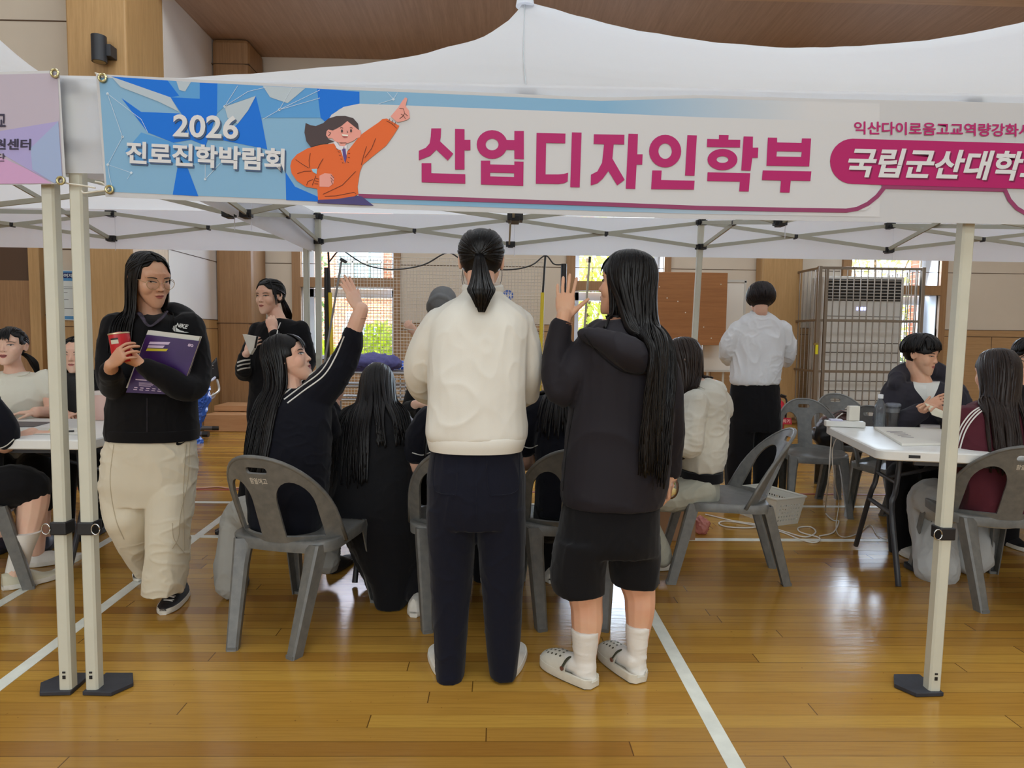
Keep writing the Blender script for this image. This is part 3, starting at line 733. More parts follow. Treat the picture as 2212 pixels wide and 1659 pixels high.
FG.draw('printed_tie', [[(440, 543), (462, 540), (470, 600), (460, 640), (445, 590)]], 9, ink('print_violet', (92, 70, 140)), ban)
FG.draw('printed_skirt', [[(275, 890), (400, 885), (545, 862), (575, 868), (655, 930), (270, 912)]], 7, ink('print_navy', (74, 66, 122)), ban)
FG.draw('printed_gap', [[(230, 680), (268, 678), (265, 714), (240, 700)]], 8, ink('print_gap', (150, 200, 226)), ban)
FG.draw('printed_eyes', [disc((438, 420), 7, 11), disc((500, 418), 7, 11), FG.stroke([(471, 418), (478, 428), (472, 432)], 4), FG.stroke([(425, 400), (436, 396), (446, 402)], 4), FG.stroke([(492, 399), (502, 396), (510, 402)], 4), FG.stroke([(345, 425), (362, 432), (352, 448), (345, 452)], 4)], 9, I_brown, ban)
FG.draw('printed_mouth', [[(436, 442), (482, 446), (474, 464), (455, 468), (442, 460)]], 8, ink('print_red', (180, 92, 88)), ban)
FG.draw('printed_teeth', [[(436, 442), (482, 446), (478, 456), (442, 453)]], 9, ink('print_teeth', (240, 236, 226)), ban)
FG.draw('printed_folds', [FG.stroke(l, 3.4) for l in [[(122, 615), (165, 645), (210, 672)], [(222, 570), (213, 620), (218, 672)], [(310, 608), (290, 640), (272, 678)], [(133, 710), (180, 695), (228, 694)], [(196, 790), (205, 765), (240, 750)], [(668, 470), (640, 540), (593, 602)], [(605, 525), (585, 590), (570, 652)], [(532, 695), (440, 790), (308, 852)], [(320, 866), (400, 862), (520, 838), (535, 850)], [(742, 350), (780, 370), (812, 402)], [(765, 335), (760, 350)], [(785, 345), (778, 362)], [(805, 358), (797, 376)], [(260, 725), (235, 790)], [(258, 742), (280, 748)], [(254, 760), (278, 764)], [(250, 780), (276, 782)], [(830, 265), (858, 268), (866, 300), (852, 320), (832, 336)], [(866, 300), (888, 318)], [(840, 305), (856, 312), (872, 338)], [(362, 718), (384, 742)], [(360, 738), (380, 760)], [(364, 758), (374, 782)], [(400, 540), (412, 545)], [(410, 560), (422, 566)], [(418, 585), (430, 590)], [(428, 610), (440, 612)], [(440, 634), (446, 640)], [(480, 550), (492, 546)], [(480, 575), (494, 572)], [(478, 600), (492, 602)], [(474, 630), (486, 636)]]], 9, ink('print_line', (86, 44, 34)), ban)
# big title letters
FZ = Flat(YBN, .28933, (1140, 250))
q = MB(); q.add(*FG.poly([(1552, 480), (1571, 481), (1571, 549), (1552, 548)], 6.6))
for p in ([(1048, 402), (1115, 402), (1112, 465), (1107, 490), (1198, 575), (1160, 622), (1082, 548), (1040, 590), (963, 620), (963, 555), (1010, 535), (1036, 505), (1044, 460)], [(1210, 405), (1275, 408), (1275, 480), (1315, 480), (1315, 552), (1275, 552), (1275, 683), (1210, 683)], [(982, 640), (1048, 640), (1048, 708), (1280, 715), (1280, 780), (982, 770)], ringp((1463, 512), (105, 98), (44, 40)), [(1615, 420), (1680, 420), (1680, 613), (1615, 610), (1615, 550), (1569, 549), (1569, 481), (1615, 482)], [[(1387, 622), (1450, 622), (1450, 648), (1615, 652), (1615, 628), (1678, 630), (1676, 795), (1387, 785)], [(1450, 704), (1613, 708), (1613, 734), (1450, 730)]]): q.add(*FG.poly(p, 6))
for p in ([(66, 128), (282, 133), (280, 206), (137, 203), (133, 438), (230, 438), (270, 434), (302, 425), (298, 490), (270, 504), (230, 510), (60, 507)], [(330, 124), (402, 126), (388, 535), (317, 533)], [(494, 138), (722, 142), (720, 215), (642, 213), (632, 320), (724, 478), (668, 520), (602, 412), (560, 470), (520, 505), (470, 520), (472, 440), (520, 415), (555, 350), (570, 213), (492, 210)], [(752, 134), (823, 136), (818, 288), (858, 288), (855, 365), (813, 365), (803, 546), (732, 544)], ringp((1026, 264), (120, 122), (50, 58)), [(1192, 145), (1263, 147), (1245, 448), (1174, 446)], [(930, 408), (1000, 409), (996, 480), (1246, 485), (1241, 552), (921, 548)], [(1428, 143), (1500, 145), (1498, 178), (1587, 179), (1585, 237), (1338, 233), (1340, 173), (1427, 175)], ringp((1454, 327), (112, 80), (44, 25)), [(1612, 154), (1682, 156), (1680, 238), (1722, 238), (1718, 314), (1677, 314), (1664, 411), (1594, 408)], [(1343, 422), (1662, 429), (1650, 566), (1579, 564), (1584, 492), (1340, 487)], [[(1793, 163), (1862, 164), (1862, 199), (2045, 203), (2047, 169), (2116, 170), (2102, 378), (1782, 373)], [(1860, 265), (2046, 269), (2042, 307), (1857, 304)]], [(1755, 408), (2118, 415), (2110, 487), (1964, 484), (1955, 574), (1884, 572), (1891, 484), (1748, 480)]): q.add(*FZ.poly(p, 6))
q.build('title_lettering', ink('title_magenta', (178, 30, 106)), ban, smooth=False)
def words(name, body, tl, tr, br, bl, l, m_, parent, F=F0, weight=0.0, shear=0.0, space=1.0):
    q = MB(); text_on(q, body, quad_fn(tl, tr, br, bl, lambda x, y: F.at(x, y, l)), weight, shear, space); return q.build(name, m_, parent, smooth=False)
I_sh, I_w = ink('letter_shadow', (70, 92, 128)), ink('letter_white', (218, 219, 222))
for dx, dy, l, m_ in ((3, 4, 5, I_sh), (0, 0, 6, I_w)):
    words('year_lettering', '2026', (374 + dx, 246 + dy), (515 + dx, 250 + dy), (514 + dx, 301 + dy), (373 + dx, 295 + dy), l, m_, ban, weight=0.022)
    words('fair_lettering', '진로진학박람회', (272 + dx, 304 + dy), (615 + dx, 321 + dy), (614 + dx, 371 + dy), (271 + dx, 353 + dy), l, m_, ban, weight=0.034)
words('small_lettering', '익산다이로움고교역량강화사업', (1845, 262), (2257, 268), (2257, 296), (1845, 290), 6, ink('title_magenta', (178, 30, 106)), ban, weight=0.022)
for dx, l, m_ in ((3, 6, ink('pill_shadow', (120, 24, 74))), (0, 7, I_w)):
    words('university_lettering', '국립군산대학교', (1836 + dx, 318 + dx), (2272 + dx, 328 + dx), (2262 + dx, 392 + dx), (1828 + dx, 382 + dx), l, m_, ban, weight=0.03, shear=0.14)
def grommet(px, py, Y, parent):
    g = MB(); c = P(px, py, Y - .006); g.tube([c + V((.011 * cos(a), 0, .011 * sin(a))) for a in [2 * pi * k / 20 for k in range(21)]], .0038, 8); g.build('grommet', mat('brass', (196, 186, 140), 0.3, metal=0.9), parent)
grommet(221, 168, YBN, ban); grommet(236, 409, YBN, ban)
M_cord = mat('white_cord', (222, 218, 206), 0.7)
def cord(name, pts, parent, r=.0028):
    g = MB(); g.tube(pts, r, 6, res=16); return g.build(name, M_cord, parent)
cord('tie_cord', [P(236, 410, YBN - .006), P(205, 414, -.045), P(182, 417, -.04), P(176, 412, -.03)], ban); cord('tie_cord', [P(236, 409, YBN - .006), P(222, 396, -.04), P(206, 392, -.03)], ban); cord('tie_cord', [P(221, 166, YBN - .006), P(214, 161, -.04), P(206, 158, -.03)], ban)
lb = thing('banner', 'lavender banner with purple facets on the tent at the left edge', 'banner', (-1.8, YBN, 1.7))
q = MB(); a_ = [(-900, 180), (-300, 162), (60, 154), (128, 152)]; b_ = [(-900, 410), (-300, 402), (60, 399), (143, 397)]
q.rings([[F0.at(a[0], a[1]), F0.at(b[0], b[1])] for a, b in zip(a_, b_)], False, closed=False); q.build('cloth', M_ban, lb, smooth=False)
F0.draw('lavender_field', [[(-880, 182), (124, 158), (136, 389), (-880, 398)]], 1, ink('lavender', (188, 178, 194)), lb)
F0.draw('violet_facet', [[(-60, 300), (0, 283), (126, 262), (134, 380), (118, 396), (60, 365), (0, 330)]], 2, ink('violet', (172, 164, 214)), lb)
F0.draw('blue_facet', [[(126, 262), (134, 380), (118, 396), (70, 366), (66, 320)]], 3, ink('periwinkle', (160, 178, 216)), lb)
F0.draw('pink_facet', [[(-60, 320), (0, 338), (60, 366), (112, 396), (-60, 398)]], 3, ink('pink', (206, 162, 204)), lb)
I_ch = ink('charcoal', (58, 52, 74))
words('lettering', '고교', (-33, 246), (12, 246), (12, 274), (-33, 274), 5, I_ch, lb, weight=.02); 
words('lettering', '지원센터', (-40, 299), (67, 300), (66, 324), (-40, 323), 5, I_ch, lb, weight=.026)
words('lettering', '사업단', (-52, 331), (11, 331), (11, 349), (-52, 349), 5, I_ch, lb, weight=.012)
grommet(118, 158, YBN, lb); grommet(131, 390, YBN, lb)
cord('tie_cord', [P(131, 390, YBN - .006), P(150, 397, -.04), P(180, 401, -.035), P(206, 406, -.03)], lb)
# ================================================================ CHAIRS, TABLES
def chair_plastic():
    if 'chair_plastic' in MATS: return MATS['chair_plastic']
    t = NT('chair_plastic'); co = t.coord('Object')
    t.base(t.ramp(t.noise(co, 30, 3), [(0.35, lin((100, 100, 98))), (0.7, lin((116, 115, 111)))])); t.set(Roughness=0.38); t.bump(t.noise(co, 240, 2), 0.12, 0.002)
    MATS['chair_plastic'] = t.m; return t.m
M_ch = chair_plastic()
M_chtext = mat('chair_lettering', (206, 200, 188), 0.6)
def arch(w, h0, h1, e=2.4, n=14):
    """open loop polygon: straight sides to h0 then a rounded top to h1"""
    pts = [(-w, 0.0), (w, 0.0)]
    for k in range(n + 1):
        a = pi * k / n; c, s_ = cos(a), sin(a)
        pts.append((w * (abs(c) ** (2 / e)) * (1 if c >= 0 else -1), h0 + (h1 - h0) * abs(s_) ** (2 / e)))
    return pts
def bend_back(x, h, d=0.0):
    """flat back (x,h) -> chair space, seat at z=.42; d is the offset along the normal (towards the rear)"""
    a = x / 0.25; t = h / 0.36
    y = -0.205 - 0.135 * t + (0.16 - 0.05 * t) * a * a
    z = 0.415 + h * 0.975 - 0.012 * a * a
    nx = -2 * (0.16 - 0.05 * t) * a / 0.25; nn = V((nx, 1.0, 0.33)).normalized()
    return V((x * (1.0 - 0.06 * t), y, z)) - nn * d
def plate(polys, d, xs, hs):
    """filled 2D outline with holes, cut into strips so that it can be bent"""
    bm = bmesh.new()
    from mathutils.geometry import tessellate_polygon
    tri = tessellate_polygon([[V((p[0], p[1], 0)) for p in q] for q in polys]); vs = [bm.verts.new((p[0], p[1], 0)) for q in polys for p in q]
    for t_ in tri:
        try: bm.faces.new([vs[i] for i in t_])
        except ValueError: pass
    for x in xs: bmesh.ops.bisect_plane(bm, geom=bm.verts[:] + bm.edges[:] + bm.faces[:], plane_co=(x, 0, 0), plane_no=(1, 0, 0))
    for h in hs: bmesh.ops.bisect_plane(bm, geom=bm.verts[:] + bm.edges[:] + bm.faces[:], plane_co=(0, h, 0), plane_no=(0, 1, 0))
    bmesh.ops.dissolve_degenerate(bm, dist=1e-5, edges=bm.edges[:])
    bmesh.ops.recalc_face_normals(bm, faces=bm.faces)
    bm.verts.index_update(); v = [(p.co.x, p.co.y) for p in bm.verts]; f = [tuple(q.index for q in fc.verts) for fc in bm.faces]; be = [(e.verts[0].index, e.verts[1].index) for e in bm.edges if len(e.link_faces) == 1]
    bm.free(); n = len(v); m = MB()
    m.add([bend_back(x, h, 0) for x, h in v] + [bend_back(x, h, d) for x, h in v], f + [tuple(i + n for i in reversed(q)) for q in f] + [(a, b, b + n, a + n) for a, b in be])
    return m
def make_chair(label):
    root = thing('plastic_chair', label, 'chair', (0, 0, 0), 0, 'grey plastic chairs')
    out = arch(0.232, 0.10, 0.375, 2.3, 22)
    def win(sg):
        w = arch(0.064, 0.15, 0.245, 2.0, 12); return [(sg * 0.115 + x, 0.028 + h) for x, h in w]
    slot = [(0.045 * (1 if abs(a) < pi / 2 else -1) * .72 + .013 * cos(a), .318 + .014 * sin(a)) for a in [-pi / 2 + pi * k / 8 for k in range(9)]] + [(-.0324 + .013 * cos(a), .318 + .014 * sin(a)) for a in [pi / 2 + pi * k / 8 for k in range(9)]]
    b = plate([out, win(-1), win(1), slot], 0.011, [-.23 + .02 * k for k in range(24)], [.03 * k for k in range(1, 13)])
    bk = b.build('backrest', M_ch, root, local=True, angle=50)
    # rolled rim of the back
    rim = MB(); op = [bend_back(x * .995, h - .002, .006) for x, h in out[1:]] + [bend_back(out[0][0], 0, .006)]
    rim.tube(op, .0085, 8); obj('rim', rim.mesh('rim'), M_ch, bk)
    q = MB(); text_on(q, '함열여고', lambda u, v: bend_back(-0.037 + 0.074 * u, .262 + .026 * v, .0118), 0.02); obj('lettering', q.mesh('lettering', False), M_chtext, bk, label='white school lettering')
    # seat: dished slab with rounded corners and skirt
    m = MB(); N = 20; grid = []
    for i in range(N + 1):
        for j in range(N + 1):
            u = -1 + 2 * i / N; v = -1 + 2 * j / N
            k = 1 / max(1e-6, (abs(u) ** 5 + abs(v) ** 5) ** .2) * max(abs(u), abs(v)) if (u or v) else 1
            x = u * k * (.222 - .012 * v); y = v * k * .205 + .0
            grid.append(V((x, y, .425 - .018 * (1 - u * u) * (1 - .6 * v * v) - .012 * max(0, v - .5) ** 2 * 4)))
    W = N + 1; F_ = [(i * W + j, (i + 1) * W + j, (i + 1) * W + j + 1, i * W + j + 1) for i in range(N) for j in range(N)]
    m.add(grid, F_); ed = [i * W for i in range(N)] + [N * W + j for j in range(N)] + [(N - i) * W + N for i in range(N)] + [N - j for j in range(N)]
    m.rings([[grid[e] for e in ed], [grid[e] * 1.0 + V((grid[e].x * .02, grid[e].y * .02, -.006)) for e in ed], [grid[e] + V((grid[e].x * .01, grid[e].y * .01, -.045)) for e in ed]], False)
    m.add([g - V((0, 0, .008)) for g in grid], [tuple(reversed(f)) for f in F_])
    m.build('seat', M_ch, root, local=True, angle=60, weld=True)
    # four splayed channel legs
    for sx in (-1, 1):
        for fr in (1, -1):
            a = V((sx * .168, fr * .165 + (.0 if fr > 0 else -.012), .412)); e = V((sx * .20, .27, 0)) if fr > 0 else V((sx * .135, -.30, 0))
            rs = []
            for k in range(9):
                f = k / 8; c = a.lerp(e, f); w = (.060 - .022 * f) if fr > 0 else (.064 - .020 * f); dp = .042 - .008 * f
                ox = V((sx, 0, 0)); oy = V((0, fr, 0))
                if fr < 0: ox = V((sx * .92, -.3, 0)).normalized(); oy = V((-sx * .3, -.92, 0)).normalized()
                flare = 1 + .3 * max(0, 1 - f * 5)
                th = .006
                L = [(-w * .55 * flare, -dp * .2), (-w * .55 * flare, dp * .55), (-w * .35 * flare, dp * .8), (w * .35, dp * .8), (w * .5, dp * .62), (w * .5, -dp * .6), (w * .5 - th, -dp * .6), (w * .5 - th, dp * .55), (w * .3, dp * .8 - th), (-w * .3 * flare, dp * .8 - th), (-w * .55 * flare + th, dp * .5), (-w * .55 * flare + th, -dp * .2)]
                rs.append([c + ox * p + oy * r_ + V((0, 0, 0)) for p, r_ in L])
            lg = MB(); lg.rings(rs); 
            pad = MB(); pad.prism([(-.020, -.012), (-.020, .026), (.018, .026), (.018, -.012)], ox, oy, V((0, 0, 1)), e, .014)
            lo = lg.build('leg', M_ch, root, local=True, angle=35); obj('foot_cap', pad.mesh('foot_cap', False), mat('chair_foot', (108, 108, 106), .5), lo)
    # side web joining seat corner and back
    return root
chair0 = make_chair('grey plastic chair with school lettering on its back, under the girl who raises her arm')
def place(o, x, y, rz): o.location = (x, y, 0); o.rotation_euler = (0, 0, rz)
place(chair0, -0.905, 0.575, radians(-15))
chairs = [(-0.235, 0.78, 0, 'grey plastic chair seen behind the legs of the girl in the white sweatshirt'),
          (0.245, 0.80, 0, 'grey plastic chair seen left of the black shorts'),
          (1.10, 1.20, radians(82), 'empty-backed grey plastic chair in side view under the girl in the pale hoodie'),
          (2.24, 2.60, radians(168), 'empty grey plastic chair facing the camera beside the white basket'),
          (2.80, 3.12, radians(176), 'grey plastic chair behind the right table with a bag on it'),
          (2.34, 0.98, radians(-10), 'grey plastic chair at the right edge under the girl in maroon'),
          (-2.66, 0.98, radians(-62), 'grey plastic chair at the left edge, only a front leg in view'),
          (2.56, 2.06, radians(186), 'grey plastic chair under the boy in the dark hoodie')]
for x, y, rz, lab in chairs: copy_tree(chair0, (x, y, 0), rz, lab)
M_ttop = mat('table_top_white', (236, 236, 232), 0.35, var=0.02, vscale=20, bump=0.05, bscale=150, bdist=.001)
M_tleg = mat('table_leg_grey', (46, 46, 50), 0.4)
def folding_table(label, cx, cy, L, W, rz, h=0.72, ins_=0.20):
    root = thing('folding_table', label, 'table', (cx, cy, 0), rz, 'white folding tables')
    def rr(l, w, r, n=6):
        return [(sx * (l - r) + r * cos(a), sy * (w - r) + r * sin(a)) for sx, sy, a0 in ((1, 1, 0), (-1, 1, pi / 2), (-1, -1, pi), (1, -1, 3 * pi / 2)) for a in [a0 + pi / 2 * k / n for k in range(n + 1)]]
    m = MB(); rs = []
    for z, ins in ((h - .05, .006), (h - .045, 0), (h - .008, 0), (h - .002, .004), (h, .012)): rs.append([V((x, y, z)) for x, y in rr(L / 2 - ins, W / 2 - ins, .055)])
    tp_ = m.rings(rs).build('table_top', M_ttop, root, local=True, angle=30)
    for s in (-1, 1):
        y0 = -W / 2 - .0005
        q = MB(); q.box((s * (L / 2 - .16), y0, h - .026), (.05, .003, .014)); obj('latch', q.mesh('latch', False), M_blk, tp_)
    for s in (-1, 1):
        for t_ in (-1, 1):
            q = MB(); x = s * (L / 2 - ins_)
            q.tube([(x - s * .02, t_ * .14, h - .05), (x, t_ * .15, .46), (x + s * .02, t_ * .17, .36), (x + s * .03, t_ * (min(W / 2, .38) - .04), .016)], .014, 9, res=18); q.build('leg', M_tleg, root, local=True)
        q = MB(); x = s * (L / 2 - ins_); q.tube([(x + s * .02, -.18, .34), (x + s * .02, .18, .34)], .012, 8); q.tube([(x - s * .005, -.15, .50), (x - s * .005, .15, .50)], .011, 8); q.build('cross_bar', M_tleg, root, local=True)
        q = MB(); q.tube([(x - s * .01, 0, .50), (s * .12, 0, h - .06)], .010, 8); q.build('brace', M_tleg, root, local=True)
    q = MB(); q.box((0, W / 2 - .06, h - .06), (L * .8, .02, .03)); q.box((0, -W / 2 + .06, h - .06), (L * .8, .02, .03)); q.build('rail', M_tleg, root, local=True, smooth=False)
    return root
folding_table('white folding table between the standing and seated girls in the middle', -0.03, 1.32, 1.66, 0.74, 0, 0.72, .11)
c0 = G(1790, 905, .72); c1 = G(1905, 975, .72)
folding_table('white folding table at right with a water bottle and an iced drink on it', 2.71, 1.15, 1.80, 0.95, radians(-12))
folding_table('white folding table at the left edge with papers on it', -2.93, 1.36, 1.80, 0.80, 0)
# ================================================================ PEOPLE: BUILDING TOOLS
def skin(name, rgb):
    if name in MATS: return MATS[name]
    t = NT(name); co = t.coord(); c = lin(rgb); r = (c[0] * .96, c[1] * .80, c[2] * .76)
    t.base(t.ramp(t.noise(co, 9, 3), [(.35, c), (.75, r)])); t.set(Roughness=.5); t.b.inputs['Specular IOR Level'].default_value = .35
    t.set(Subsurface_Weight=.12, Subsurface_Scale=.01); t.b.inputs['Subsurface Radius'].default_value = (1, .35, .2)
    t.bump(t.noise(co, 420, 2), .04, .001); MATS[name] = t.m; return t.m
SK = skin('skin_fair', (236, 196, 172)); SK2 = skin('skin_warm', (226, 180, 150))
def hairmat(name, rgb, rough=.36):
    if name in MATS: return MATS[name]
    t = NT(name); c = lin(rgb); co = t.mapping(t.coord(), (1, 1, .06)); f = t.noise(co, 260, 2)
    t.base(t.ramp(f, [(.3, tuple(x * .55 for x in c)), (.7, tuple(min(1, x * 1.5) for x in c))])); t.set(Roughness=rough); t.b.inputs['Specular IOR Level'].default_value = .30
    t.bump(f, .35, .003); MATS[name] = t.m; return t.m
HB_ = hairmat('hair_black', (17, 14, 14)); HBR = hairmat('hair_brown', (40, 29, 24))
def cloth(name, rgb, rough=.85, sheen=.08, bs=330, b=.18, var=.05):
    return mat(name, rgb, rough, spec=.2, var=var, vscale=5, bump=b, bscale=bs, bdist=.002, sheen=sheen * .3)
M_eyew, M_iris = mat('eye_white', (226, 222, 218), .25), mat('eye_dark', (30, 22, 20), .12)
M_lash, M_lip = mat('lash_dark', (34, 26, 24), .6), mat('lip_rose', (190, 112, 104), .42)
FING = [(.155, .50, .42, .043), (.052, .535, .455, .044), (-.052, .515, .43, .043), (-.148, .465, .345, .038)]
def hand(mb, wrist, d, nrm, L=.168, curls=(20, 20, 25, 30), side=1, spread=4, thumb=38, tcurl=15, tin=.25):
    """palm, four jointed fingers and a thumb; nrm is where the palm faces, side says on which side the thumb is"""
    d = V(d).normalized(); nrm = V(nrm); nrm = (nrm - d * nrm.dot(d)).normalized(); lat = d.cross(nrm).normalized() * side; w = V(wrist)
    rs = []
    for t, a, b in ((-.16, .125, .105), (0, .14, .105), (.1, .165, .10), (.28, .215, .092), (.45, .225, .078), (.53, .20, .062), (.56, .15, .04)):
        c = w + d * (t * L) + nrm * (.015 * L * (1 if t > .1 else 0))
        rs.append([c + lat * (a * L * cos(2 * pi * k / 16)) + nrm * (b * L * sin(2 * pi * k / 16)) for k in range(16)])
    mb.rings(rs)
    for i, ((o, t, ln, r), cu) in enumerate(zip(FING, curls)):
        dd = (d + lat * math.tan(radians(spread * (1.5 - i)))).normalized(); p = w + d * ((t - .06) * L) + lat * (o * L); ax = None; pts = [p]; rr = [r * L * 1.06]
        p = p + dd * (.06 * L); cur = dd; axis = cur.cross(nrm).normalized()
        for f, seg in ((.45, .46), (.35, .30), (.20, .24)):
            cur = Quaternion(axis, radians(cu * f)) @ cur
            a = p + cur * (ln * L * seg * .5); p = p + cur * (ln * L * seg); pts += [a, p]; rr += [r * L * .96, r * L * (.98 if f > .2 else .80)]
        mb.tube(pts, rr, 10, round_caps=True, up=nrm)
    c = cos(radians(thumb)); s_ = sin(radians(thumb)); cur = (d * c + lat * s_ + nrm * tin).normalized(); p = w + d * (.07 * L) + lat * (.10 * L) + nrm * (.03 * L); pts = [p]; rr = [.075 * L]
    axis = (lat.cross(d) * 1.0).normalized()
    for f, seg, r in ((0, .22, .062), (.5, .18, .052), (.5, .15, .040)):
        cur = Quaternion(cur.cross((d * .7 + nrm * .5 - lat * .4)).normalized(), radians(tcurl * f)) @ cur
        a = p + cur * (seg * L * .5); p = p + cur * (seg * L); pts += [a, p]; rr += [r * L * 1.04, r * L]
    mb.tube(pts, rr, 10, round_caps=True, up=nrm)
def ycut(v): return v
class Fig:
    def __init__(s, label, base, vox=.0045, sk=None, group=None):
        s.root = thing('person', label, 'person', (base[0], base[1], 0), 0, group); s.b = MB(); s.vox = vox; s.sk = sk or SK; s.g = {}; s.gm = {}
    # --- measured primitives
    def garment(s, name, m_, voxel=.0075, smooth=5, disp=None): s.g[name] = MB(); s.gm[name] = (m_, voxel, smooth, disp); return s.g[name]
    def limb(s, mb, pts, flat=1.0, core=.74, up=None, res=None, n=14):
        """tapered limb through photo points (px, py, depth, radius in px)"""
        w = [P(p[0], p[1], p[2]) for p in pts]; r = [p[3] * MPP(p[2]) for p in pts]
        if mb is not None: mb.tube(w, r, n, res=res or 6 * (len(pts) - 1), round_caps=True, flat=flat, up=up)
        if core: s.b.tube(w, [x * core for x in r], 12, res=5 * (len(pts) - 1), round_caps=True, flat=flat, up=up)
        return w
    def trunk(s, mb, rows, core=.80, e=2.3, n=28, tw=0.0):
        """stack of oval sections (photo y, left x, right x, depth, half thickness in m)"""
        for m_, k in ((mb, 1.0), (s.b if core else None, core)):
            if m_ is None: continue
            rs = []
            q = crom([V((r[0], r[1], r[2], r[3])) for r in rows], 4 * (len(rows) - 1)); bq = crom([V((r[4], 0)) for r in rows], 4 * (len(rows) - 1))
            for w, bb in zip(q, bq):
                y, xl, xr, Y = w; c = P((xl + xr) / 2, y, Y); a = (xr - xl) / 2 * MPP(Y) * k; b_ = bb[0] * k; ring = []
                for j in range(n):
                    t = 2 * pi * j / n; cc, ss = cos(t), sin(t); dx = a * abs(cc) ** (2 / e) * (1 if cc >= 0 else -1); dy = b_ * abs(ss) ** (2 / e) * (1 if ss >= 0 else -1)
                    ring.append(c + V((dx * cos(tw) - dy * sin(tw) * 0, dy + dx * sin(tw), 0)))
                rs.append(ring)
            m_.rings(rs)
    def headform(s, cx, cy, Y, h=.225, yaw=0, pitch=0, roll=0, neck=None, nr=.050, wide=1.0):
        """cx,cy = photo position of the middle of the head (between crown and chin)"""
        c = P(cx, cy, Y); ya, pi_, ro = radians(yaw), radians(pitch), radians(roll)
        f = V((sin(ya) * cos(pi_), cos(ya) * cos(pi_), sin(pi_))); r = f.cross(V((0, 0, 1))).normalized(); u = r.cross(f)
        r2 = r * cos(ro) + u * sin(ro); u2 = u * cos(ro) - r * sin(ro)
        R = Matrix((r2, f, u2)).transposed(); s.hc, s.hR, s.hh = c, R, h; b = MB()
        L = lambda x, y, z: c + R @ (V((x * wide, y, z)) * h)
        def el(p, q, ro_=None, mb=b): mb.ell(L(*p), (q[0] * h * wide, q[1] * h, q[2] * h), R, 22, 14)
        el((0, -.05, .125), (.335, .42, .375))
        rows = [(-.50, .065, .305, .07), (-.47, .110, .275, .115), (-.40, .168, .22, .175), (-.30, .228, .16, .228), (-.18, .280, .11, .268), (-.05, .305, .09, .290), (.08, .312, .06, .31), (.2, .30, .04, .33)]
        b.rings([[L(a * abs(cos(t)) ** .92 * (1 if cos(t) > 0 else -1), y0 + dp * abs(sin(t)) ** .95 * (1 if sin(t) > 0 else -1), z) for t in [2 * pi * k / 24 for k in range(24)]] for z, a, y0, dp in rows])
        el((0, .315, -.43), (.095, .075, .07)); el((.150, .222, -.11), (.135, .135, .17)); el((-.150, .222, -.11), (.135, .135, .17)); el((0, .262, .13), (.26, .10, .15))
        b.tube([L(0, .352, .06), L(0, .378, -.03), L(0, .412, -.108)], [.024 * h, .030 * h, .042 * h], 10, round_caps=True)
        for sx in (-1, 1): el((sx * .046, .372, -.122), (.034, .040, .028))
        el((0, .366, -.225), (.098, .040, .024)); el((0, .358, -.268), (.085, .042, .030)); el((0, .335, -.25), (.12, .045, .06))
        for sx in (-1, 1):
            ear = [L(sx * (.325 + .03 * (1 - abs(k - 4) / 4)), -.045 + .055 * cos(a) - .02 * sin(a), -.02 + .10 * sin(a)) for k, a in enumerate([2 * pi * j / 9 for j in range(10)])]
            b.tube(ear, .022 * h, 7); el((sx * .32, -.03, -.03), (.022, .05, .085))
        nb = P(*neck) if neck else c + V((0, 0, -.72 * h))
        b.tube([L(0, -.08, -.12), L(0, -.07, -.36), nb.lerp(L(0, -.07, -.36), .4), nb + V((0, 0, -.03))], [nr * .98, nr * .95, nr * 1.0, nr * 1.25], 16, res=10)
        o = len(s.b.v); s.b.v.extend(b.v); s.b.f.extend([tuple(i + o for i in f_) for f_ in b.f]); s.b.m.extend(b.m)
        return s
    def loc(s, x, y, z): return s.hc + s.hR @ (V((x, y, z)) * s.hh)
    def finish(s):
        if hasattr(s, 'hc'):
            Ri = s.hR.transposed(); h = s.hh
            def sock(p):
                q = Ri @ (p - s.hc) / h
                if q.length > .8: return 0
                d = 0
                for sx in (-1, 1): d -= .015 * h * math.exp(-(((q.x - sx * .145) / .085) ** 2 + ((q.y - .34) / .14) ** 2 + ((q.z - .03) / .055) ** 2))
                d -= .010 * h * math.exp(-((q.x / .10) ** 2 + ((q.z + .246) / .010) ** 2 + ((q.y - .38) / .08) ** 2))
                return d
        me = fuse(s.b, s.vox, 3, sock if hasattr(s, 'hc') else None, 'body'); s.body = obj('body', me, s.sk, s.root); s.bme = me
        s.bvh = BVHTree.FromPolygons([v.co for v in me.vertices], [tuple(p.vertices) for p in me.polygons]); s.gb = {}; s.go = {}
        for n, mb in s.g.items():
            m_, vx, sm, dp = s.gm[n]; gm = fuse(mb, vx, sm, dp, n); s.go[n] = obj(n, gm, m_, s.root)
            s.gb[n] = BVHTree.FromPolygons([v.co for v in gm.vertices], [tuple(p.vertices) for p in gm.polygons])
        return s
    # --- face details seated on the fused surface
    def fsurf(s, x, z, off=0.0):
        o = s.loc(x, .60, z); d = -(s.hR @ V((0, 1, 0))); hit = s.bvh.ray_cast(o, d)
        p = hit[0] if hit[0] is not None else s.loc(x, .36, z)
        return p - d * off
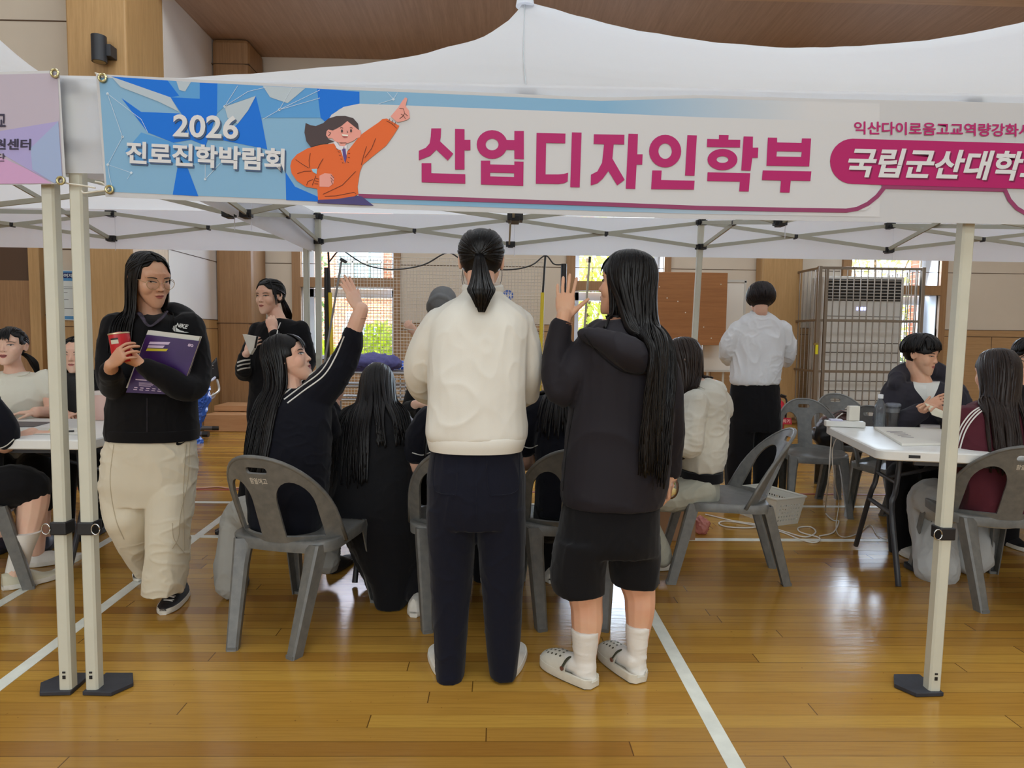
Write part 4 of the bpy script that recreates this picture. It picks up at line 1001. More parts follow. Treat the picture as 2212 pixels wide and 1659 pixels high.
    def face(s, lid=.5, lip=None, gaze=0.0, brow=True, ew=.078, open_=.016, mouth=0.0):
        h = s.hh; fw = s.hR @ V((0, 1, 0)); up = s.hR @ V((0, 0, 1)); rt = s.hR @ V((1, 0, 0))
        for sx in (-1, 1):
            cx, cz = sx * .150, .028; q = MB()
            # almond eye: outline on the surface, slightly domed
            N = 14; top_, bot_ = [], []
            for k in range(N + 1):
                u = -1 + 2 * k / N; x = cx + u * ew; hp = (1 - u * u) ** .8
                top_.append(s.fsurf(x, cz + open_ * 1.25 * hp + .004 * u * sx, .0012)); bot_.append(s.fsurf(x, cz - open_ * .85 * hp + .004 * u * sx, .0012))
            vs = []; 
            for a, b in zip(top_, bot_): m_ = (a + b) / 2 + fw * .0012; vs += [a, m_, b]
            q.add(vs, [(3 * i + j, 3 * i + 3 + j, 3 * i + 4 + j, 3 * i + 1 + j) for i in range(N) for j in (0, 1)]); e = q.build('eye', M_eyew, s.root, angle=None)
            ic = s.fsurf(cx + gaze * ew, cz + .002, .0016); q = MB(); r = min(.031, open_ * 1.6) * h
            q.ell(ic, (.031 * h, .0012, r), s.hR, 16, 8); obj('iris', q.mesh('iris'), M_iris, e)
            q = MB(); q.tube([p + fw * .0012 for p in top_], [.0010 + .0012 * (1 - abs(2 * k / N - 1)) for k in range(N + 1)], 6); obj('eyelash', q.mesh('lash'), M_lash, e)
            if brow:
                q = MB(); q.tube([s.fsurf(sx * x, z, .0008) for x, z in ((.07, .100), (.11, .108), (.165, .112), (.215, .104), (.25, .090))], [.0014, .0024, .0023, .0017, .0007], 8, res=12, up=fw, flat=.4); q.build('eyebrow', mat('brow', (58, 44, 38), .8), s.root)
        q = MB(); N = 14; rows = []
        for k in range(N + 1):
            u = -1 + 2 * k / N; x = u * .088; hu = (1 - u * u) ** .7
            zs = [-.245 + (.030 - .008 * math.exp(-(u / .16) ** 2)) * hu, -.245 + .012 * hu, -.2465, -.247 - mouth * hu - .016 * hu, -.248 - mouth * hu - .038 * hu]
            rows.append([s.fsurf(x, z, .0008 + (.0008 if i in (1, 3) else 0) * hu) for i, z in enumerate(zs)])
        q.rings(rows, False, closed=False); q.build('lips', lip or M_lip, s.root, angle=None)
        q = MB(); q.tube([s.fsurf(-.085 + .17 * k / 8, -.2465 - mouth * .5 * (1 - (k / 4 - 1) ** 2), .0012) for k in range(9)], [.0004] + [.0009 + mouth * h * .35] * 7 + [.0004], 6); q.build('mouth_line', mat('mouth_dark', (110, 54, 50), .6), s.root)
        for sx in (-1, 1):
            q = MB(); q.ell(s.fsurf(sx * .038, -.142, .0002), (.014 * h, .001, .008 * h), s.hR, 10, 6); q.build('nostril', mat('nostril_dark', (120, 74, 62), .8), s.root)
    # --- hair
    def hair(s, m_=None, name='hair'): return Hair(s, m_ or HB_, name)
    def decal(s, garment, polys, m_, name, off=.0016, parent=None):
        """thin print laid on the garment surface where the photo shows it"""
        bv = s.gb[garment]; q = MB(); from_ = CAMP
        for vs, fs in polys:
            out = []; 
            for px, py in vs:
                d = ray(px, py).normalized(); hit = bv.ray_cast(from_, d)
                out.append((hit[0] + hit[1] * off) if hit[0] is not None else None)
            ok = [o for o in out if o is not None]
            if not ok: continue
            out = [o if o is not None else ok[0] for o in out]; q.add(out, fs)
        if q.f: return obj(name, q.mesh(name, False), m_, parent or s.go[garment])
    def patch(s, garment, rows, m_, name, off=.002, nx=10):
        """inset panel on a garment given as photo rows (y, left x, right x)"""
        vs = []; q = crom([V(r) for r in rows], 4 * (len(rows) - 1))
        for y, a, b in q: vs += [(a + (b - a) * i / nx, y) for i in range(nx + 1)]
        W = nx + 1; return s.decal(garment, [(vs, [(j * W + i, j * W + i + 1, (j + 1) * W + i + 1, (j + 1) * W + i) for j in range(len(q) - 1) for i in range(nx)])], m_, name, off)
    def strip(s, garment, pts, m_, w=.010, name='stripe', off=.002, n=40, th=.0014):
        """narrow ribbon following the garment under a line of photo points (px,py)"""
        bv = s.gb[garment]; path = crom([V((p[0], p[1])) for p in pts], n); ps = []
        for p in path:
            h_ = bv.ray_cast(CAMP, ray(p[0], p[1]).normalized())
            if h_[0] is not None: ps.append((h_[0], h_[1]))
        if len(ps) < 3: return
        q = MB(); rs = []
        for i, (p, nn) in enumerate(ps):
            t_ = (ps[min(i + 1, len(ps) - 1)][0] - ps[max(0, i - 1)][0]).normalized(); sd = t_.cross(nn).normalized() * (w / 2)
            rs.append([p + nn * (off + th) - sd, p + nn * (off + th) + sd, p - nn * .001 + sd, p - nn * .001 - sd])
        q.rings(rs, True); return obj(name, q.mesh(name, True, 50), m_, s.go[garment])
HC, HRAD = V((0, -.045, .115)), V((.362, .452, .402))
class Hair:
    def __init__(s, fig, m_, name): s.f = fig; s.q = MB(); s.m = m_; s.name = name; s.rnd = random.Random(int(abs(fig.hc.x) * 1000 + fig.hc.y * 377)); s.cols = [b for b in fig.gb.values()]
    def on(s, d, k=1.0): d = d.normalized(); return s.f.loc(*(HC + V((d.x * HRAD.x, d.y * HRAD.y, d.z * HRAD.z)) * k))
    def cap(s, front=.30, side=.02, k=.985, yc=.02, back=-.62):
        """close-fitting shell with a hairline: sinks into the head over the face"""
        f = s.f; rs = []; NU, NV = 88, 60
        for i in range(NV + 1):
            a = -pi / 2 + .05 + (pi - .1) * i / NV; ring = []
            for j in range(NU):
                b = 2 * pi * j / NU; d = V((cos(a) * cos(b), cos(a) * sin(b), sin(a))); p = HC + V((d.x * HRAD.x, d.y * HRAD.y, d.z * HRAD.z)) * k
                lim = front - max(0, abs(p.x) - .08) * .75 if p.y > .20 else (side if p.y > yc else back)
                u_ = max(0.0, min(1.0, (lim + .02 + .035 * noise.noise(V((p.x * 9, p.y * 9, 3))) - p.z) / .05)); p = HC + (p - HC) * (1 - .26 * u_)
                ring.append(f.loc(*p))
            rs.append(ring)
        s.q.rings(rs); return s
    def lock(s, pts, w, th=.35, taper=.25, n=6, center=None):
        L = len(pts); rr = [w * (.55 + .45 * min(1, i / 3)) * (1 - (1 - taper) * max(0, (i / (L - 1) - .55) / .45) ** 1.3) for i in range(L)]
        up = (pts[0] - (center or s.f.hc)); s.q.tube(pts, rr, n, up=up, flat=th)
    def clear(s, p, margin):
        for b in s.cols:
            loc, nn, i, d = b.find_nearest(p, .25)
            if loc is not None and (p - loc).dot(nn) < margin: p = loc + nn * margin
        return p
    def sphere_path(s, d0, d1, n, k=1.0, bulge=.03):
        q = d0.normalized().rotation_difference(d1.normalized()); out = []
        for i in range(n + 1):
            t = i / n; dd = Quaternion((1, 0, 0, 0)).slerp(q, t) @ d0.normalized(); out.append(s.on(dd, k * (1 + bulge * sin(pi * t))))
        return out
    def drape(s, n, th0, th1, zend, part=0.0, w=.011, ze=-.25, k=1.0, jit=.03, step=.022, drift=None, margin=.006, pull=None, wave=.004, crown=-.35, taper=.3, sides=(-1, 1), droop=1.0, spread=.0):
        """locks from the parting over the skull, then hanging to height zend; th = degrees from the face round to the back"""
        f = s.f; R = f.hR
        n = int(n * 1.8); w *= .66
        for i in range(n):
            for sx in sides:
                th = radians(th0 + (th1 - th0) * (i + s.rnd.uniform(-.4, .4)) / max(1, n - 1)); th = max(radians(min(th0, th1)), min(radians(180), th))
                fr = (1 - th / pi); d0 = V((part + sx * .03, .30 * max(0, fr * 2 - .5) + crown * (1 - min(1, fr * 1.5)), 1.0)); zz = ze + s.rnd.uniform(-.08, .08)
                d1 = V((sx * sin(th), cos(th), zz)); kk = k * s.rnd.uniform(.985, 1.045)
                pts = s.sphere_path(d0, d1, 8, kk); mg = margin + s.rnd.uniform(0, .010); n0 = len(pts); v = (pts[-1] - pts[-2]).normalized(); p = pts[-1]; zt = zend + s.rnd.uniform(-jit, jit); ph = s.rnd.uniform(0, 6); it = 0
                while p.z > zt and it < 60:
                    v = (v * .72 + V((0, 0, -1)) * .28 * droop + (V(drift) * .1 if drift else V((0, 0, 0)))).normalized()
                    p = p + v * step
                    if pull is not None:
                        tgt, amt = pull(i / max(1, n - 1)) if callable(pull) else pull; p = p + V(((tgt.x - p.x) * amt, (tgt.y - p.y) * amt, 0))
                    p = p + V((sin(ph + it * .5), cos(ph * 1.3 + it * .4), 0)) * wave * .3
                    p = s.clear(p, mg); pts.append(p); it += 1
                for _ in range(5):
                    q_ = pts[:]
                    for a in range(4, len(pts) - 1): q_[a] = (pts[a - 1] + pts[a] * 2 + pts[a + 1]) / 4
                    pts = q_
                s.lock(pts, w * s.rnd.uniform(.7, 1.25), th=.22, taper=taper)
        return s
    def mop(s, n, d0, ends, w=.010, k=1.0, lift=.02):
        """short hair: locks from the crown outwards; ends = list of (theta deg, elevation)"""
        n = int(n * 1.6); w *= .75
        for i in range(n):
            th, el = ends[i % len(ends)]; th += s.rnd.uniform(-9, 9); el += s.rnd.uniform(-.07, .07)
            d1 = V((sin(radians(th)), cos(radians(th)), el)); st = V((d0[0] + s.rnd.uniform(-.35, .35), d0[1] + s.rnd.uniform(-.35, .35), 1)).lerp(d1, s.rnd.choice((0, 0, .2, .4)))
            s.lock(s.sphere_path(st, d1, 8, k * s.rnd.uniform(1.0, 1.07), lift), w * s.rnd.uniform(.7, 1.3), taper=.3)
        return s
    def gather(s, n, tie, w=.010, el0=-.35, th0=40, th1=178, k=1.0, high=True):
        """hair combed back from the hairline to a tie (direction in head space)"""
        for i in range(n):
            for sx in (-1, 1):
                th = radians(s.rnd.uniform(min(th0, 20), th1)); z = s.rnd.uniform(.74, 1.35) if th < 1.15 else s.rnd.uniform(.12, .95) if th < 1.75 else s.rnd.uniform(el0, .95)
                d0 = V((sx * sin(th), cos(th), z)); s.lock(s.sphere_path(d0, V(tie), 9, k * s.rnd.uniform(.99, 1.025), .02), w * s.rnd.uniform(.45, .85), th=.25, taper=.8)
        return s
    def sweep(s, n, part=.05, th=105, el=-.15, w=.006, k=1.0, sides=(-1, 1)):
        """locks combed from the parting across the temples and back over the ears"""
        for i in range(n):
            for sx in sides:
                u = (i + s.rnd.random()) / n; d0 = V((part + sx * (.02 + .10 * u), .80 - .45 * u, 1)); t_ = radians(th - 8 + 40 * u); d1 = V((sx * sin(t_), cos(t_), el + .25 * u + s.rnd.uniform(-.08, .08)))
                s.lock(s.sphere_path(d0, d1, 9, k * s.rnd.uniform(.99, 1.02), .015), w * s.rnd.uniform(.7, 1.2), th=.22, taper=.5)
        return s
    def bangs(s, n, x0, x1, el=.2, w=.0045, k=1.0):
        for i in range(n):
            x = x0 + (x1 - x0) * (i + s.rnd.uniform(-.5, .5)) / max(1, n - 1); e = el + s.rnd.uniform(-.10, .16) - abs(x) * .25
            s.lock(s.sphere_path(V((x * .45 + s.rnd.uniform(-.08, .08), .45, 1)), V((x * 1.2, 1, e)), 8, k * s.rnd.uniform(.985, 1.02), .03), w * s.rnd.uniform(.6, 1.2), th=.25, taper=.12)
        return s
    def tail(s, n, tie, pts, r0=.012, r1=.035, w=.007, end=.02, margin=.004):
        """tied tail: locks fanning along a path of world points"""
        base = crom([s.on(V(tie), 1.02)] + [V(p) for p in pts], 14)
        n = int(n * 2.2); w *= .55
        for i in range(n):
            a = s.rnd.uniform(0, 2 * pi); rr = sqrt(s.rnd.uniform(0.05, 1)); out = []; cut = s.rnd.uniform(.74, 1.0); ax = V((1, 0, 0)); 
            for j, p in enumerate(base):
                t = j / 14
                if t > cut: break
                r = (r0 + (r1 - r0) * min(1, t * 2.0)) * (1 if t < .55 else max(.12, 1 - (t - .55) * 2.0)); q = p + V((cos(a), sin(a) * .8, 0)) * r * rr; out.append(q if t < .15 else s.clear(q, margin))
            s.lock(out, w * s.rnd.uniform(.7, 1.2), taper=.35)
        return s
    def done(s): return s.q.build(s.name, s.m, s.f.root, angle=None)
# --- shoes
def shoe(fig, heel, yaw, L=.245, W=.088, mu=None, ms=None, h=.075, toe_up=0.0, lift=0.0, laces=None, collar=.06, name='shoe', opening=True, pitch=0.0):
    """low shoe standing on the floor: heel = floor point of the heel, yaw = toe direction (0 = away from the camera)"""
    y = radians(yaw); f = V((sin(y), cos(y), 0)); pt = radians(pitch); fz = V((f.x * cos(pt), f.y * cos(pt), -sin(pt))); r = V((cos(y), -sin(y), 0)); u = r.cross(fz) if pitch else V((0, 0, 1)); o = V((heel[0], heel[1], lift))
    def prof_w(t): return W / 2 * (.62 + .38 * sin(min(1, t * 2.2) * pi / 2)) * (1 if t < .62 else sqrt(max(0.02, 1 - ((t - .62) / .40) ** 2.2)))
    rs = []; ss = []; N = 16
    for i in range(N + 1):
        t = .0 + i / N; x = t * L; w = prof_w(t) * (.55 if i == 0 else .85 if i == 1 else 1); up = toe_up * max(0, t - .7)
        hh = h * (1.0 if t < .42 else 1 - .52 * min(1, (t - .42) / .30)) * (1 if t < .9 else .82)
        c = o + fz * x + u * up
        rs.append([c + r * (w * cos(a) * (1 if sin(a) < .5 else .86)) + u * (.018 + (hh - .018) * max(0, sin(a)) ** .8) for a in [2 * pi * k / 18 for k in range(18)]])
        ss.append([c + r * (w * 1.05 * cx) + u * z for cx, z in ((-1, .004), (-1.02, .014), (-.98, .026), (.98, .026), (1.02, .014), (1, .004), (.8, 0), (-.8, 0))])
    q = MB(); q.rings(rs); so = q.build(name, mu, fig.root, angle=60)
    q = MB(); q.rings(ss); obj('sole', q.mesh('sole', True, 50), ms, so)
    if laces:
        for k in range(4):
            t = .50 + .075 * k; hh = h * (1 - .52 * min(1, max(0, t - .42) / .30)); c = o + fz * (t * L) + u * (hh + .002); wv = .022
            q = MB(); q.tube([c - r * wv, c + u * .003 + fz * .008, c + r * wv], .0026, 6, res=6); q.tube([c + r * wv, c + u * .003 + fz * .010, c - r * wv + fz * .016], .0026, 6, res=6); obj('lace', q.mesh('lace'), laces, so)
    return so
# ================================================================ PEOPLE IN FRONT
M_sweat = cloth('sweat_cream', (229, 227, 219), .9, .3, 420, .12, .02)
M_navy = cloth('navy_wool', (17, 19, 33), .9, .35)
M_black = cloth('black_cloth', (16, 15, 18), .88, .3)
M_blackj = cloth('black_shell', (34, 31, 37), .7, .2, 500, .1)
M_cream = cloth('cream_nylon', (226, 217, 196), .72, .15, 600, .06, .03)
M_sock = cloth('white_sock', (230, 226, 220), .9, .3)
M_sole = mat('white_sole', (222, 218, 208), .6, var=.06, vscale=40)
M_shoew = mat('white_leather', (226, 222, 214), .5, var=.04, vscale=30)
M_shoeb = mat('black_mesh', (30, 30, 34), .6, bump=.3, bscale=500)
M_whitetape = mat('white_tape', (226, 224, 218), .7)
# ---- the girl in the white sweatshirt, seen from behind
Y = .12
f = Fig('girl in a white sweatshirt and navy trousers standing with her back to the camera', G(1030, 1472), .0035)
t = f.garment('sweatshirt', M_sweat, .006, 6, folds(.0125, 4.4, sz=.40, seed=1, fine=.2))
f.trunk(t, [(622, 1006, 1080, Y, .060), (640, 990, 1098, Y, .075), (655, 958, 1124, Y, .095), (680, 932, 1148, Y, .115), (720, 922, 1150, Y, .130), (800, 922, 1140, Y, .140), (880, 922, 1134, Y, .140), (935, 918, 1138, Y, .138), (952, 925, 1134, Y, .128), (962, 928, 1131, Y, .122), (969, 929, 1129, Y, .120)])
f.limb(t, [(950, 700, Y, 40), (918, 755, Y + .02, 37), (903, 805, Y + .06, 33), (910, 842, Y + .15, 26), (935, 862, Y + .27, 20)], core=.6)
f.limb(t, [(1120, 700, Y, 40), (1138, 755, Y + .02, 38), (1142, 810, Y + .05, 33), (1135, 850, Y + .14, 27), (1112, 872, Y + .27, 20)], core=.6)
p = f.garment('trousers', M_navy, .005, 3, folds(.007, 5.5, sz=.4, seed=2))
f.trunk(p, [(950, 936, 1124, Y, .112), (985, 928, 1131, Y, .120), (1040, 921, 1137, Y, .132), (1090, 921, 1137, Y, .132), (1130, 922, 1136, Y, .120)])
f.trunk(p, [(1090, 921, 1036, Y, .110), (1150, 923, 1030, Y, .102), (1250, 927, 1021, Y, .088), (1350, 933, 1012, Y, .082), (1420, 938, 1006, Y, .082), (1457, 940, 1003, Y, .084)], core=.6)
f.trunk(p, [(1090, 1022, 1137, Y, .110), (1150, 1028, 1136, Y, .102), (1250, 1038, 1132, Y, .088), (1350, 1044, 1126, Y, .082), (1420, 1052, 1122, Y, .080), (1453, 1056, 1119, Y, .080)], core=.6)
f.headform(1040, 566, Y + .03, .222, yaw=2, pitch=-12, neck=(1042, 655, Y))
f.limb(None, [(935, 860, Y + .27, 15), (960, 850, Y + .36, 12)], core=1.0); f.limb(None, [(1112, 870, Y + .27, 15), (1085, 858, Y + .36, 12)], core=1.0)
hand(f.b, P(962, 849, Y + .36), (.5, .6, .05), (0, .3, -1), curls=(40, 45, 50, 55), side=-1); hand(f.b, P(1084, 857, Y + .36), (-.5, .6, .05), (0, .3, -1), curls=(40, 45, 50, 55), side=1)
f.finish()
q = MB(); c = P(1043, 634, Y); q.tube([c + V((.064 * cos(a), .058 * sin(a), .016 + .012 * sin(a))) for a in [2 * pi * k / 30 for k in range(31)]], .011, 8, flat=1.6, up=V((0, 0, 1))); q.build('collar', M_sweat, f.root)
def hem_rib(garment, rows, m_, name='hem'):
    q = MB(); rs = []
    for y, xl, xr, Yc, b in rows:
        c = P((xl + xr) / 2, y, Yc); a = (xr - xl) / 2 * MPP(Yc); rs.append([c + V((a * abs(cos(t_)) ** .87 * (1 if cos(t_) > 0 else -1), b * abs(sin(t_)) ** .87 * (1 if sin(t_) > 0 else -1), 0)) for t_ in [2 * pi * k / 48 for k in range(48)]])
    q.rings(rs); return obj(name, q.mesh(name, True, 50), m_, f.go[garment])
hem_rib('sweatshirt', [(938, 923, 1136, Y, .134), (944, 921, 1138, Y, .137), (960, 924, 1134, Y, .132), (970, 927, 1130, Y, .128)], M_sweat)
for pts in ([(940, 975), (935, 1030), (942, 1062), (975, 1068), (985, 1060), (987, 975)], [(1050, 978), (1056, 1060), (1072, 1070), (1112, 1064), (1122, 1040), (1122, 975)]):
    f.strip('trousers', pts, M_navy, .004, 'pocket_seam', .0006, 60, .0012)
f.strip('trousers', [(1026, 972), (1028, 1060), (1028, 1120)], M_navy, .004, 'back_seam', .0006, 30, .0012)
for hx, hy, yw in ((978, 1475, -17), (1086, 1471, 13)):
    g_ = G(hx, hy); shoe(f, (g_.x, g_.y), yw, .265, .104, M_shoew, M_sole, .07)
h = f.hair(); tie = V((0, -1.0, -.38))
h.cap(front=.26, side=.02, k=1.0); h.gather(150, tie, .011, el0=-.5, th0=35); h.gather(60, tie, .006, el0=-.55, th0=30, k=1.02)
tp_ = f.hc + f.hR @ V((0, -.55, -.05)) * f.hh
h.tail(90, tie, [P(1040, 608, Y - .115), P(1041, 640, Y - .14), P(1040, 684, Y - .135)], .013, .048, .007)
for pts in ([(1001, 575, Y + .05), (998, 605, Y + .05), (1004, 626, Y + .03)], [(1003, 580, Y + .04), (1002, 606, Y + .04), (1010, 634, Y)], [(1084, 578, Y + .05), (1084, 600, Y + .05), (1077, 626, Y + .02)]):
    h.lock(crom([P(*a) for a in pts], 8), .003)
h.done()
q = MB(); c = h.on(tie, 1.03); q.tube([c + V((.016 * cos(a), .006, .012 * sin(a))) for a in [2 * pi * k / 16 for k in range(17)]], .005, 7); q.build('hair_tie', M_black, f.root)
# ---- the girl in black with clogs, waving
Y = .10
f = Fig('girl in a black hooded jacket and black shorts waving, standing in white clogs', G(1330, 1480), .0033, SK2)
t = f.garment('jacket', M_blackj, .006, 6, folds(.009, 5.5, sz=.5, seed=4))
f.trunk(t, [(690, 1290, 1385, Y, .07), (705, 1268, 1405, Y, .095), (725, 1250, 1428, Y, .115), (760, 1240, 1446, Y, .130), (840, 1232, 1452, Y, .140), (930, 1222, 1452, Y, .145), (1010, 1212, 1448, Y, .150), (1060, 1208, 1438, Y, .150), (1088, 1212, 1428, Y, .146)])
f.limb(t, [(1290, 745, Y, 44), (1245, 800, Y - .02, 42), (1215, 845, Y - .02, 36), (1200, 800, Y - .01, 30), (1205, 745, Y, 27), (1211, 708, Y, 25)], core=.55)
f.limb(t, [(1416, 755, Y, 40), (1440, 830, Y, 34), (1450, 910, Y + .02, 31), (1452, 980, Y + .05, 25), (1450, 1018, Y + .06, 22)], core=.6)
# hood hanging down the back
f.limb(t, [(1262, 722, Y - .085, 16), (1305, 735, Y - .125, 24), (1350, 758, Y - .15, 34), (1390, 772, Y - .14, 32), (1408, 738, Y - .11, 24)], core=0)
s_ = f.garment('shorts', M_black, .007, 6, folds(.007, 6, seed=5))
f.trunk(s_, [(1060, 1222, 1425, Y, .130), (1120, 1208, 1427, Y, .140), (1165, 1200, 1427, Y, .140), (1190, 1198, 1427, Y, .13)])
f.trunk(s_, [(1160, 1198, 1318, Y - .02, .12), (1210, 1188, 1312, Y - .02, .115), (1250, 1184, 1310, Y - .02, .112), (1274, 1190, 1309, Y - .02, .110)], core=.6)
f.trunk(s_, [(1150, 1305, 1427, Y + .03, .12), (1200, 1312, 1425, Y + .03, .112), (1235, 1314, 1423, Y + .03, .11), (1256, 1316, 1421, Y + .03, .108)], core=.6)
f.limb(None, [(1256, 1230, Y - .01, 50), (1266, 1300, Y - .01, 37), (1268, 1345, Y - .02, 35), (1266, 1400, Y - .02, 26), (1264, 1450, Y - .03, 22), (1264, 1472, Y - .02, 22)], core=1.0, res=24)
f.limb(None, [(1368, 1220, Y + .03, 48), (1381, 1280, Y + .03, 36), (1382, 1320, Y + .02, 33), (1378, 1380, Y + .02, 24), (1376, 1440, Y + .01, 20), (1376, 1458, Y + .02, 21)], core=1.0, res=24)
f.headform(1352, 612, Y + .02, .222, yaw=-62, pitch=2, neck=(1340, 700, Y + .01))
f.limb(None, [(1211, 712, Y, 20), (1216, 695, Y, 17), (1219, 680, Y, 17)], core=1.0)
hand(f.b, P(1219, 690, Y), (.02, 0.05, 1), (.35, 1, 0), L=.160, curls=(14, 10, 18, 30), side=-1, spread=6, thumb=44, tcurl=-10, tin=.05)
f.limb(None, [(1450, 1015, Y + .06, 17), (1449, 1030, Y + .06, 15)], core=1.0); hand(f.b, P(1449, 1028, Y + .06), (-.05, .1, -1), (-.9, .2, 0), L=.16, curls=(70, 75, 80, 85), side=1, thumb=25, tcurl=40)
f.finish(); f.face(open_=.012)
q = MB(); 
for dz, r in ((0, .030), (.006, .031)): q.tube([P(1217, 703, Y) + V((r * cos(a), r * sin(a), dz + .003 * cos(a))) for a in [2 * pi * k / 24 for k in range(25)]], .0013, 6)
q.build('bracelet', mat('rose_gold', (226, 160, 124), .3, metal=.8), f.root)
for a_, nm in (([(1262, 722), (1290, 760), (1340, 800), (1385, 806), (1402, 785)], 'hood_seam'), ([(1240, 880), (1226, 960), (1216, 1060)], 'side_seam')):
    f.strip('jacket', a_, M_black, .005, nm, .001, 40)
h = f.hair(); h.cap(front=.24, side=-.5, k=1.0, yc=.08)
zt = P(1430, 985, Y - .1).z
h.drape(60, 78, 180, zt, w=.014, ze=-.3, pull=lambda u: (P(1425 - 20 * u, 800, Y - .12 - .04 * u), .06), jit=.10, margin=.008, sides=(1,))
h.drape(90, 62, 180, zt + .05, w=.015, ze=-.35, pull=lambda u: (P(1375 + 62 * u, 800, Y - .17), .085), jit=.10, margin=.010, sides=(-1,))
h.drape(24, 58, 95, P(0, 722, Y).z, w=.011, ze=-.35, jit=.03, margin=.006, sides=(-1,))
h.bangs(40, -.30, .35, .12)
h.done()
M_croc, M_crocs = mat('clog_foam', (216, 210, 196), .6, var=.06, vscale=30), mat('clog_sole', (70, 66, 50), .7)
def clog(heel, yaw):
    y = radians(yaw); F_ = V((sin(y), cos(y), 0)); R_ = V((cos(y), -sin(y), 0)); U = V((0, 0, 1)); o = V((heel[0], heel[1], 0)); L = .255
    def w(t): return .050 * (.72 + .28 * sin(min(1, t * 1.6) * pi / 2)) * (1 if t < .66 else sqrt(max(.03, 1 - ((t - .66) / .36) ** 2.4)))
    q = MB(); rs = []
    for i in range(17):
        t = i / 16; c = o + F_ * (t * L); ww = w(t) * (.6 if i == 0 else 1); rs.append([c + R_ * (ww * a) + U * z for a, z in ((-1, .004), (-1.06, .016), (-1.02, .034), (-.86, .036), (-.8, .024), (.8, .024), (.86, .036), (1.02, .034), (1.06, .016), (1, .004))])
    q.rings(rs); base = q.build('clog', M_croc, f.root, angle=50)
    q = MB(); rs = []
    for i in range(13):
        t = .40 + .60 * i / 12; c = o + F_ * (t * L); hh = .030 + .052 * sqrt(max(0, 1 - ((t - .42) / .58) ** 2.0)) * (.92 + .08 * sin(pi * (t - .4) / .6)); ww = w(t) * 1.0
        rs.append([c + R_ * (ww * cos(a)) + U * (.026 + (hh - .026 + .004) * sin(a) ** .8) for a in [pi * k / 14 for k in range(15)]])
    q.rings(rs, False, closed=False); q.rings([[p - U * .004 for p in r] for r in rs], False, closed=False); up_ = q.build('clog_upper', M_croc, f.root, angle=60)
    bv = BVHTree.FromPolygons([V(v) for v in q.v], q.f); q2 = MB()
    for a, b in [(x, z) for x in (-.55, -.18, .18, .55) for z in (.56, .64, .72, .80)] + [(0, .87), (-.35, .87), (.35, .87)]:
        c = o + F_ * (b * L) + R_ * (w(b) * a); hit = bv.ray_cast(c + U * .2, -U)
        if hit[0] is not None:
            n_ = hit[1] if hit[1].z > 0 else -hit[1]; e1 = n_.orthogonal().normalized(); e2 = n_.cross(e1); q2.add([hit[0] + n_ * .0008 + (e1 * cos(k) + e2 * sin(k)) * .0048 for k in [2 * pi * j / 10 for j in range(10)]], [tuple(range(10))])
    obj('vent_hole', q2.mesh('vent_hole', False), mat('hole_dark', (92, 88, 74), .9), up_)
    q = MB(); q.tube([o + F_ * (.44 * L) + R_ * .052 + U * .052, o + F_ * (.40 * L) + R_ * .03 + U * .082, o + F_ * (.40 * L) - R_ * .03 + U * .082, o + F_ * (.44 * L) - R_ * .052 + U * .052], .009, 8, res=14, flat=.35, up=U); q.build('strap', mat('strap_olive', (66, 66, 48), .7), f.root)
    for s_ in (-1, 1): q = MB(); q.tube([o + F_ * (.43 * L) + R_ * (s_ * .053) + U * .05, o + F_ * (.43 * L) + R_ * (s_ * .0575) + U * .05], .008, 12); q.build('strap_button', mat('strap_brown', (110, 70, 54), .6), f.root)
    q = MB(); q.rings([[o + F_ * (t * L) + R_ * (w(t) * a * .96) + U * z for a, z in ((-1, 0), (1, 0), (1, .006), (-1, .006))] for t in [.06, .3, .6, .9, .97]]); q.build('outsole', M_crocs, f.root, smooth=False)
g_ = G(1285, 1487); clog((g_.x, g_.y), -42); g2 = G(1385, 1477); clog((g2.x, g2.y), -24)
for (cx, Yc, ys, xs_, g3, yw) in ((0, Y - .03, [1358, 1380, 1420, 1450, 1470], [(1233, 1296), (1234, 1294), (1239, 1288), (1237, 1290), (1236, 1293)], g_, -42), (0, Y + .01, [1348, 1370, 1405, 1435, 1458], [(1350, 1404), (1351, 1402), (1355, 1397), (1353, 1398), (1352, 1400)], g2, -24)):
    q = MB(); rs = []
    for y, (a, b) in zip(ys, xs_): c = P((a + b) / 2, y, Yc); r = (b - a) / 2 * MPP(Yc); rs.append([c + V((r * cos(k), r * 1.05 * sin(k), 0)) for k in [2 * pi * j / 24 for j in range(24)]])
    q.rings(rs); y_ = radians(yw); F_ = V((sin(y_), cos(y_), 0)); o = V((g3.x, g3.y, 0)); q.tube([o + F_ * .052 + V((0, 0, .062)), o + F_ * .09 + V((0, 0, .060)), o + F_ * .15 + V((0, 0, .045)), o + F_ * .2 + V((0, 0, .038))], [.034, .036, .034, .022], 14, res=12, round_caps=True)
    obj('sock', fuse(q, .005, 4, folds(.003, 14, sx=.4, sy=.4, sz=2.5, seed=6), 'sock'), M_sock, f.root)
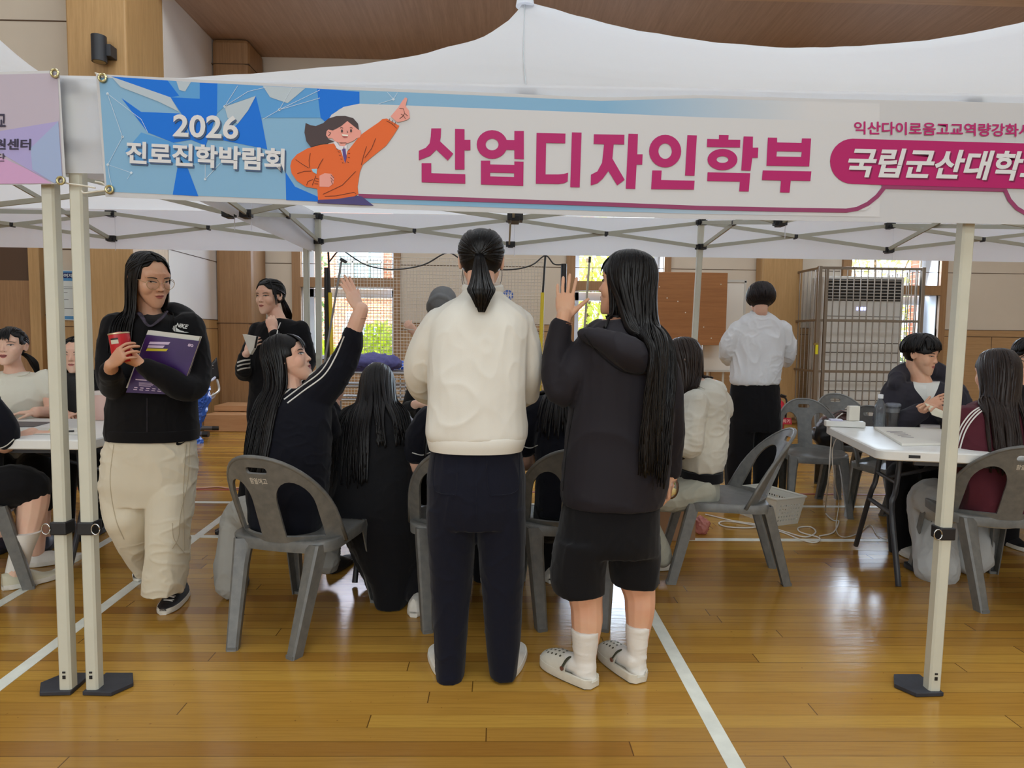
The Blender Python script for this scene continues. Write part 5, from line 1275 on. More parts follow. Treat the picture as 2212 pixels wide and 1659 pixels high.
# plastic bag of sweets and blossom in her lowered hand
q = MB(); c = P(1449, 1052, Y + .06); q.ell(c, (.030, .028, .045), None, 14, 10); bg = thing('gift_bag', 'clear bag of pink and green sweets in the lowered hand of the waving girl', 'bag', c); q.build('bag', glassy('bag_film', (250, 240, 236), .2, .1), bg)
for (dx, dz, m_, r) in ((-.006, .006, mat('pink_petal', (240, 190, 170), .7), .016), (.004, .022, mat('green_leaf', (150, 176, 80), .7), .014), (.002, -.016, mat('yellow_petal', (236, 218, 150), .7), .017)):
    q = MB(); q.ell(c + V((dx, -.002, dz)), (r, r * .8, r), None, 12, 8, mod=lambda v: v * (1 + .2 * sin(v.x * 900))); q.build('sweet', m_, bg)
# ---- the girl walking at left with a red can and purple books
Y = .80
f = Fig('girl in glasses, black jacket and cream trousers walking with books and a red can', G(335, 1310), .003, SK2)
t = f.garment('jacket', M_black, .006, 6, folds(.008, 6, sz=.5, seed=7))
f.trunk(t, [(676, 298, 362, Y + .03, .05), (686, 272, 388, Y + .01, .085), (698, 250, 410, Y, .105), (724, 238, 425, Y, .115), (800, 240, 420, Y, .125), (880, 238, 420, Y, .130), (930, 234, 424, Y, .130), (948, 238, 422, Y, .126)])
f.limb(t, [(252, 705, Y - .01, 32), (240, 760, Y - .03, 31), (240, 815, Y - .06, 30), (246, 835, Y - .11, 28), (242, 815, Y - .20, 24), (240, 802, Y - .27, 21)], core=.6)
f.limb(t, [(408, 708, Y, 34), (422, 770, Y - .03, 33), (420, 825, Y - .09, 32), (395, 838, Y - .17, 29), (355, 815, Y - .23, 26), (317, 793, Y - .27, 21)], core=.6)
f.limb(t, [(290, 694, Y + .07, 12), (330, 680, Y + .11, 20), (375, 676, Y + .08, 22), (408, 692, Y + .02, 20), (402, 712, Y - .06, 12)], core=0)
p = f.garment('trousers', M_cream, .005, 3, folds(.013, 5.0, sx=.8, sz=.8, seed=8, fine=.35))
f.trunk(p, [(938, 240, 418, Y, .112), (965, 230, 421, Y, .122), (1010, 224, 423, Y, .130), (1050, 222, 420, Y, .13), (1085, 226, 416, Y, .12)])
f.trunk(p, [(1040, 222, 330, Y + .02, .115), (1090, 228, 334, Y, .11), (1130, 240, 332, Y + .0, .105), (1170, 256, 330, Y + .05, .10), (1210, 280, 336, Y + .13, .09), (1238, 300, 340, Y + .19, .075)], core=.6)
f.trunk(p, [(1040, 318, 420, Y, .115), (1090, 322, 414, Y - .03, .108), (1150, 324, 406, Y - .06, .10), (1210, 320, 402, Y - .08, .095), (1255, 314, 398, Y - .09, .095), (1280, 313, 394, Y - .09, .092)], core=.6)
f.headform(322, 603, Y - .03, .226, yaw=120, pitch=-16, roll=-4, neck=(326, 690, Y))
f.limb(None, [(240, 803, Y - .27, 15), (240, 788, Y - .325, 13)], core=1.0); hand(f.b, P(240, 788, Y - .325), (.62, -.30, .52), (.62, 1, .0), L=.158, curls=(92, 92, 98, 105), side=1, spread=8, thumb=35, tcurl=20, tin=.5)
f.limb(None, [(324, 796, Y - .26, 15), (312, 790, Y - .28, 13)], core=1.0); hand(f.b, P(313, 791, Y - .28), (-.95, -.2, .38), (-.1, .5, .9), L=.158, curls=(95, 105, 110, 115), side=-1, spread=3, thumb=25, tcurl=35, tin=.4)
f.finish(); f.face(open_=.0095, gaze=.15)
h = f.hair(); h.cap(front=.40, side=.02, k=.985, yc=.0)
h.drape(44, 74, 180, P(0, 735, Y).z, part=.06, w=.012, ze=-.2, jit=.05, margin=.006, crown=-.3)
h.sweep(46, .06); h.drape(16, 52, 80, P(0, 715, Y).z, part=.06, w=.008, ze=-.2, jit=.05, margin=.006, sides=(-1,))
h.drape(14, 66, 110, P(0, 732, Y).z, part=.06, w=.007, ze=-.15, jit=.05, margin=.008)
h.done()
M_gold = mat('glasses_wire', (190, 160, 120), .3, metal=.9); q = MB(); lens = MB(); ct = []
for sx in (-1, 1):
    c0 = f.fsurf(sx * .165, .0, .016); fw = f.hR @ V((0, 1, 0)); c0 = f.loc(sx * .165, .41, .0); ct.append(c0)
    ring = [c0 + f.hR @ V((.118 * f.hh * cos(a), -.03 * f.hh * abs(cos(a)) * (1 if sx * cos(a) > 0 else 0), .105 * f.hh * sin(a))) for a in [2 * pi * k / 28 for k in range(29)]]
    q.tube(ring, .0012, 6); lens.add(ring[:-1], [tuple(range(28))])
    q.tube([f.loc(sx * .283, .385, .02), f.loc(sx * .33, .18, .03), f.loc(sx * .345, -.05, .02)], .0011, 6, res=8)
q.tube([f.loc(-.048, .415, .01), f.loc(0, .44, .02), f.loc(.048, .415, .01)], .0011, 6, res=6)
gl_ = q.build('eyeglasses', M_gold, f.root); obj('lens', lens.mesh('lens', False), lensmat(), gl_)
hem_rib('jacket', [(925, 234, 425, Y, .134), (933, 233, 426, Y, .136), (948, 236, 424, Y, .132)], M_black)
q = MB(); q.tube([P(288, 690, Y - .09), P(300, 676, Y - .085), P(322, 704, Y - .115), P(348, 688, Y - .10), P(362, 672, Y - .075)], [.006, .009, .006, .009, .006], 8, res=22, flat=.5); q.build('shirt_collar', mat('patterned_shirt', (60, 52, 66), .7, var=.8, vscale=60), f.root)
f.strip('jacket', [(318, 860), (318, 900), (318, 940)], M_blackj, .006, 'zip', .001, 30)
# the tick and lettering on the jacket chest, the tick on the trousers
sw = [(374, 705), (372, 711), (376, 716), (386, 718), (400, 718), (408, 718), (392, 714), (384, 711), (380, 707), (381, 703)]
def mark(pts): 
    from mathutils.geometry import tessellate_polygon
    return (pts, [tuple(x) for x in tessellate_polygon([[V((a, b, 0)) for a, b in pts]])])
f.decal('jacket', [mark(sw)], M_whitetape, 'tick_mark', .004)
vs, fs = text_mesh('NIKE', .03, .25); xs = [v.x for v in vs]; ys = [v.y for v in vs]
f.decal('jacket', [([(380 + 25 * (v.x - min(xs)) / (max(xs) - min(xs)) + 2 * (v.y / max(ys)), 706 - 8 * v.y / max(ys) + 5 * (v.x / max(xs))) for v in vs], fs)], M_whitetape, 'chest_lettering', .004)
f.decal('trousers', [mark([(381, 955), (380, 960), (384, 962), (390, 960), (401, 953), (390, 957), (385, 957), (383, 954)])], M_black, 'tick_mark', .004)
for a_ in ([(246, 960), (238, 1040), (250, 1120), (268, 1165)], [(410, 955), (405, 1040), (390, 1110), (385, 1160), (372, 1185)], [(372, 1130), (376, 1165), (398, 1195)], [(402, 960), (396, 1060), (398, 1190)]): f.strip('trousers', a_, mat('seam_tan', (196, 184, 160), .8), .0035, 'stitched_seam', .0006, 50, .001)
a = G(352, 1328); g_ = V((a.x - .02, a.y + .245, 0)); shoe(f, (g_.x, g_.y), 175, .25, .092, M_shoeb, M_sole, .082, laces=M_whitetape)
a = G(298, 1256); shoe(f, (a.x + .045, a.y + .22), 192, .245, .088, M_shoeb, M_sole, .08, lift=.075, pitch=17, laces=M_whitetape)
# red can
c = P(262, 752, Y - .30); ax = (P(258, 724, Y - .30) - P(268, 782, Y - .30)).normalized(); up = ax; R_ = Matrix((ax.orthogonal().normalized(), ax.cross(ax.orthogonal().normalized()), ax)).transposed(); rc, hc_ = .0385, .058
cn = thing('drink_can', 'red drink can held in both hands of the girl with glasses', 'can', c); q = MB(); q.lathe([(rc * .92, -hc_), (rc, -hc_ + .004), (rc, hc_ - .004), (rc * .99, hc_)], c, 28, 0, R_); q.build('can_body', mat('can_red', (206, 36, 48), .35, var=.08, vscale=20), cn)
q = MB(); q.lathe([(rc * 1.03, hc_ - .002), (rc * 1.05, hc_ + .001), (rc * 1.02, hc_ + .004), (rc * .9, hc_ + .002), (rc * .6, hc_ + .001)], c, 28, 0, R_); q.build('rim', mat('can_rim', (216, 196, 160), .3, metal=.7), cn); q = MB(); q.ell(c + ax * (hc_ + .003) , (rc * .5, rc * .4, .006), R_, 12, 6); q.build('lid_tab', mat('can_pink', (220, 60, 90), .4), cn)
def wrapq(a0, a1, z0, z1, m_, nm):
    e1 = R_ @ V((1, 0, 0)); e2 = R_ @ V((0, 1, 0)); q = MB(); N = 10; q.rings([[c + (e1 * cos(t_) + e2 * sin(t_)) * (rc + .0006) + ax * z for z in (z0, z1)] for t_ in [a0 + (a1 - a0) * k / N for k in range(N + 1)]], False, closed=False); q.build(nm, m_, cn, angle=None)
v_ = (CAMP - c); e1 = R_ @ V((1, 0, 0)); e2 = R_ @ V((0, 1, 0)); a0 = atan2(v_.dot(e2), v_.dot(e1))
for s_ in (-1,): wrapq(a0 - .95, a0 - .15, .018, .034, mat('label_cream', (226, 220, 200), .5), 'label'); wrapq(a0 - .95, a0 - .15, .034, .041, mat('label_black', (40, 36, 30), .5), 'label_band'); wrapq(a0 - .5, a0 + .5, -.012, -.002, mat('label_pink', (236, 130, 130), .5), 'small_print')
# purple books
YB = Y - .19
def slab(name, label, pts, y0, dep, mc, mp, group=None):
    b_ = thing(name, label, 'book', P(330, 790, y0), 0, group); A = [P(x, y, y0) for x, y in pts]; n_ = V((0, 1, 0)); e = .0025
    def pl(o, d_, k, m_, nm):
        c_ = sum(A, V((0, 0, 0))) / 4; B = [c_ + (p_ - c_) * k for p_ in A]; q = MB(); q.add([p_ + n_ * o for p_ in B] + [p_ + n_ * (o + d_) for p_ in B], [(0, 1, 2, 3), (7, 6, 5, 4), (0, 4, 5, 1), (1, 5, 6, 2), (2, 6, 7, 3), (3, 7, 4, 0)]); return q.build(nm, m_, b_, smooth=False)
    c1 = pl(0, e, 1, mc, 'front_cover'); pl(e, dep, .985, mp, 'page_block'); pl(e + dep, e, 1, mc, 'back_cover'); return b_, c1, A
M_purple = mat('book_purple', (58, 26, 92), .35, var=.2, vscale=8); M_pages = mat('page_edges', (226, 220, 204), .8, bump=.3, bscale=300, stretch=(1, 30, 1))
b1, c1, A = slab('purple_book', 'front purple book hugged by the girl with glasses', [(316, 723), (430, 737), (388, 853), (272, 848)], YB, .012, M_purple, M_pages, 'books in her arm')
b2, c2, A2 = slab('purple_book', 'rear book behind the purple cover, its white page edges showing above', [(320, 713), (432, 727), (392, 846), (272, 838)], YB + .020, .014, mat('book_white', (228, 224, 214), .5), M_pages, 'books in her arm')
FBk = Flat(YB - .001)
def bq(px, py, l=0): return P(px, py, YB - .0008 - .0002 * l)
for i, (x0, y0, x1, m_) in enumerate([(321, 738, 366, mat('print_lilac', (222, 200, 226), .5)), (318, 745.5, 354, mat('print_lilac', (222, 200, 226), .5)), (315, 752.5, 361, mat('print_yellow', (222, 206, 50), .5))]):
    q = MB(); q.add([bq(x0 + 3, y0), bq(x1 + 2, y0 + 1), bq(x1 - 2, y0 + 6.5), bq(x0, y0 + 5.5)], [(0, 1, 2, 3)]); obj('cover_print', q.mesh('p', False), m_, c1)
q = MB(); text_on(q, '80', quad_fn((407, 742), (418, 744), (417, 750), (405, 748), bq), .03); obj('cover_logo', q.mesh('l', False), mat('print_lilac', (222, 200, 226), .5), c1)
q = MB()
for k in range(7): q.add([bq(290 + 13 * k, 836 + .9 * k), bq(297 + 13 * k, 836.5 + .9 * k), bq(297 + 13 * k, 838.5 + .9 * k), bq(290 + 13 * k, 838 + .9 * k)], [(0, 1, 2, 3)]); q.add([bq(288 + 13 * k, 840.5 + .9 * k), bq(296 + 13 * k, 841 + .9 * k), bq(296 + 13 * k, 842.5 + .9 * k), bq(288 + 13 * k, 842 + .9 * k)], [(0, 1, 2, 3)])
for k in range(4): q.add([bq(300, 826 + 2.2 * k), bq(338 - 4 * k, 828 + 2.2 * k), bq(338 - 4 * k, 828.8 + 2.2 * k), bq(300, 826.8 + 2.2 * k)], [(0, 1, 2, 3)])
q.add([bq(293, 818.5), bq(317, 820.5), bq(316.5, 822.5), bq(292.5, 821)], [(0, 1, 2, 3)]); obj('small_print', q.mesh('s', False), mat('print_lilac', (222, 200, 226), .5), c1)
# ================================================================ SEATED GROUP AND THE OTHERS
M_dnavy = cloth('dark_navy', (15, 16, 26), .88, .3)
M_gsweat = cloth('grey_sweat', (164, 162, 156), .92, .3, 380, .15, .06)
M_dark = cloth('dark_charcoal', (22, 22, 25), .88, .3)
# ---- the girl raising her arm (on the first chair)
Y = .66
f = Fig('seated girl with long black hair in a striped navy track top raising her arm high', (-0.9, .58), .0031)
t = f.garment('track_top', M_dnavy, .006, 5, folds(.010, 6, sz=.7, seed=11))
f.trunk(t, [(836, 606, 672, Y + .05, .05), (852, 575, 700, Y + .04, .08), (880, 556, 716, Y + .02, .105), (930, 545, 716, Y, .125), (1000, 538, 712, Y - .03, .135), (1060, 536, 706, Y - .06, .14), (1110, 542, 700, Y - .07, .14), (1150, 548, 694, Y - .06, .135)])
f.limb(t, [(672, 868, Y + .04, 42), (712, 822, Y + .03, 38), (742, 780, Y + .02, 32), (757, 742, Y, 25), (762, 722, Y, 23)], core=.6)
f.limb(t, [(692, 890, Y + .10, 34), (712, 935, Y + .20, 30), (718, 905, Y + .32, 24), (716, 884, Y + .36, 20)], core=.6)
p = f.garment('sweatpants', M_gsweat, .006, 4, folds(.012, 6, sx=.9, sz=.8, seed=12))
f.trunk(p, [(1108, 556, 690, Y - .06, .135), (1134, 545, 692, Y - .04, .14), (1152, 548, 690, Y, .12)])
f.limb(p, [(580, 1122, Y + .02, 38), (545, 1112, Y + .18, 38), (521, 1112, Y + .26, 37), (510, 1160, Y + .25, 37), (500, 1220, Y + .20, 35), (497, 1262, Y + .17, 33)], core=.6, res=30)
f.limb(p, [(660, 1122, Y + .05, 38), (690, 1112, Y + .25, 38), (704, 1120, Y + .40, 37), (706, 1165, Y + .42, 33), (706, 1212, Y + .38, 29)], core=.6, res=26)
f.headform(621, 776, Y + .06, .222, yaw=88, pitch=16, roll=2, neck=(632, 850, Y + .05))
f.limb(None, [(762, 722, Y, 18), (772, 692, Y - .01, 17), (781, 668, Y - .01, 15)], core=1.0)
hand(f.b, P(779, 674, Y - .01), (-.42, .0, .9), (-.7, .55, -.35), L=.172, curls=(4, 6, 10, 8), side=-1, spread=2, thumb=22, tcurl=-5, tin=.1)
f.limb(None, [(716, 886, Y + .36, 15), (722, 872, Y + .38, 13)], core=1.0); hand(f.b, P(721, 876, Y + .38), (.35, .1, .85), (-.6, .4, .2), L=.155, curls=(70, 80, 85, 85), side=1, spread=3, thumb=16, tcurl=-12, tin=.0)
f.finish(); f.face(open_=.017, gaze=.1, mouth=.012, lip=mat('lip_red', (172, 84, 84), .4))
h = f.hair(); h.cap(front=.30, side=.0, k=.985, yc=-.02); ze_ = P(0, 1000, Y - .1).z
h.drape(70, 84, 180, ze_, w=.013, ze=-.3, part=0, pull=lambda u: (P(590 - 48 * u, 900, Y - .10), .05), jit=.06, margin=.008, sides=(1,))
h.drape(60, 100, 180, ze_, w=.013, ze=-.3, part=0, pull=lambda u: (P(575 - 30 * u, 900, Y), .06), jit=.06, margin=.008, sides=(-1,))
h.drape(12, 78, 100, P(0, 850, Y).z, w=.008, ze=-.35, jit=.04, margin=.006)
h.bangs(50, -.32, .32, .12)
h.done()
for dx, dy in ((-4, -5), (3, 3), (-11, -12)): f.strip('track_top', [(618 + dx, 868 + dy), (655 + dx, 840 + dy), (697 + dx, 808 + dy), (722 + dx, 768 + dy), (741 + dx, 724 + dy)], M_whitetape, .006, 'white_stripe', .001, 40)
q = MB(); q.tube([P(777, 690, Y - .01) + V((.030 * cos(a), .030 * sin(a), .004 * cos(a))) for a in [2 * pi * k / 20 for k in range(21)]], .001, 5); q.build('bracelet', mat('thread_brown', (120, 70, 50), .7), f.root)
a = G(492, 1288); shoe(f, (a.x + .03, a.y - .02), -12, .25, .095, M_shoeb, M_shoeb, .07); a = G(712, 1240); shoe(f, (a.x, a.y), 14, .24, .09, M_shoeb, M_shoeb, .07)
# ---- the girl crouching at the table, seen from behind
Y = .86
f = Fig('crouching girl in a black vest with long dark hair spread over her back', (-.52, .86), .0045)
t = f.garment('vest', M_dark, .006, 5, folds(.010, 6, sz=.6, seed=13))
f.trunk(t, [(878, 780, 868, Y + .10, .06), (892, 752, 888, Y + .09, .09), (930, 730, 893, Y + .06, .12), (1000, 716, 893, Y + .03, .14), (1070, 708, 893, Y, .145), (1130, 714, 890, Y, .14)])
sl = f.garment('sleeves', cloth('sleeve_grey', (170, 172, 182), .85), .006, 4, folds(.006, 7, seed=14))
f.limb(sl, [(862, 912, Y + .08, 30), (885, 940, Y + .12, 24), (893, 960, Y + .25, 20), (900, 950, Y + .36, 17)], core=.6); f.limb(sl, [(755, 915, Y + .10, 28), (738, 945, Y + .18, 24), (742, 940, Y + .36, 19)], core=.6)
p = f.garment('trousers', M_black, .006, 4, folds(.010, 6, seed=15))
f.trunk(p, [(1105, 722, 890, Y, .14), (1140, 735, 902, Y - .02, .15), (1200, 770, 908, Y - .02, .15), (1260, 802, 890, Y - .06, .12), (1300, 812, 882, Y - .08, .11)])
f.limb(p, [(800, 1150, Y, 56), (800, 1165, Y + .20, 50), (815, 1215, Y + .14, 46), (838, 1262, Y + .0, 42), (850, 1280, Y - .10, 34)], core=.6, res=26); f.limb(p, [(865, 1150, Y, 50), (892, 1130, Y + .28, 44), (905, 1165, Y + .20, 40), (903, 1230, Y - .02, 32), (900, 1284, Y - .13, 25)], core=.6, res=26)
f.headform(815, 838, Y + .20, .222, yaw=8, pitch=-38, neck=(822, 892, Y + .13)); f.limb(None, [(900, 950, Y + .36, 12), (903, 938, Y + .42, 10)], core=1.0); hand(f.b, P(903, 938, Y + .42), (.2, .9, .2), (0, .1, -1), L=.155, curls=(40, 45, 50, 55), side=-1); f.limb(None, [(742, 940, Y + .36, 12), (748, 932, Y + .42, 10)], core=1.0); hand(f.b, P(748, 932, Y + .42), (.2, .9, .1), (0, .1, -1), L=.155, curls=(40, 45, 50, 55), side=1)
f.finish(); h = f.hair(HB_); h.cap(front=.3, side=-.1, k=1.0, yc=.0)
h.drape(75, 70, 180, P(0, 990, Y).z, w=.015, ze=-.1, crown=-.2, pull=lambda u: (P(745 + 60 * u, 950, Y - .10), .05), jit=.09, margin=.008, sides=(-1,))
h.drape(60, 70, 180, P(0, 925, Y).z, w=.014, ze=-.1, crown=-.2, pull=lambda u: (P(905 - 70 * u, 950, Y - .08), .05), jit=.05, margin=.008, sides=(1,)); h.done()
a = G(893, 1334); shoe(f, (a.x, a.y), 10, .25, .095, M_shoew, M_sole, .085); a = G(842, 1300); shoe(f, (a.x - .02, a.y - .03), -14, .24, .09, M_shoew, M_sole, .07, lift=.0)
# ---- two girls in navy on the two near chairs
def seated_back(label, cx, Y, seat_y, top_y, half, m_, hm, hair_to, skin_sleeve=True, head_dx=0, trim=True, yaw=0):
    """seated, back to the camera; cx photo x of the spine, top_y crown, half = half shoulder width in px"""
    f = Fig(label, (P(cx, seat_y, Y).x, Y), .006); s_ = half / 92.0
    t = f.garment('shirt', m_, .007, 5, folds(.009, 6, seed=cx)); H = seat_y - top_y
    yy = lambda k: top_y + H * k
    f.trunk(t, [(yy(.30), cx - 36 * s_, cx + 36 * s_, Y + .06, .06), (yy(.335), cx - 74 * s_, cx + 74 * s_, Y + .05, .085), (yy(.42), cx - 84 * s_, cx + 84 * s_, Y + .04, .11), (yy(.60), cx - 78 * s_, cx + 78 * s_, Y + .01, .125), (yy(.82), cx - 76 * s_, cx + 76 * s_, Y - .03, .13), (yy(1.0), cx - 80 * s_, cx + 80 * s_, Y - .04, .13)])
    for sx in (-1, 1):
        f.limb(t, [(cx + sx * 74 * s_, yy(.40), Y + .05, 32 * s_), (cx + sx * 92 * s_, yy(.50), Y + .06, 31 * s_), (cx + sx * 98 * s_, yy(.60), Y + .08, 30 * s_)], core=.7)
        f.limb(None, [(cx + sx * 97 * s_, yy(.58), Y + .08, 20 * s_), (cx + sx * 98 * s_, yy(.70), Y + .12, 19 * s_), (cx + sx * 84 * s_, yy(.68), Y + .27, 15 * s_), (cx + sx * 55 * s_, yy(.66), Y + .38, 12 * s_)], core=1.0)
        hand(f.b, P(cx + sx * 55 * s_, yy(.66), Y + .38), (-sx * .5, .8, 0), (0, 0, -1), L=.155, curls=(35, 40, 45, 50), side=sx)
    p = f.garment('trousers', M_black, .008, 4, folds(.009, 6, seed=cx + 1)); f.trunk(p, [(yy(.94), cx - 78 * s_, cx + 78 * s_, Y - .04, .13), (yy(1.04), cx - 82 * s_, cx + 82 * s_, Y - .02, .14), (yy(1.10), cx - 80 * s_, cx + 80 * s_, Y + .02, .12)])
    for sx in (-1, 1): f.limb(p, [(cx + sx * 40 * s_, yy(1.06), Y, 44 * s_), (cx + sx * 44 * s_, yy(1.0), Y + .36, 38 * s_), (cx + sx * 44 * s_, yy(1.18), Y + .38, 32 * s_), (cx + sx * 42 * s_, yy(1.42), Y + .30, 24 * s_)], core=.6, res=24)
    f.headform(cx + head_dx, top_y + 66 * s_, Y + .10, .222, yaw=yaw, pitch=-16, neck=(cx, yy(.32), Y + .07)); f.finish(); h = f.hair(hm); h.cap(front=.28, side=-.05, k=1.0, yc=0)
    h.drape(44, 72, 180, P(0, hair_to, Y).z, w=.015, ze=-.25, jit=.05, margin=.009); h.done()
    for sx in (-1, 1): fl = P(cx + sx * 42 * s_, yy(1.42), Y + .30); shoe(f, (fl.x, fl.y - .05), 0, .24, .09, M_shoew, M_sole, .075)
    if trim:
        for sx in (-1, 1): f.strip('shirt', [(cx + sx * 70 * s_, yy(.605)), (cx + sx * 88 * s_, yy(.62)), (cx + sx * 108 * s_, yy(.605))], M_whitetape, .004, 'sleeve_trim', .001, 24)
    return f
seated_back('seated girl in a navy shirt mostly hidden behind the girl in the white sweatshirt', 1003, .78, 1110, 775, 96, M_dnavy, HB_, 960)
seated_back('seated girl in a navy polo shirt with a white sleeve trim, beside the waving girl', 1232, .78, 1110, 735, 92, M_dnavy, HB_, 900, head_dx=-6)
# ---- the girl in the pale hoodie, side on
Y = 1.20
f = Fig('seated girl in a pale grey hoodie with long brown hair, seen from the side', (1.1, 1.2), .0045)
M_hood = cloth('hoodie_heather', (206, 203, 192), .92, .35, 300, .2, .07)
t = f.garment('hoodie', M_hood, .006, 5, folds(.011, 6.5, sz=.7, seed=21))
f.trunk(t, [(818, 1482, 1548, Y, .08), (832, 1474, 1564, Y, .12), (870, 1468, 1570, Y, .155), (930, 1464, 1570, Y, .16), (985, 1462, 1566, Y, .155), (1012, 1468, 1560, Y, .14)])
f.limb(t, [(1500, 870, Y - .14, 30), (1492, 925, Y - .17, 31), (1490, 962, Y - .17, 29), (1462, 955, Y - .18, 24), (1430, 940, Y - .17, 20)], core=.6); f.limb(t, [(1500, 870, Y + .14, 28), (1490, 950, Y + .16, 28), (1430, 945, Y + .15, 20)], core=.6)
f.limb(t, [(1530, 836, Y - .06, 20), (1556, 860, Y - .03, 24), (1562, 888, Y, 22), (1556, 862, Y + .04, 22), (1532, 838, Y + .07, 18)], core=0)
p = f.garment('trousers', cloth('sage_grey', (166, 164, 150), .85, .2), .006, 4, folds(.010, 7, seed=22))
f.trunk(p, [(1028, 1466, 1552, Y, .135), (1060, 1440, 1552, Y, .15), (1090, 1440, 1546, Y, .14)])
for dy, k in ((-.09, 0), (.09, 1)): f.limb(p, [(1515, 1062, Y + dy, 36), (1450, 1075, Y + dy, 33), (1385, 1072, Y + dy, 30), (1392, 1120, Y + dy, 27), (1424 - 22 * k, 1180, Y + dy, 22), (1432 - 22 * k, 1206, Y + dy, 20)], core=.6, res=30)
f.headform(1472, 778, Y, .222, yaw=-72, pitch=-14, neck=(1485, 826, Y)); f.limb(None, [(1430, 940, Y - .17, 13), (1415, 935, Y - .17, 11)], core=1.0); hand(f.b, P(1418, 936, Y - .17), (-1, 0, .1), (0, .3, -1), L=.155, curls=(40, 45, 50, 55), side=1)
f.finish(); h = f.hair(HBR); h.cap(front=.3, side=-.4, k=1.0, yc=.05)
h.drape(70, 70, 180, P(0, 935, Y).z, w=.014, ze=-.25, pull=lambda u: (P(1475 + 30 * u, 850, Y - .12), .05), jit=.08, margin=.009, sides=(-1,)); h.drape(50, 90, 180, P(0, 935, Y).z, w=.014, ze=-.25, jit=.08, margin=.009, sides=(1,)); h.done()
q = MB(); rs = []
for y in (1014, 1034): c = P(1513, y, Y); rs.append([c + V((.112 * cos(a), .148 * sin(a), 0)) for a in [2 * pi * k / 36 for k in range(36)]])
q.rings(rs); q.build('waistband', M_black, f.root, angle=50)
a = G(1444, 1228); shoe(f, (a.x + .02, a.y), -95, .235, .085, M_shoew, M_sole, .07); shoe(f, (a.x - .06, a.y + .17), -95, .235, .085, M_shoew, M_sole, .07)
# ---- the woman in the white blouse
Y = 2.75
f = Fig('woman with bobbed hair in a white blouse standing near the steel cage, back turned', (P(1625, 900, Y).x, Y), .005)
t = f.garment('blouse', cloth('blouse_white', (232, 234, 238), .8, .2, 260, .25, .02), .007, 4, folds(.012, 7, sz=.6, seed=31))
f.trunk(t, [(676, 1618, 1664, Y, .05), (686, 1602, 1678, Y, .08), (704, 1586, 1694, Y, .10), (740, 1580, 1694, Y, .12), (790, 1578, 1690, Y, .125), (820, 1576, 1686, Y, .125), (831, 1580, 1682, Y, .115)])
f.limb(t, [(1594, 712, Y, 20), (1576, 740, Y, 20), (1568, 764, Y + .03, 16), (1572, 780, Y + .12, 11)], core=.5); f.limb(t, [(1690, 712, Y, 20), (1703, 745, Y, 18), (1704, 772, Y + .03, 14), (1698, 786, Y + .12, 11)], core=.5)
p = f.garment('trousers', M_black, .007, 4, folds(.008, 6, seed=32)); f.trunk(p, [(826, 1580, 1682, Y, .11), (870, 1575, 1685, Y, .13), (930, 1574, 1684, Y, .125)])
f.trunk(p, [(905, 1574, 1632, Y, .11), (1000, 1568, 1624, Y, .10), (1092, 1566, 1616, Y, .09)], core=.5); f.trunk(p, [(905, 1624, 1684, Y, .11), (1000, 1626, 1680, Y, .10), (1092, 1628, 1674, Y, .09)], core=.5)
f.headform(1643, 649, Y, .222, yaw=14, pitch=-18, neck=(1642, 692, Y))
for sx, x0, x1 in ((-1, 1572, 1590), (1, 1698, 1684)): f.limb(None, [(x0, 778, Y + .12, 8), (x1, 772, Y + .24, 7)], core=1.0); hand(f.b, P(x1, 772, Y + .24), (-sx * .5, .6, .3), (-sx * .3, .3, -.9), L=.155, curls=(40, 45, 50, 55), side=sx)
f.finish(); h = f.hair(hairmat('hair_dark', (34, 28, 30), .45)); h.cap(front=.26, side=-.22, k=1.08, yc=.0, back=-.30); h.mop(300, (0, -.1), [(60 + 12 * k, -.52 - .03 * min(k, 5)) for k in range(11)] + [(-60 - 12 * k, -.52 - .03 * min(k, 5)) for k in range(11)], .012, 1.09, .13); h.done()
q = MB(); c = P(1641, 681, Y); q.tube([c + V((.062 * cos(a), .055 * sin(a), .012 + .012 * sin(a))) for a in [2 * pi * k / 24 for k in range(25)]], .012, 8, flat=1.5, up=V((0, 0, 1))); q.build('collar', f.gm['blouse'][0], f.root)
for x in (1592, 1652): fl = P(x, 1098, Y); shoe(f, (fl.x, Y - .06), 5, .24, .085, M_shoeb, M_shoeb, .06)
# ---- the girl standing at the back with a notebook, hand at her chin
Y = 2.2
f = Fig('girl in a black varsity jacket with white stripes holding a notebook, hand at her chin', G(488, 1150), .0036)
t = f.garment('jacket', M_black, .007, 5, folds(.009, 6, seed=41))
f.trunk(t, [(688, 586, 626, Y, .05), (697, 566, 646, Y, .08), (714, 550, 660, Y, .105), (760, 545, 664, Y, .12), (850, 540, 668, Y, .13), (900, 535, 668, Y, .13), (918, 538, 664, Y, .12)])
f.limb(t, [(558, 715, Y, 20), (540, 765, Y - .02, 20), (530, 805, Y - .04, 19), (524, 792, Y - .16, 16), (528, 772, Y - .22, 14)], core=.6); f.limb(t, [(650, 712, Y, 20), (662, 780, Y - .04, 20), (640, 800, Y - .14, 18), (604, 745, Y - .21, 15), (592, 722, Y - .22, 13)], core=.6)
p = f.garment('trousers', M_dark, .008, 4, folds(.008, 6, seed=42)); f.trunk(p, [(900, 538, 664, Y, .12), (960, 532, 664, Y, .13), (1010, 530, 662, Y, .12)])
f.trunk(p, [(990, 530, 600, Y, .11), (1080, 512, 566, Y, .10), (1128, 488, 532, Y, .09)], core=.5); f.trunk(p, [(990, 594, 662, Y, .11), (1080, 594, 650, Y, .10), (1130, 596, 644, Y, .09)], core=.5)
f.headform(583, 640, Y, .224, yaw=204, pitch=-6, neck=(602, 692, Y))
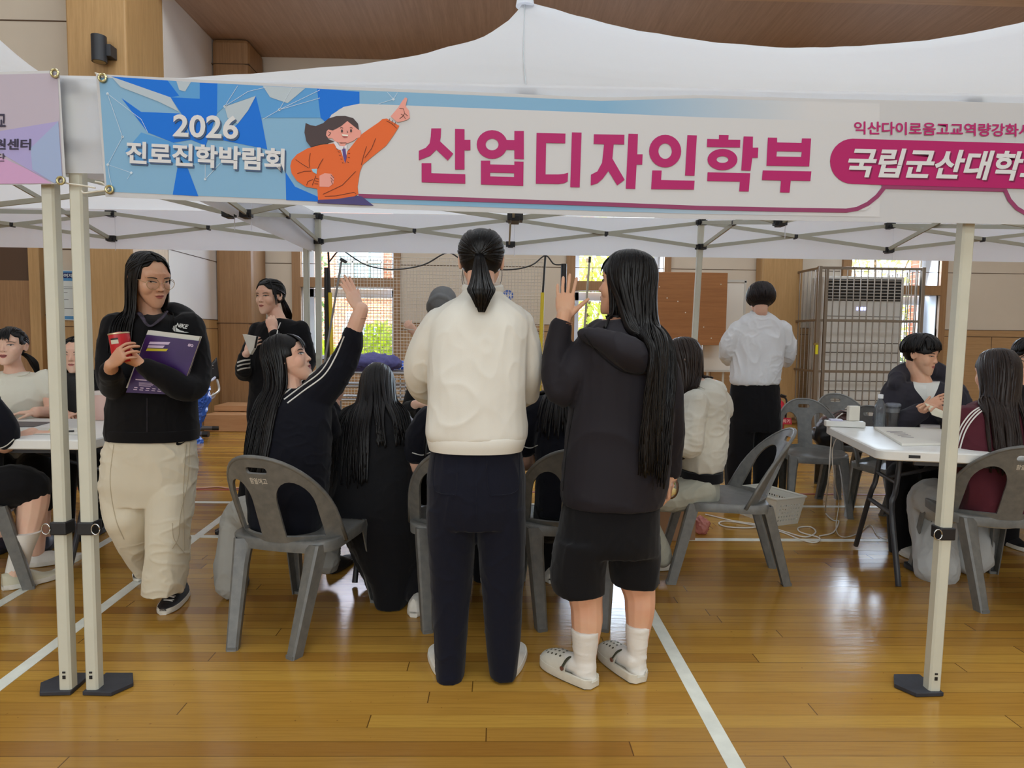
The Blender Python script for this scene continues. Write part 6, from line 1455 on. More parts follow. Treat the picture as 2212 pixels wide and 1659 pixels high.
f.limb(None, [(592, 722, Y - .22, 10), (588, 712, Y - .21, 9)], core=1.0); hand(f.b, P(590, 716, Y - .215), (-.25, .15, .9), (-.35, 1, 0), L=.15, curls=(85, 90, 95, 100), side=-1, spread=2, thumb=25, tcurl=30)
f.limb(None, [(528, 774, Y - .22, 9), (532, 764, Y - .24, 8)], core=1.0); hand(f.b, P(531, 766, Y - .235), (.5, .1, .8), (.3, .9, 0), L=.15, curls=(50, 55, 60, 60), side=1)
f.finish(); f.face(open_=.009); h = f.hair(); h.cap(front=.34, side=.03, k=1.0, yc=.0); tie = V((0, -1, -.45)); h.gather(110, tie, .010, el0=-.5, th0=42)
h.drape(10, 60, 70, P(0, 640, Y).z, w=.006, ze=.1, jit=.02, part=0); h.tail(60, tie, [P(618, 668, Y + .10), P(622, 690, Y + .14), P(622, 730, Y + .15)], .014, .028, .007); h.done()
for dy in (0, 8, 17): f.strip('jacket', [(513, 783 + dy), (524, 779 + dy), (540, 777 + dy)], M_whitetape, .010, 'cuff_stripe', .001, 20)
f.strip('jacket', [(606, 697), (600, 712), (598, 722)], M_whitetape, .006, 'collar_stripe', .002, 14)
a = G(486, 1152); shoe(f, (a.x + .10, a.y + .17), 215, .245, .088, mat('white_upper', (222, 222, 224), .5), M_shoeb, .06); fl = P(620, 1140, Y); shoe(f, (fl.x, Y + .05), 200, .245, .088, M_shoeb, M_shoeb, .06)
nb = thing('notebook', 'white notebook held by the girl in the varsity jacket', 'notebook', P(540, 742, Y - .27)); A = [P(x, y, Y - .27 + d) for x, y, d in ((524, 722, 0), (553, 727, -.02), (548, 752, 0), (540, 766, .02))]; q = MB(); q.add(A + [p_ + V((.012, .014, 0)) for p_ in A], [(0, 1, 2, 3), (7, 6, 5, 4), (0, 4, 5, 1), (1, 5, 6, 2), (2, 6, 7, 3), (3, 7, 4, 0)]); q.build('pages', mat('paper_white', (226, 222, 212), .8), nb, smooth=False)
q = MB(); q.tube([p_ + V((.006, .006, .001)) for p_ in (A[1], A[2])], .006, 8); q.build('spine', M_blk, nb)
# ---- two people on the far side of the middle table
Y = 2.45
f = Fig('person in a grey hood standing behind the middle table, holding a thin stick', (P(962, 900, Y).x, Y), .006)
t = f.garment('hoodie', M_dark, .008, 5, folds(.008, 6, seed=51)); f.trunk(t, [(684, 930, 990, Y, .07), (700, 912, 1010, Y, .10), (730, 900, 1022, Y, .12), (850, 898, 1024, Y, .13), (905, 900, 1020, Y, .13)])
f.limb(t, [(912, 725, Y, 20), (904, 775, Y - .02, 19), (908, 760, Y - .14, 15), (903, 728, Y - .22, 12)], core=.6); f.limb(t, [(1012, 725, Y, 20), (1026, 790, Y, 19), (1000, 800, Y - .18, 14)], core=.6)
hd = f.garment('hood', cloth('hood_grey', (128, 130, 132), .9), .006, 5, folds(.004, 8, seed=52)); f.headform(956, 660, Y - .02, .222, yaw=188, pitch=-26, neck=(962, 708, Y))
hd.ell(f.loc(0, -.07, .12), (.098, .112, .105), f.hR, 24, 16); hd.tube([f.loc(-.38, .12, -.2), f.loc(-.36, .2, .15), f.loc(0, .26, .42), f.loc(.36, .2, .15), f.loc(.38, .12, -.2)], [.02, .022, .022, .022, .02], 10, res=16, round_caps=True)
p = f.garment('trousers', M_black, .01, 3); f.trunk(p, [(895, 905, 1018, Y, .12), (950, 902, 1020, Y, .13)]); f.trunk(p, [(940, 902, 962, Y, .11), (1135, 908, 950, Y, .08)], core=.5); f.trunk(p, [(940, 960, 1020, Y, .11), (1135, 972, 1014, Y, .08)], core=.5)
f.limb(None, [(903, 728, Y - .22, 8), (899, 720, Y - .23, 7)], core=1.0); hand(f.b, P(901, 723, Y - .23), (-.55, -.1, .6), (.2, 1, .2), L=.15, curls=(80, 85, 90, 90), side=1, thumb=20, tcurl=30); f.finish(); f.face(open_=.01)
for x in (930, 993): fl = P(x, 1140, Y); shoe(f, (fl.x, Y + .06), 182, .25, .09, M_shoeb, M_shoeb, .06)
q = MB(); q.tube([P(872, 710, Y - .28), P(895, 713, Y - .26)], .0025, 8); tag(q.build('thin_stick', mat('stick_pale', (216, 206, 196), .5), None), 'thin pale stick in the fingers of the hooded person', 'stick')
Y = 1.98
f = Fig('seated person in black across the middle table, hidden behind the white sweatshirt', (P(935, 1000, Y).x, Y), .006)
t = f.garment('top', M_dark, .008, 5, folds(.008, 6, seed=55)); f.trunk(t, [(815, 918, 985, Y, .07), (830, 890, 1012, Y, .10), (870, 878, 1022, Y, .12), (960, 884, 1016, Y, .13), (1040, 884, 1016, Y, .13)])
f.limb(t, [(898, 850, Y, 22), (880, 895, Y - .06, 20), (884, 882, Y - .2, 16), (893, 876, Y - .27, 13)], core=.6); f.limb(t, [(1006, 850, Y, 22), (1024, 900, Y - .05, 20), (1000, 885, Y - .24, 14)], core=.6)
f.headform(955, 775, Y - .04, .222, yaw=180, pitch=-30, neck=(952, 834, Y)); f.limb(None, [(893, 876, Y - .27, 11), (900, 872, Y - .30, 9)], core=1.0); hand(f.b, P(898, 873, Y - .3), (.9, -.3, 0), (0, -.3, -1), L=.15, curls=(45, 55, 60, 60), side=1)
p = f.garment('trousers', M_black, .01, 3); f.trunk(p, [(1030, 890, 1010, Y, .13), (1065, 888, 1012, Y, .13)])
for sx in (-1, 1): f.limb(p, [(950 + sx * 30, 1050, Y, 28), (950 + sx * 34, 1030, Y - .36, 28), (950 + sx * 34, 1120, Y - .38, 22), (950 + sx * 34, 1205, Y - .36, 17)], core=.6)
f.finish(); f.face(open_=.009); h = f.hair(); h.cap(front=.32, side=0); h.mop(90, (0, -.1), [(50 + 14 * k, -.2 - .04 * k) for k in range(10)] + [(-50 - 14 * k, -.2 - .04 * k) for k in range(10)] + [(0, .35), (30, .3), (-30, .3)], .012); h.done()
for sx in (-1, 1): fl = P(950 + sx * 34, 1205, Y - .36); shoe(f, (fl.x, fl.y + .08), 180, .24, .09, M_shoeb, M_sole, .07)
copy_tree(chair0, (P(945, 1000, Y).x, Y + .02, 0), radians(180), 'grey plastic chair on the far side of the middle table')
# ================================================================ PEOPLE AT THE SIDES
M_maroon = cloth('maroon_jersey', (84, 34, 44), .85, .3, 300, .2)
Y = 1.95
f = Fig('boy in a dark hooded top sitting across the right table, looking down', (2.55, 1.95), .004, SK2)
t = f.garment('hoodie', cloth('hoodie_slate', (52, 50, 58), .9, .3), .007, 5, folds(.009, 6.5, sz=.6, seed=61))
f.trunk(t, [(822, 1966, 2034, Y + .02, .05), (830, 1934, 2060, Y, .09), (850, 1912, 2076, Y, .115), (900, 1910, 2080, Y, .13), (970, 1915, 2075, Y, .135), (1040, 1915, 2075, Y, .135)])
f.limb(t, [(1935, 850, Y, 32), (1918, 910, Y - .06, 31), (1945, 912, Y - .20, 26), (1985, 890, Y - .27, 19)], core=.6); f.limb(t, [(2055, 850, Y, 32), (2078, 910, Y - .05, 30), (2060, 910, Y - .20, 24), (2032, 890, Y - .27, 18)], core=.6)
f.limb(t, [(1932, 832, Y - .05, 14), (1942, 812, Y + .03, 20), (1975, 800, Y + .08, 24), (2025, 804, Y + .07, 22), (2056, 830, Y - .03, 14)], core=0)
p = f.garment('trousers', M_black, .009, 4); f.trunk(p, [(1030, 1918, 2072, Y, .13), (1070, 1915, 2075, Y, .135)])
for sx in (-1, 1): f.limb(p, [(1995 + sx * 34, 1050, Y, 36), (1990 + sx * 40, 1030, Y - .38, 34), (1985 + sx * 40, 1130, Y - .40, 27), (1985 + sx * 40, 1225, Y - .38, 21)], core=.6, res=24)
f.headform(1990, 766, Y - .02, .232, yaw=146, pitch=-12, neck=(1992, 826, Y - .01), nr=.056); f.limb(None, [(1985, 890, Y - .27, 13), (1992, 884, Y - .30, 12)], core=1.0); hand(f.b, P(1992, 886, Y - .30), (.6, -.3, .55), (.6, .3, -.5), L=.18, curls=(35, 45, 50, 55), side=1, thumb=45, tcurl=5)
f.limb(None, [(2032, 890, Y - .27, 13), (2026, 884, Y - .30, 12)], core=1.0); hand(f.b, P(2026, 885, Y - .30), (-.5, -.3, .2), (0, .2, -1), L=.18, curls=(45, 50, 55, 60), side=-1); f.finish(); f.face(open_=.008); f.patch('hoodie', [(825, 1972, 2030), (840, 1976, 2025), (858, 1990, 2016), (872, 2000, 2008)], cloth('shirt_white', (228, 228, 222), .85), 'undershirt', .003); h = f.hair(); h.cap(front=.20, side=.05, k=1.03, yc=-.05)
h.mop(200, (.0, -.1), [(0, .30), (22, .28), (-22, .28), (45, .20), (-45, .20), (75, .05), (-75, .05)] + [(95 + 12 * k, -.12 - .05 * min(k, 5)) for k in range(8)] + [(-95 - 12 * k, -.12 - .05 * min(k, 5)) for k in range(8)], .013, 1.05, .06); h.done()
for sx in (-1, 1): fl = P(1985 + sx * 40, 1228, Y - .38); shoe(f, (fl.x, fl.y + .08), 180, .26, .095, M_shoew, M_sole, .08)
bk = thing('paper_sheet', 'folded white paper in the hands of the boy at the right table', 'paper', P(2030, 890, Y - .38)); q = MB(); A = [P(1998, 870, Y - .36), P(2060, 898, Y - .40), P(2062, 912, Y - .44), P(2014, 896, Y - .40)]; q.add(A + [a + V((0, .004, -.002)) for a in A], [(0, 1, 2, 3), (7, 6, 5, 4), (0, 4, 5, 1), (1, 5, 6, 2), (2, 6, 7, 3), (3, 7, 4, 0)]); q.build('sheet', mat('paper_cream', (236, 230, 206), .8), bk, smooth=False)
Y = 2.1
f = Fig('boy in dark glasses resting his chin on his hand at the right edge', (3.25, 2.1), .004, SK2)
t = f.garment('top', M_black, .008, 5, folds(.008, 6, seed=65)); f.trunk(t, [(822, 2182, 2262, Y, .06), (836, 2150, 2292, Y, .10), (880, 2138, 2300, Y, .125), (980, 2142, 2296, Y, .13), (1040, 2142, 2296, Y, .13)])
f.limb(t, [(2160, 860, Y, 30), (2150, 915, Y - .08, 28), (2180, 880, Y - .22, 22), (2200, 845, Y - .22, 17)], core=.6); f.limb(t, [(2280, 860, Y, 30), (2300, 915, Y - .05, 28), (2270, 910, Y - .25, 20)], core=.6)
p = f.garment('trousers', M_black, .01, 3); f.trunk(p, [(1030, 2145, 2292, Y, .13), (1065, 2145, 2295, Y, .13)])
for sx in (-1, 1): f.limb(p, [(2220 + sx * 34, 1045, Y, 34), (2215 + sx * 38, 1025, Y - .38, 32), (2212 + sx * 38, 1200, Y - .36, 20)], core=.6)
f.headform(2222, 772, Y, .232, yaw=206, pitch=-6, neck=(2222, 842, Y), nr=.056); f.limb(None, [(2200, 845, Y - .22, 12), (2203, 832, Y - .19, 11)], core=1.0); hand(f.b, P(2202, 838, Y - .20), (.1, .1, 1), (.2, 1, 0), L=.17, curls=(70, 80, 85, 85), side=-1, thumb=30, tcurl=20)
f.finish(); f.face(open_=.012); h = f.hair(); h.cap(front=.20, side=.05, k=1.02, yc=-.05); h.mop(170, (0, -.1), [(0, .30), (25, .28), (-25, .28), (50, .2), (-50, .2), (75, .05), (-75, .05)] + [(95 + 12 * k, -.1 - .05 * min(k, 5)) for k in range(8)] + [(-95 - 12 * k, -.1 - .05 * min(k, 5)) for k in range(8)], .013, 1.04, .06); h.done()
q = MB()
for sx in (-1, 1): c0 = f.loc(sx * .155, .40, .02); q.tube([c0 + f.hR @ V((.115 * f.hh * cos(a), 0, .085 * f.hh * sin(a))) for a in [2 * pi * k / 24 for k in range(25)]], .0022, 6); q.tube([f.loc(sx * .27, .39, .03), f.loc(sx * .33, .15, .04), f.loc(sx * .345, -.05, .03)], .002, 6, res=6)
q.tube([f.loc(-.04, .41, .03), f.loc(.04, .41, .03)], .002, 6); q.build('eyeglasses', M_blk, f.root); copy_tree(chair0, (3.28, 2.14, 0), radians(182), 'grey plastic chair under the boy at the right edge')
for sx in (-1, 1): fl = P(2212 + sx * 38, 1200, Y - .36); shoe(f, (fl.x, fl.y + .08), 180, .26, .095, M_shoeb, M_sole, .08)
Y = .95
f = Fig('seated girl with long dark hair in a maroon track jacket, back turned', (2.34, .95), .0045)
t = f.garment('track_jacket', M_maroon, .006, 5, folds(.010, 6, sz=.6, seed=71))
f.trunk(t, [(866, 2112, 2196, Y + .06, .06), (878, 2090, 2218, Y + .06, .09), (910, 2070, 2238, Y + .04, .115), (980, 2064, 2244, Y, .13), (1060, 2072, 2238, Y - .04, .135), (1112, 2082, 2228, Y - .05, .13)])
f.limb(t, [(2092, 908, Y + .04, 36), (2072, 960, Y + .05, 34), (2066, 1015, Y + .08, 31), (2066, 985, Y + .28, 22)], core=.6); f.limb(t, [(2220, 908, Y + .04, 36), (2245, 960, Y + .05, 34), (2252, 1015, Y + .08, 31), (2225, 985, Y + .28, 22)], core=.6)
p = f.garment('wide_trousers', cloth('pale_grey_denim', (188, 190, 190), .9, .2, 260, .2, .05), .007, 4, folds(.012, 5.5, seed=72)); f.trunk(p, [(1090, 2084, 2228, Y - .05, .128), (1112, 2078, 2232, Y - .02, .14), (1128, 2080, 2230, Y + .02, .12)])
f.limb(p, [(2110, 1100, Y, 36), (2045, 1088, Y + .20, 46), (2010, 1080, Y + .34, 45), (2014, 1130, Y + .34, 46), (2020, 1190, Y + .24, 46), (2022, 1228, Y + .18, 46)], core=.5, res=30); f.limb(p, [(2190, 1100, Y, 36), (2130, 1078, Y + .42, 44), (2105, 1125, Y + .40, 44), (2098, 1205, Y + .26, 42)], core=.5, res=30)
f.headform(2152, 806, Y + .09, .225, yaw=-12, pitch=-10, neck=(2154, 868, Y + .07)); f.limb(None, [(2066, 985, Y + .28, 14), (2075, 978, Y + .36, 12)], core=1.0); hand(f.b, P(2073, 979, Y + .35), (.2, .9, 0), (0, 0, -1), L=.155, curls=(40, 45, 50, 55), side=1); f.limb(None, [(2225, 985, Y + .28, 14), (2212, 978, Y + .36, 12)], core=1.0); hand(f.b, P(2214, 979, Y + .35), (-.3, .9, 0), (0, 0, -1), L=.155, curls=(40, 45, 50, 55), side=-1)
f.finish(); h = f.hair(HBR); h.cap(front=.28, side=-.1, k=1.02, yc=0); h.drape(100, 66, 180, P(0, 962, Y).z, w=.016, ze=-.15, crown=-.2, jit=.06, margin=.009, k=1.03, pull=lambda u: (P(2150, 900, Y - .1), .02)); h.done()
for d in (0, 7, 14): f.strip('track_jacket', [(2132 + d, 872), (2098 + d, 892 + d * .2), (2072 + d, 930), (2056 + d, 985), (2050 + d, 1015)], M_whitetape, .006, 'white_stripe', .001, 40)
fl = P(2030, 1245, Y + .18); shoe(f, (fl.x, fl.y - .04), -15, .24, .09, M_shoeb, M_shoeb, .06); fl = P(2100, 1225, Y + .26); shoe(f, (fl.x, fl.y - .04), 0, .24, .09, M_shoeb, M_shoeb, .06)
# left table
Y = 1.98
f = Fig('girl in a white T-shirt with a low ponytail talking at the left table', (P(25, 900, Y).x, Y), .0038)
t = f.garment('t_shirt', cloth('tee_ivory', (226, 222, 206), .88, .3, 260, .15, .03), .007, 5, folds(.009, 6.5, sz=.6, seed=81)); f.trunk(t, [(802, 2, 66, Y + .02, .055), (810, -24, 92, Y, .085), (826, -48, 108, Y, .11), (860, -46, 104, Y - .01, .125), (930, -40, 98, Y, .12), (1000, -44, 102, Y, .13)])
for sx in (-1, 1): f.limb(t, [(28 + sx * 68, 822, Y, 24), (28 + sx * 84, 845, Y - .02, 23)], core=.6); f.limb(None, [(28 + sx * 80, 838, Y - .02, 17), (28 + sx * 84, 888, Y - .06, 15), (28 + sx * 50, 890, Y - .22, 12)], core=1.0); hand(f.b, P(28 + sx * 50, 890, Y - .22), (-sx * .8, -.5, 0), (0, 0, -1), L=.155, curls=(35, 40, 45, 50), side=sx)
p = f.garment('shorts', M_black, .009, 4); f.trunk(p, [(990, -46, 104, Y, .13), (1030, -46, 104, Y, .13)])
for sx in (-1, 1): f.limb(p, [(30 + sx * 36, 1020, Y, 36), (34 + sx * 44, 1005, Y - .36, 34), (40 + sx * 44, 1045, Y - .40, 30), (44 + sx * 44, 1085, Y - .41, 27)], core=.6, res=22); f.limb(None, [(44 + sx * 44, 1075, Y - .41, 19), (48 + sx * 44, 1130, Y - .42, 15), (50 + sx * 44, 1165, Y - .42, 14)], core=1.0); fl = P(50 + sx * 44, 1175, Y - .42); so = shoe(f, (fl.x - .02, fl.y + .08), 160, .25, .095, mat('shoe_navy', (30, 34, 52), .5), M_shoeb, .075)
f.headform(22, 748, Y - .04, .232, yaw=168, pitch=2, neck=(32, 800, Y), wide=1.06); f.finish(); f.face(open_=.013, mouth=.030)
h = f.hair(); h.cap(front=.36, side=.02, k=.995, yc=0); tie = V((.55, -1, -.5)); h.gather(110, tie, .010, el0=-.4, th0=48); h.tail(50, tie, [P(64, 772, Y + .08), P(78, 796, Y + .10), P(84, 830, Y + .12)], .012, .024, .007)
h.bangs(46, -.34, .34, .14)
h.done()
q = MB(); q.tube([P(34 + 30 * cos(a), 803 + 9 * sin(a), Y - .075) for a in [pi * k / 12 for k in range(13)]], .004, 6); q.build('neck_rib', f.gm['t_shirt'][0], f.root)
Y = 2.2
f = Fig('girl in a dark polo shirt sitting behind the two tent legs at the left table', (P(165, 900, Y).x, Y), .004)
t = f.garment('polo', cloth('polo_grey', (62, 62, 62), .88, .3), .007, 5, folds(.008, 6, seed=85)); f.trunk(t, [(806, 146, 192, Y, .055), (814, 130, 210, Y, .085), (834, 116, 222, Y, .105), (880, 118, 220, Y, .12), (985, 118, 222, Y, .125)])
for sx in (-1, 1): f.limb(t, [(168 + sx * 46, 838, Y, 20), (168 + sx * 56, 862, Y - .02, 19)], core=.6); f.limb(None, [(168 + sx * 54, 856, Y - .02, 14), (168 + sx * 56, 892, Y - .06, 12), (168 + sx * 30, 892, Y - .24, 10)], core=1.0); hand(f.b, P(168 + sx * 30, 892, Y - .24), (-sx * .8, -.5, 0), (0, 0, -1), L=.15, curls=(35, 40, 45, 50), side=sx)
p = f.garment('trousers', M_black, .009, 3); f.trunk(p, [(975, 116, 224, Y, .12), (1010, 116, 224, Y, .12)])
for sx in (-1, 1): f.limb(p, [(170 + sx * 28, 1000, Y, 28), (172 + sx * 32, 985, Y - .36, 27), (172 + sx * 32, 1060, Y - .38, 22), (174 + sx * 32, 1135, Y - .37, 17)], core=.6); fl = P(174 + sx * 32, 1150, Y - .37); shoe(f, (fl.x, fl.y + .08), 178, .24, .09, M_shoeb, M_shoeb, .07)
f.headform(166, 766, Y - .03, .225, yaw=172, pitch=-4, neck=(168, 812, Y)); f.finish(); f.face(open_=.011); h = f.hair(); h.cap(front=.38, side=0, k=.99, yc=0); h.sweep(36, 0); h.drape(44, 66, 180, P(0, 850, Y).z, w=.011, ze=-.25, jit=.04, margin=.008); h.done()
Y = 1.0
f = Fig('girl in a navy top and black skirt at the left edge, mostly cut off', (-2.66, 1.0), .0042)
t = f.garment('polo', M_dnavy, .007, 5, folds(.008, 6, seed=88)); f.trunk(t, [(838, -118, -50, Y, .06), (852, -150, -18, Y, .095), (900, -160, -8, Y, .12), (980, -158, -8, Y, .13), (1060, -160, -4, Y, .13)])
f.limb(t, [(-28, 880, Y - .05, 30), (-2, 920, Y - .04, 31), (8, 940, Y - .02, 30)], core=.7); f.limb(None, [(4, 932, Y - .02, 21), (10, 962, Y, 18), (70, 935, Y + .14, 12)], core=1.0); hand(f.b, P(68, 936, Y + .14), (.8, .4, 0), (0, 0, -1), L=.155, curls=(40, 45, 50, 55), side=1)
f.strip('polo', [(-26, 950), (0, 957), (22, 950), (36, 938)], M_whitetape, .005, 'sleeve_trim') if False else None
p = f.garment('skirt', M_black, .007, 4, folds(.009, 6, seed=89)); f.trunk(p, [(1050, -160, 0, Y, .13), (1095, -165, 4, Y, .14), (1120, -160, 0, Y, .13)])
f.limb(p, [(-70, 1085, Y - .07, 52), (20, 1052, Y - .02, 48), (62, 1056, Y + .02, 42)], core=.66, res=16); f.limb(p, [(-70, 1085, Y + .10, 50), (30, 1050, Y + .22, 44), (60, 1054, Y + .24, 38)], core=.66, res=16)
f.limb(None, [(60, 1056, Y + .02, 32), (72, 1075, Y + .02, 31), (64, 1130, Y - .0, 26), (44, 1195, Y - .03, 18), (34, 1240, Y - .04, 18)], core=1.0, res=24); f.limb(None, [(60, 1056, Y + .24, 28), (74, 1110, Y + .26, 24), (78, 1190, Y + .26, 16)], core=1.0, res=24)
f.headform(-84, 772, Y + .02, .225, yaw=62, pitch=-10, neck=(-84, 842, Y)); f.finish(); f.face(); h = f.hair(); h.cap(front=.34, side=0); h.drape(36, 70, 180, P(0, 900, Y).z, w=.014, ze=-.25, margin=.008); h.done()
f.strip('polo', [(-24, 962), (-4, 968), (14, 962), (30, 948)], M_whitetape, .004, 'sleeve_trim')
q = MB(); q.rings([[P(x, y, Y - .03) + V((r * cos(a), r * sin(a), 0)) for a in [2 * pi * k / 20 for k in range(20)]] for x, y, r in ((58, 1150, .059), (53, 1168, .054), (45, 1195, .048), (38, 1225, .047), (34, 1246, .047))]); q.build('sock', M_sock, f.root)
fl = P(34, 1240, Y - .04); shoe(f, (fl.x - .03, fl.y - .05), 38, .245, .095, mat('shoe_cream', (206, 200, 176), .55), M_sole, .08); fl = P(78, 1205, Y + .26); shoe(f, (fl.x - .02, fl.y - .03), 50, .24, .09, M_shoew, M_sole, .07)
for x, yy, rz, lab in ((P(25, 900, 2.0).x, 2.04, 180, 'grey plastic chair under the girl in the white T-shirt'), (P(165, 900, 2.2).x, 2.26, 184, 'grey plastic chair under the girl in the dark polo shirt')): copy_tree(chair0, (x, yy, 0), radians(rz), lab)
# ================================================================ THINGS AROUND THE HALL
# wall lamp on the broad column
c = P(214, 105, 4.93); q = MB(); lp = thing('wall_lamp', 'black cylinder wall lamp on the broad wood column', 'lamp', c); M_lb = mat('lamp_black', (44, 46, 52), .45)
zt, zb = P(214, 78, 4.93).z, P(214, 134, 4.93).z; r = 14.5 * MPP(4.93); q.lathe([(r * .9, zb - c.z), (r, zb - c.z), (r, zt - c.z), (r * .9, zt - c.z), (r * .86, zt - c.z - .03)], c, 28); q.build('shade', M_lb, lp)
q = MB(); q.span(c + V((.0, .0, -.07)), c + V((.115, .12, .05))); q.build('bracket', M_lb, lp, smooth=False, bevel=.004); q = MB(); q.lathe([(r * .8, zb - c.z - .002), (r * .8, zb - c.z + .002)], c, 20); q.build('lens', mat('lamp_lens', (150, 140, 110), .3), lp)
# floor-plan notice
Fs = Flat(5.462); sg = thing('notice_board', 'blue framed floor plan notice on the wall behind the tent legs', 'sign', P(150, 636, 5.47))
x1 = 214; A = [(99, 583), (x1, 586), (x1, 694), (103, 690)]; q = MB(); a3 = [Fs.at(*p) for p in A]; q.add(a3 + [p + V((0, .012, 0)) for p in a3], [(0, 1, 2, 3), (7, 6, 5, 4), (0, 4, 5, 1), (1, 5, 6, 2), (2, 6, 7, 3), (3, 7, 4, 0)]); q.build('panel', mat('sign_edge', (214, 220, 226), .4), sg, smooth=False)
Fs.draw('blue_ground', [[(100.5, 584.5), (x1 - 2, 587), (x1 - 2, 692), (104.5, 688.5)]], 1, ink('sign_blue', (86, 146, 200)), sg); Fs.draw('plan_field', [[(105, 606), (x1 - 8, 608), (x1 - 8, 684), (109, 682)]], 2, ink('sign_white', (216, 224, 226)), sg); Fs.draw('title_plate', [[(113, 592), (118, 588.5), (x1 - 14, 590), (x1 - 10, 596), (x1 - 14, 602), (118, 600.5), (113, 597)]], 2, ink('sign_navy', (34, 48, 104)), sg)
words('title_lettering', '함열여자고등학교', (117, 590.5), (x1 - 16, 592), (x1 - 16, 600), (117, 599), 3, ink('sign_white', (216, 224, 226)), sg, Fs, weight=.025)
Fs.draw('plan_lines', [Fs.stroke(l, .9) for l in ([(111, 619), (200, 621)], [(111, 619), (112, 648)], [(126, 623), (126, 640)], [(126, 623), (200, 625)], [(113, 638), (113, 652), (118, 652)], [(113, 645), (120, 645), (120, 656)], [(127, 652), (128, 666), (117, 666), (116, 655)], [(128, 666), (200, 668)], [(122, 646), (148, 647)], [(129, 631), (146, 632)], [(200, 621), (202, 668)])], 3, ink('plan_grey', (70, 74, 80)), sg)
# round security sticker on the back wall
st = thing('round_sign', 'round blue sign with white letters on the back wall behind the net', 'sign', P(1097, 638, YW - .01)); Fa = Flat(YW - .012); q = MB(); cc = P(1097, 638, YW - .012); r = 11.5 * MPP(YW); q.prism([(r * cos(a), r * sin(a)) for a in [2 * pi * k / 32 for k in range(32)]], V((1, 0, 0)), V((0, 0, 1)), V((0, 1, 0)), cc, .012); q.build('disc', ink('adt_blue', (62, 96, 176)), st, smooth=False); words('lettering', 'ADT', (1089, 634), (1105, 634), (1105, 643), (1089, 643), 3, I_w, st, Fa, weight=.03)
# practice net with its posts and cords
YN = 5.6; nt = thing('practice_net', 'white mesh practice net hung across the hall behind the middle table', 'net', P(960, 850, YN)); M_net = mat('net_white', (206, 198, 190), .7); q = MB()
xa, xb, z0, z1 = P(722, 600, YN).x, P(1176, 600, YN).x, .10, P(900, 556, YN).z; n = 64; mrow = int((z1 - z0) / ((xb - xa) / n))
for i in range(n + 1): x = xa + (xb - xa) * i / n; q.tube([V((x, YN + .012 * sin(i * .7), z0)), V((x + .004 * sin(i), YN + .02 * sin(i * .35), (z0 + z1) / 2)), V((x, YN, z1 - .03 * sin(pi * i / n * 2) ** 2))], .0034, 4)
for j in range(mrow + 1): z = z0 + (z1 - z0) * j / mrow; q.tube([V((xa, YN, z)), V(((xa + xb) / 2, YN + .02, z + .004 * sin(j * 1.3))), V((xb, YN, z))], .0034, 4, res=8)
q.build('mesh', M_net, nt)
def post(name, pts, r, m_): q = MB(); q.tube(pts, r, 12); return q.build(name, m_, nt)
post('post', [P(706, 578, YN), V((P(706, 775, YN).x, YN, 0.03))], .032, M_blk); post('post', [P(1218, 570, YN), V((P(1214, 775, YN).x, YN, .03))], .034, M_blk)
M_yel = mat('yellow_tube', (206, 184, 46), .5)
for xt, xm, xb_, in ((709, 713, 721), (1179, 1172, 1164)): post('corner_rod', [P(xt, 540, YN - .05), P(xm, 640, YN - .05)], .012, M_blk); post('yellow_tube', [P(xm, 632, YN - .05), V((P(xb_, 800, YN - .05).x, YN - .05, .05))], .022, M_yel)
q = MB(); q.tube([P(711, 566, YN - .06), P(728, 545, YN - .06), P(740, 541, YN - .06), P(790, 572, YN - .06), P(850, 582, YN - .06), P(915, 572, YN - .06), P(966, 546, YN - .06), P(1000, 562, YN - .06), P(1060, 580, YN - .06), P(1110, 582, YN - .06), P(1150, 572, YN - .06), P(1178, 552, YN - .06), P(1196, 570, YN - .06), P(1214, 572, YN - .06)], .009, 6, res=60); q.build('top_cord', M_blk, nt)
q = MB(); q.box((P(706, 578, YN).x, YN, .02), (.5, .3, .04)); q.box((P(1216, 578, YN).x, YN, .02), (.5, .3, .04)); q.build('base', M_blk, nt, smooth=False)
sp = thing('camera_pole', 'slanting grey telescopic pole with a black head in front of the left window', 'pole', G(706, 980)); a = P(738, 562, 5.2); b = P(708, 742, 5.2); e = a + (b - a) * (a.z / (a.z - b.z)); q = MB(); q.tube([a, e], .012, 8); q.build('tube', mat('pole_grey', (150, 152, 156), .35, metal=.6), sp); q = MB(); q.box(a + V((.02, 0, -.005)), (.07, .05, .035), Matrix.Rotation(.5, 3, 'Y')); q.build('head', M_blk, sp, smooth=False)
sp = thing('slim_stand', 'slim pale stand with a black tip in front of the middle window', 'pole', G(1255, 1000)); a = P(1274, 556, 4.0); b = P(1262, 716, 4.0); e = a + (b - a) * (a.z / (a.z - b.z)); q = MB(); q.tube([a, e], .010, 8); q.build('tube', mat('stand_pale', (176, 172, 156), .35, metal=.4), sp); q = MB(); q.tube([a + (a - b) * .01, a + (b - a) * .07], .013, 8); q.build('tip', M_blk, sp); q = MB()
for k in range(3): t_ = 2 * pi * k / 3; q.tube([e + V((0, 0, .18)), e + V((.22 * cos(t_), .22 * sin(t_), .012))], .008, 6)
q.build('tripod', M_blk, sp)
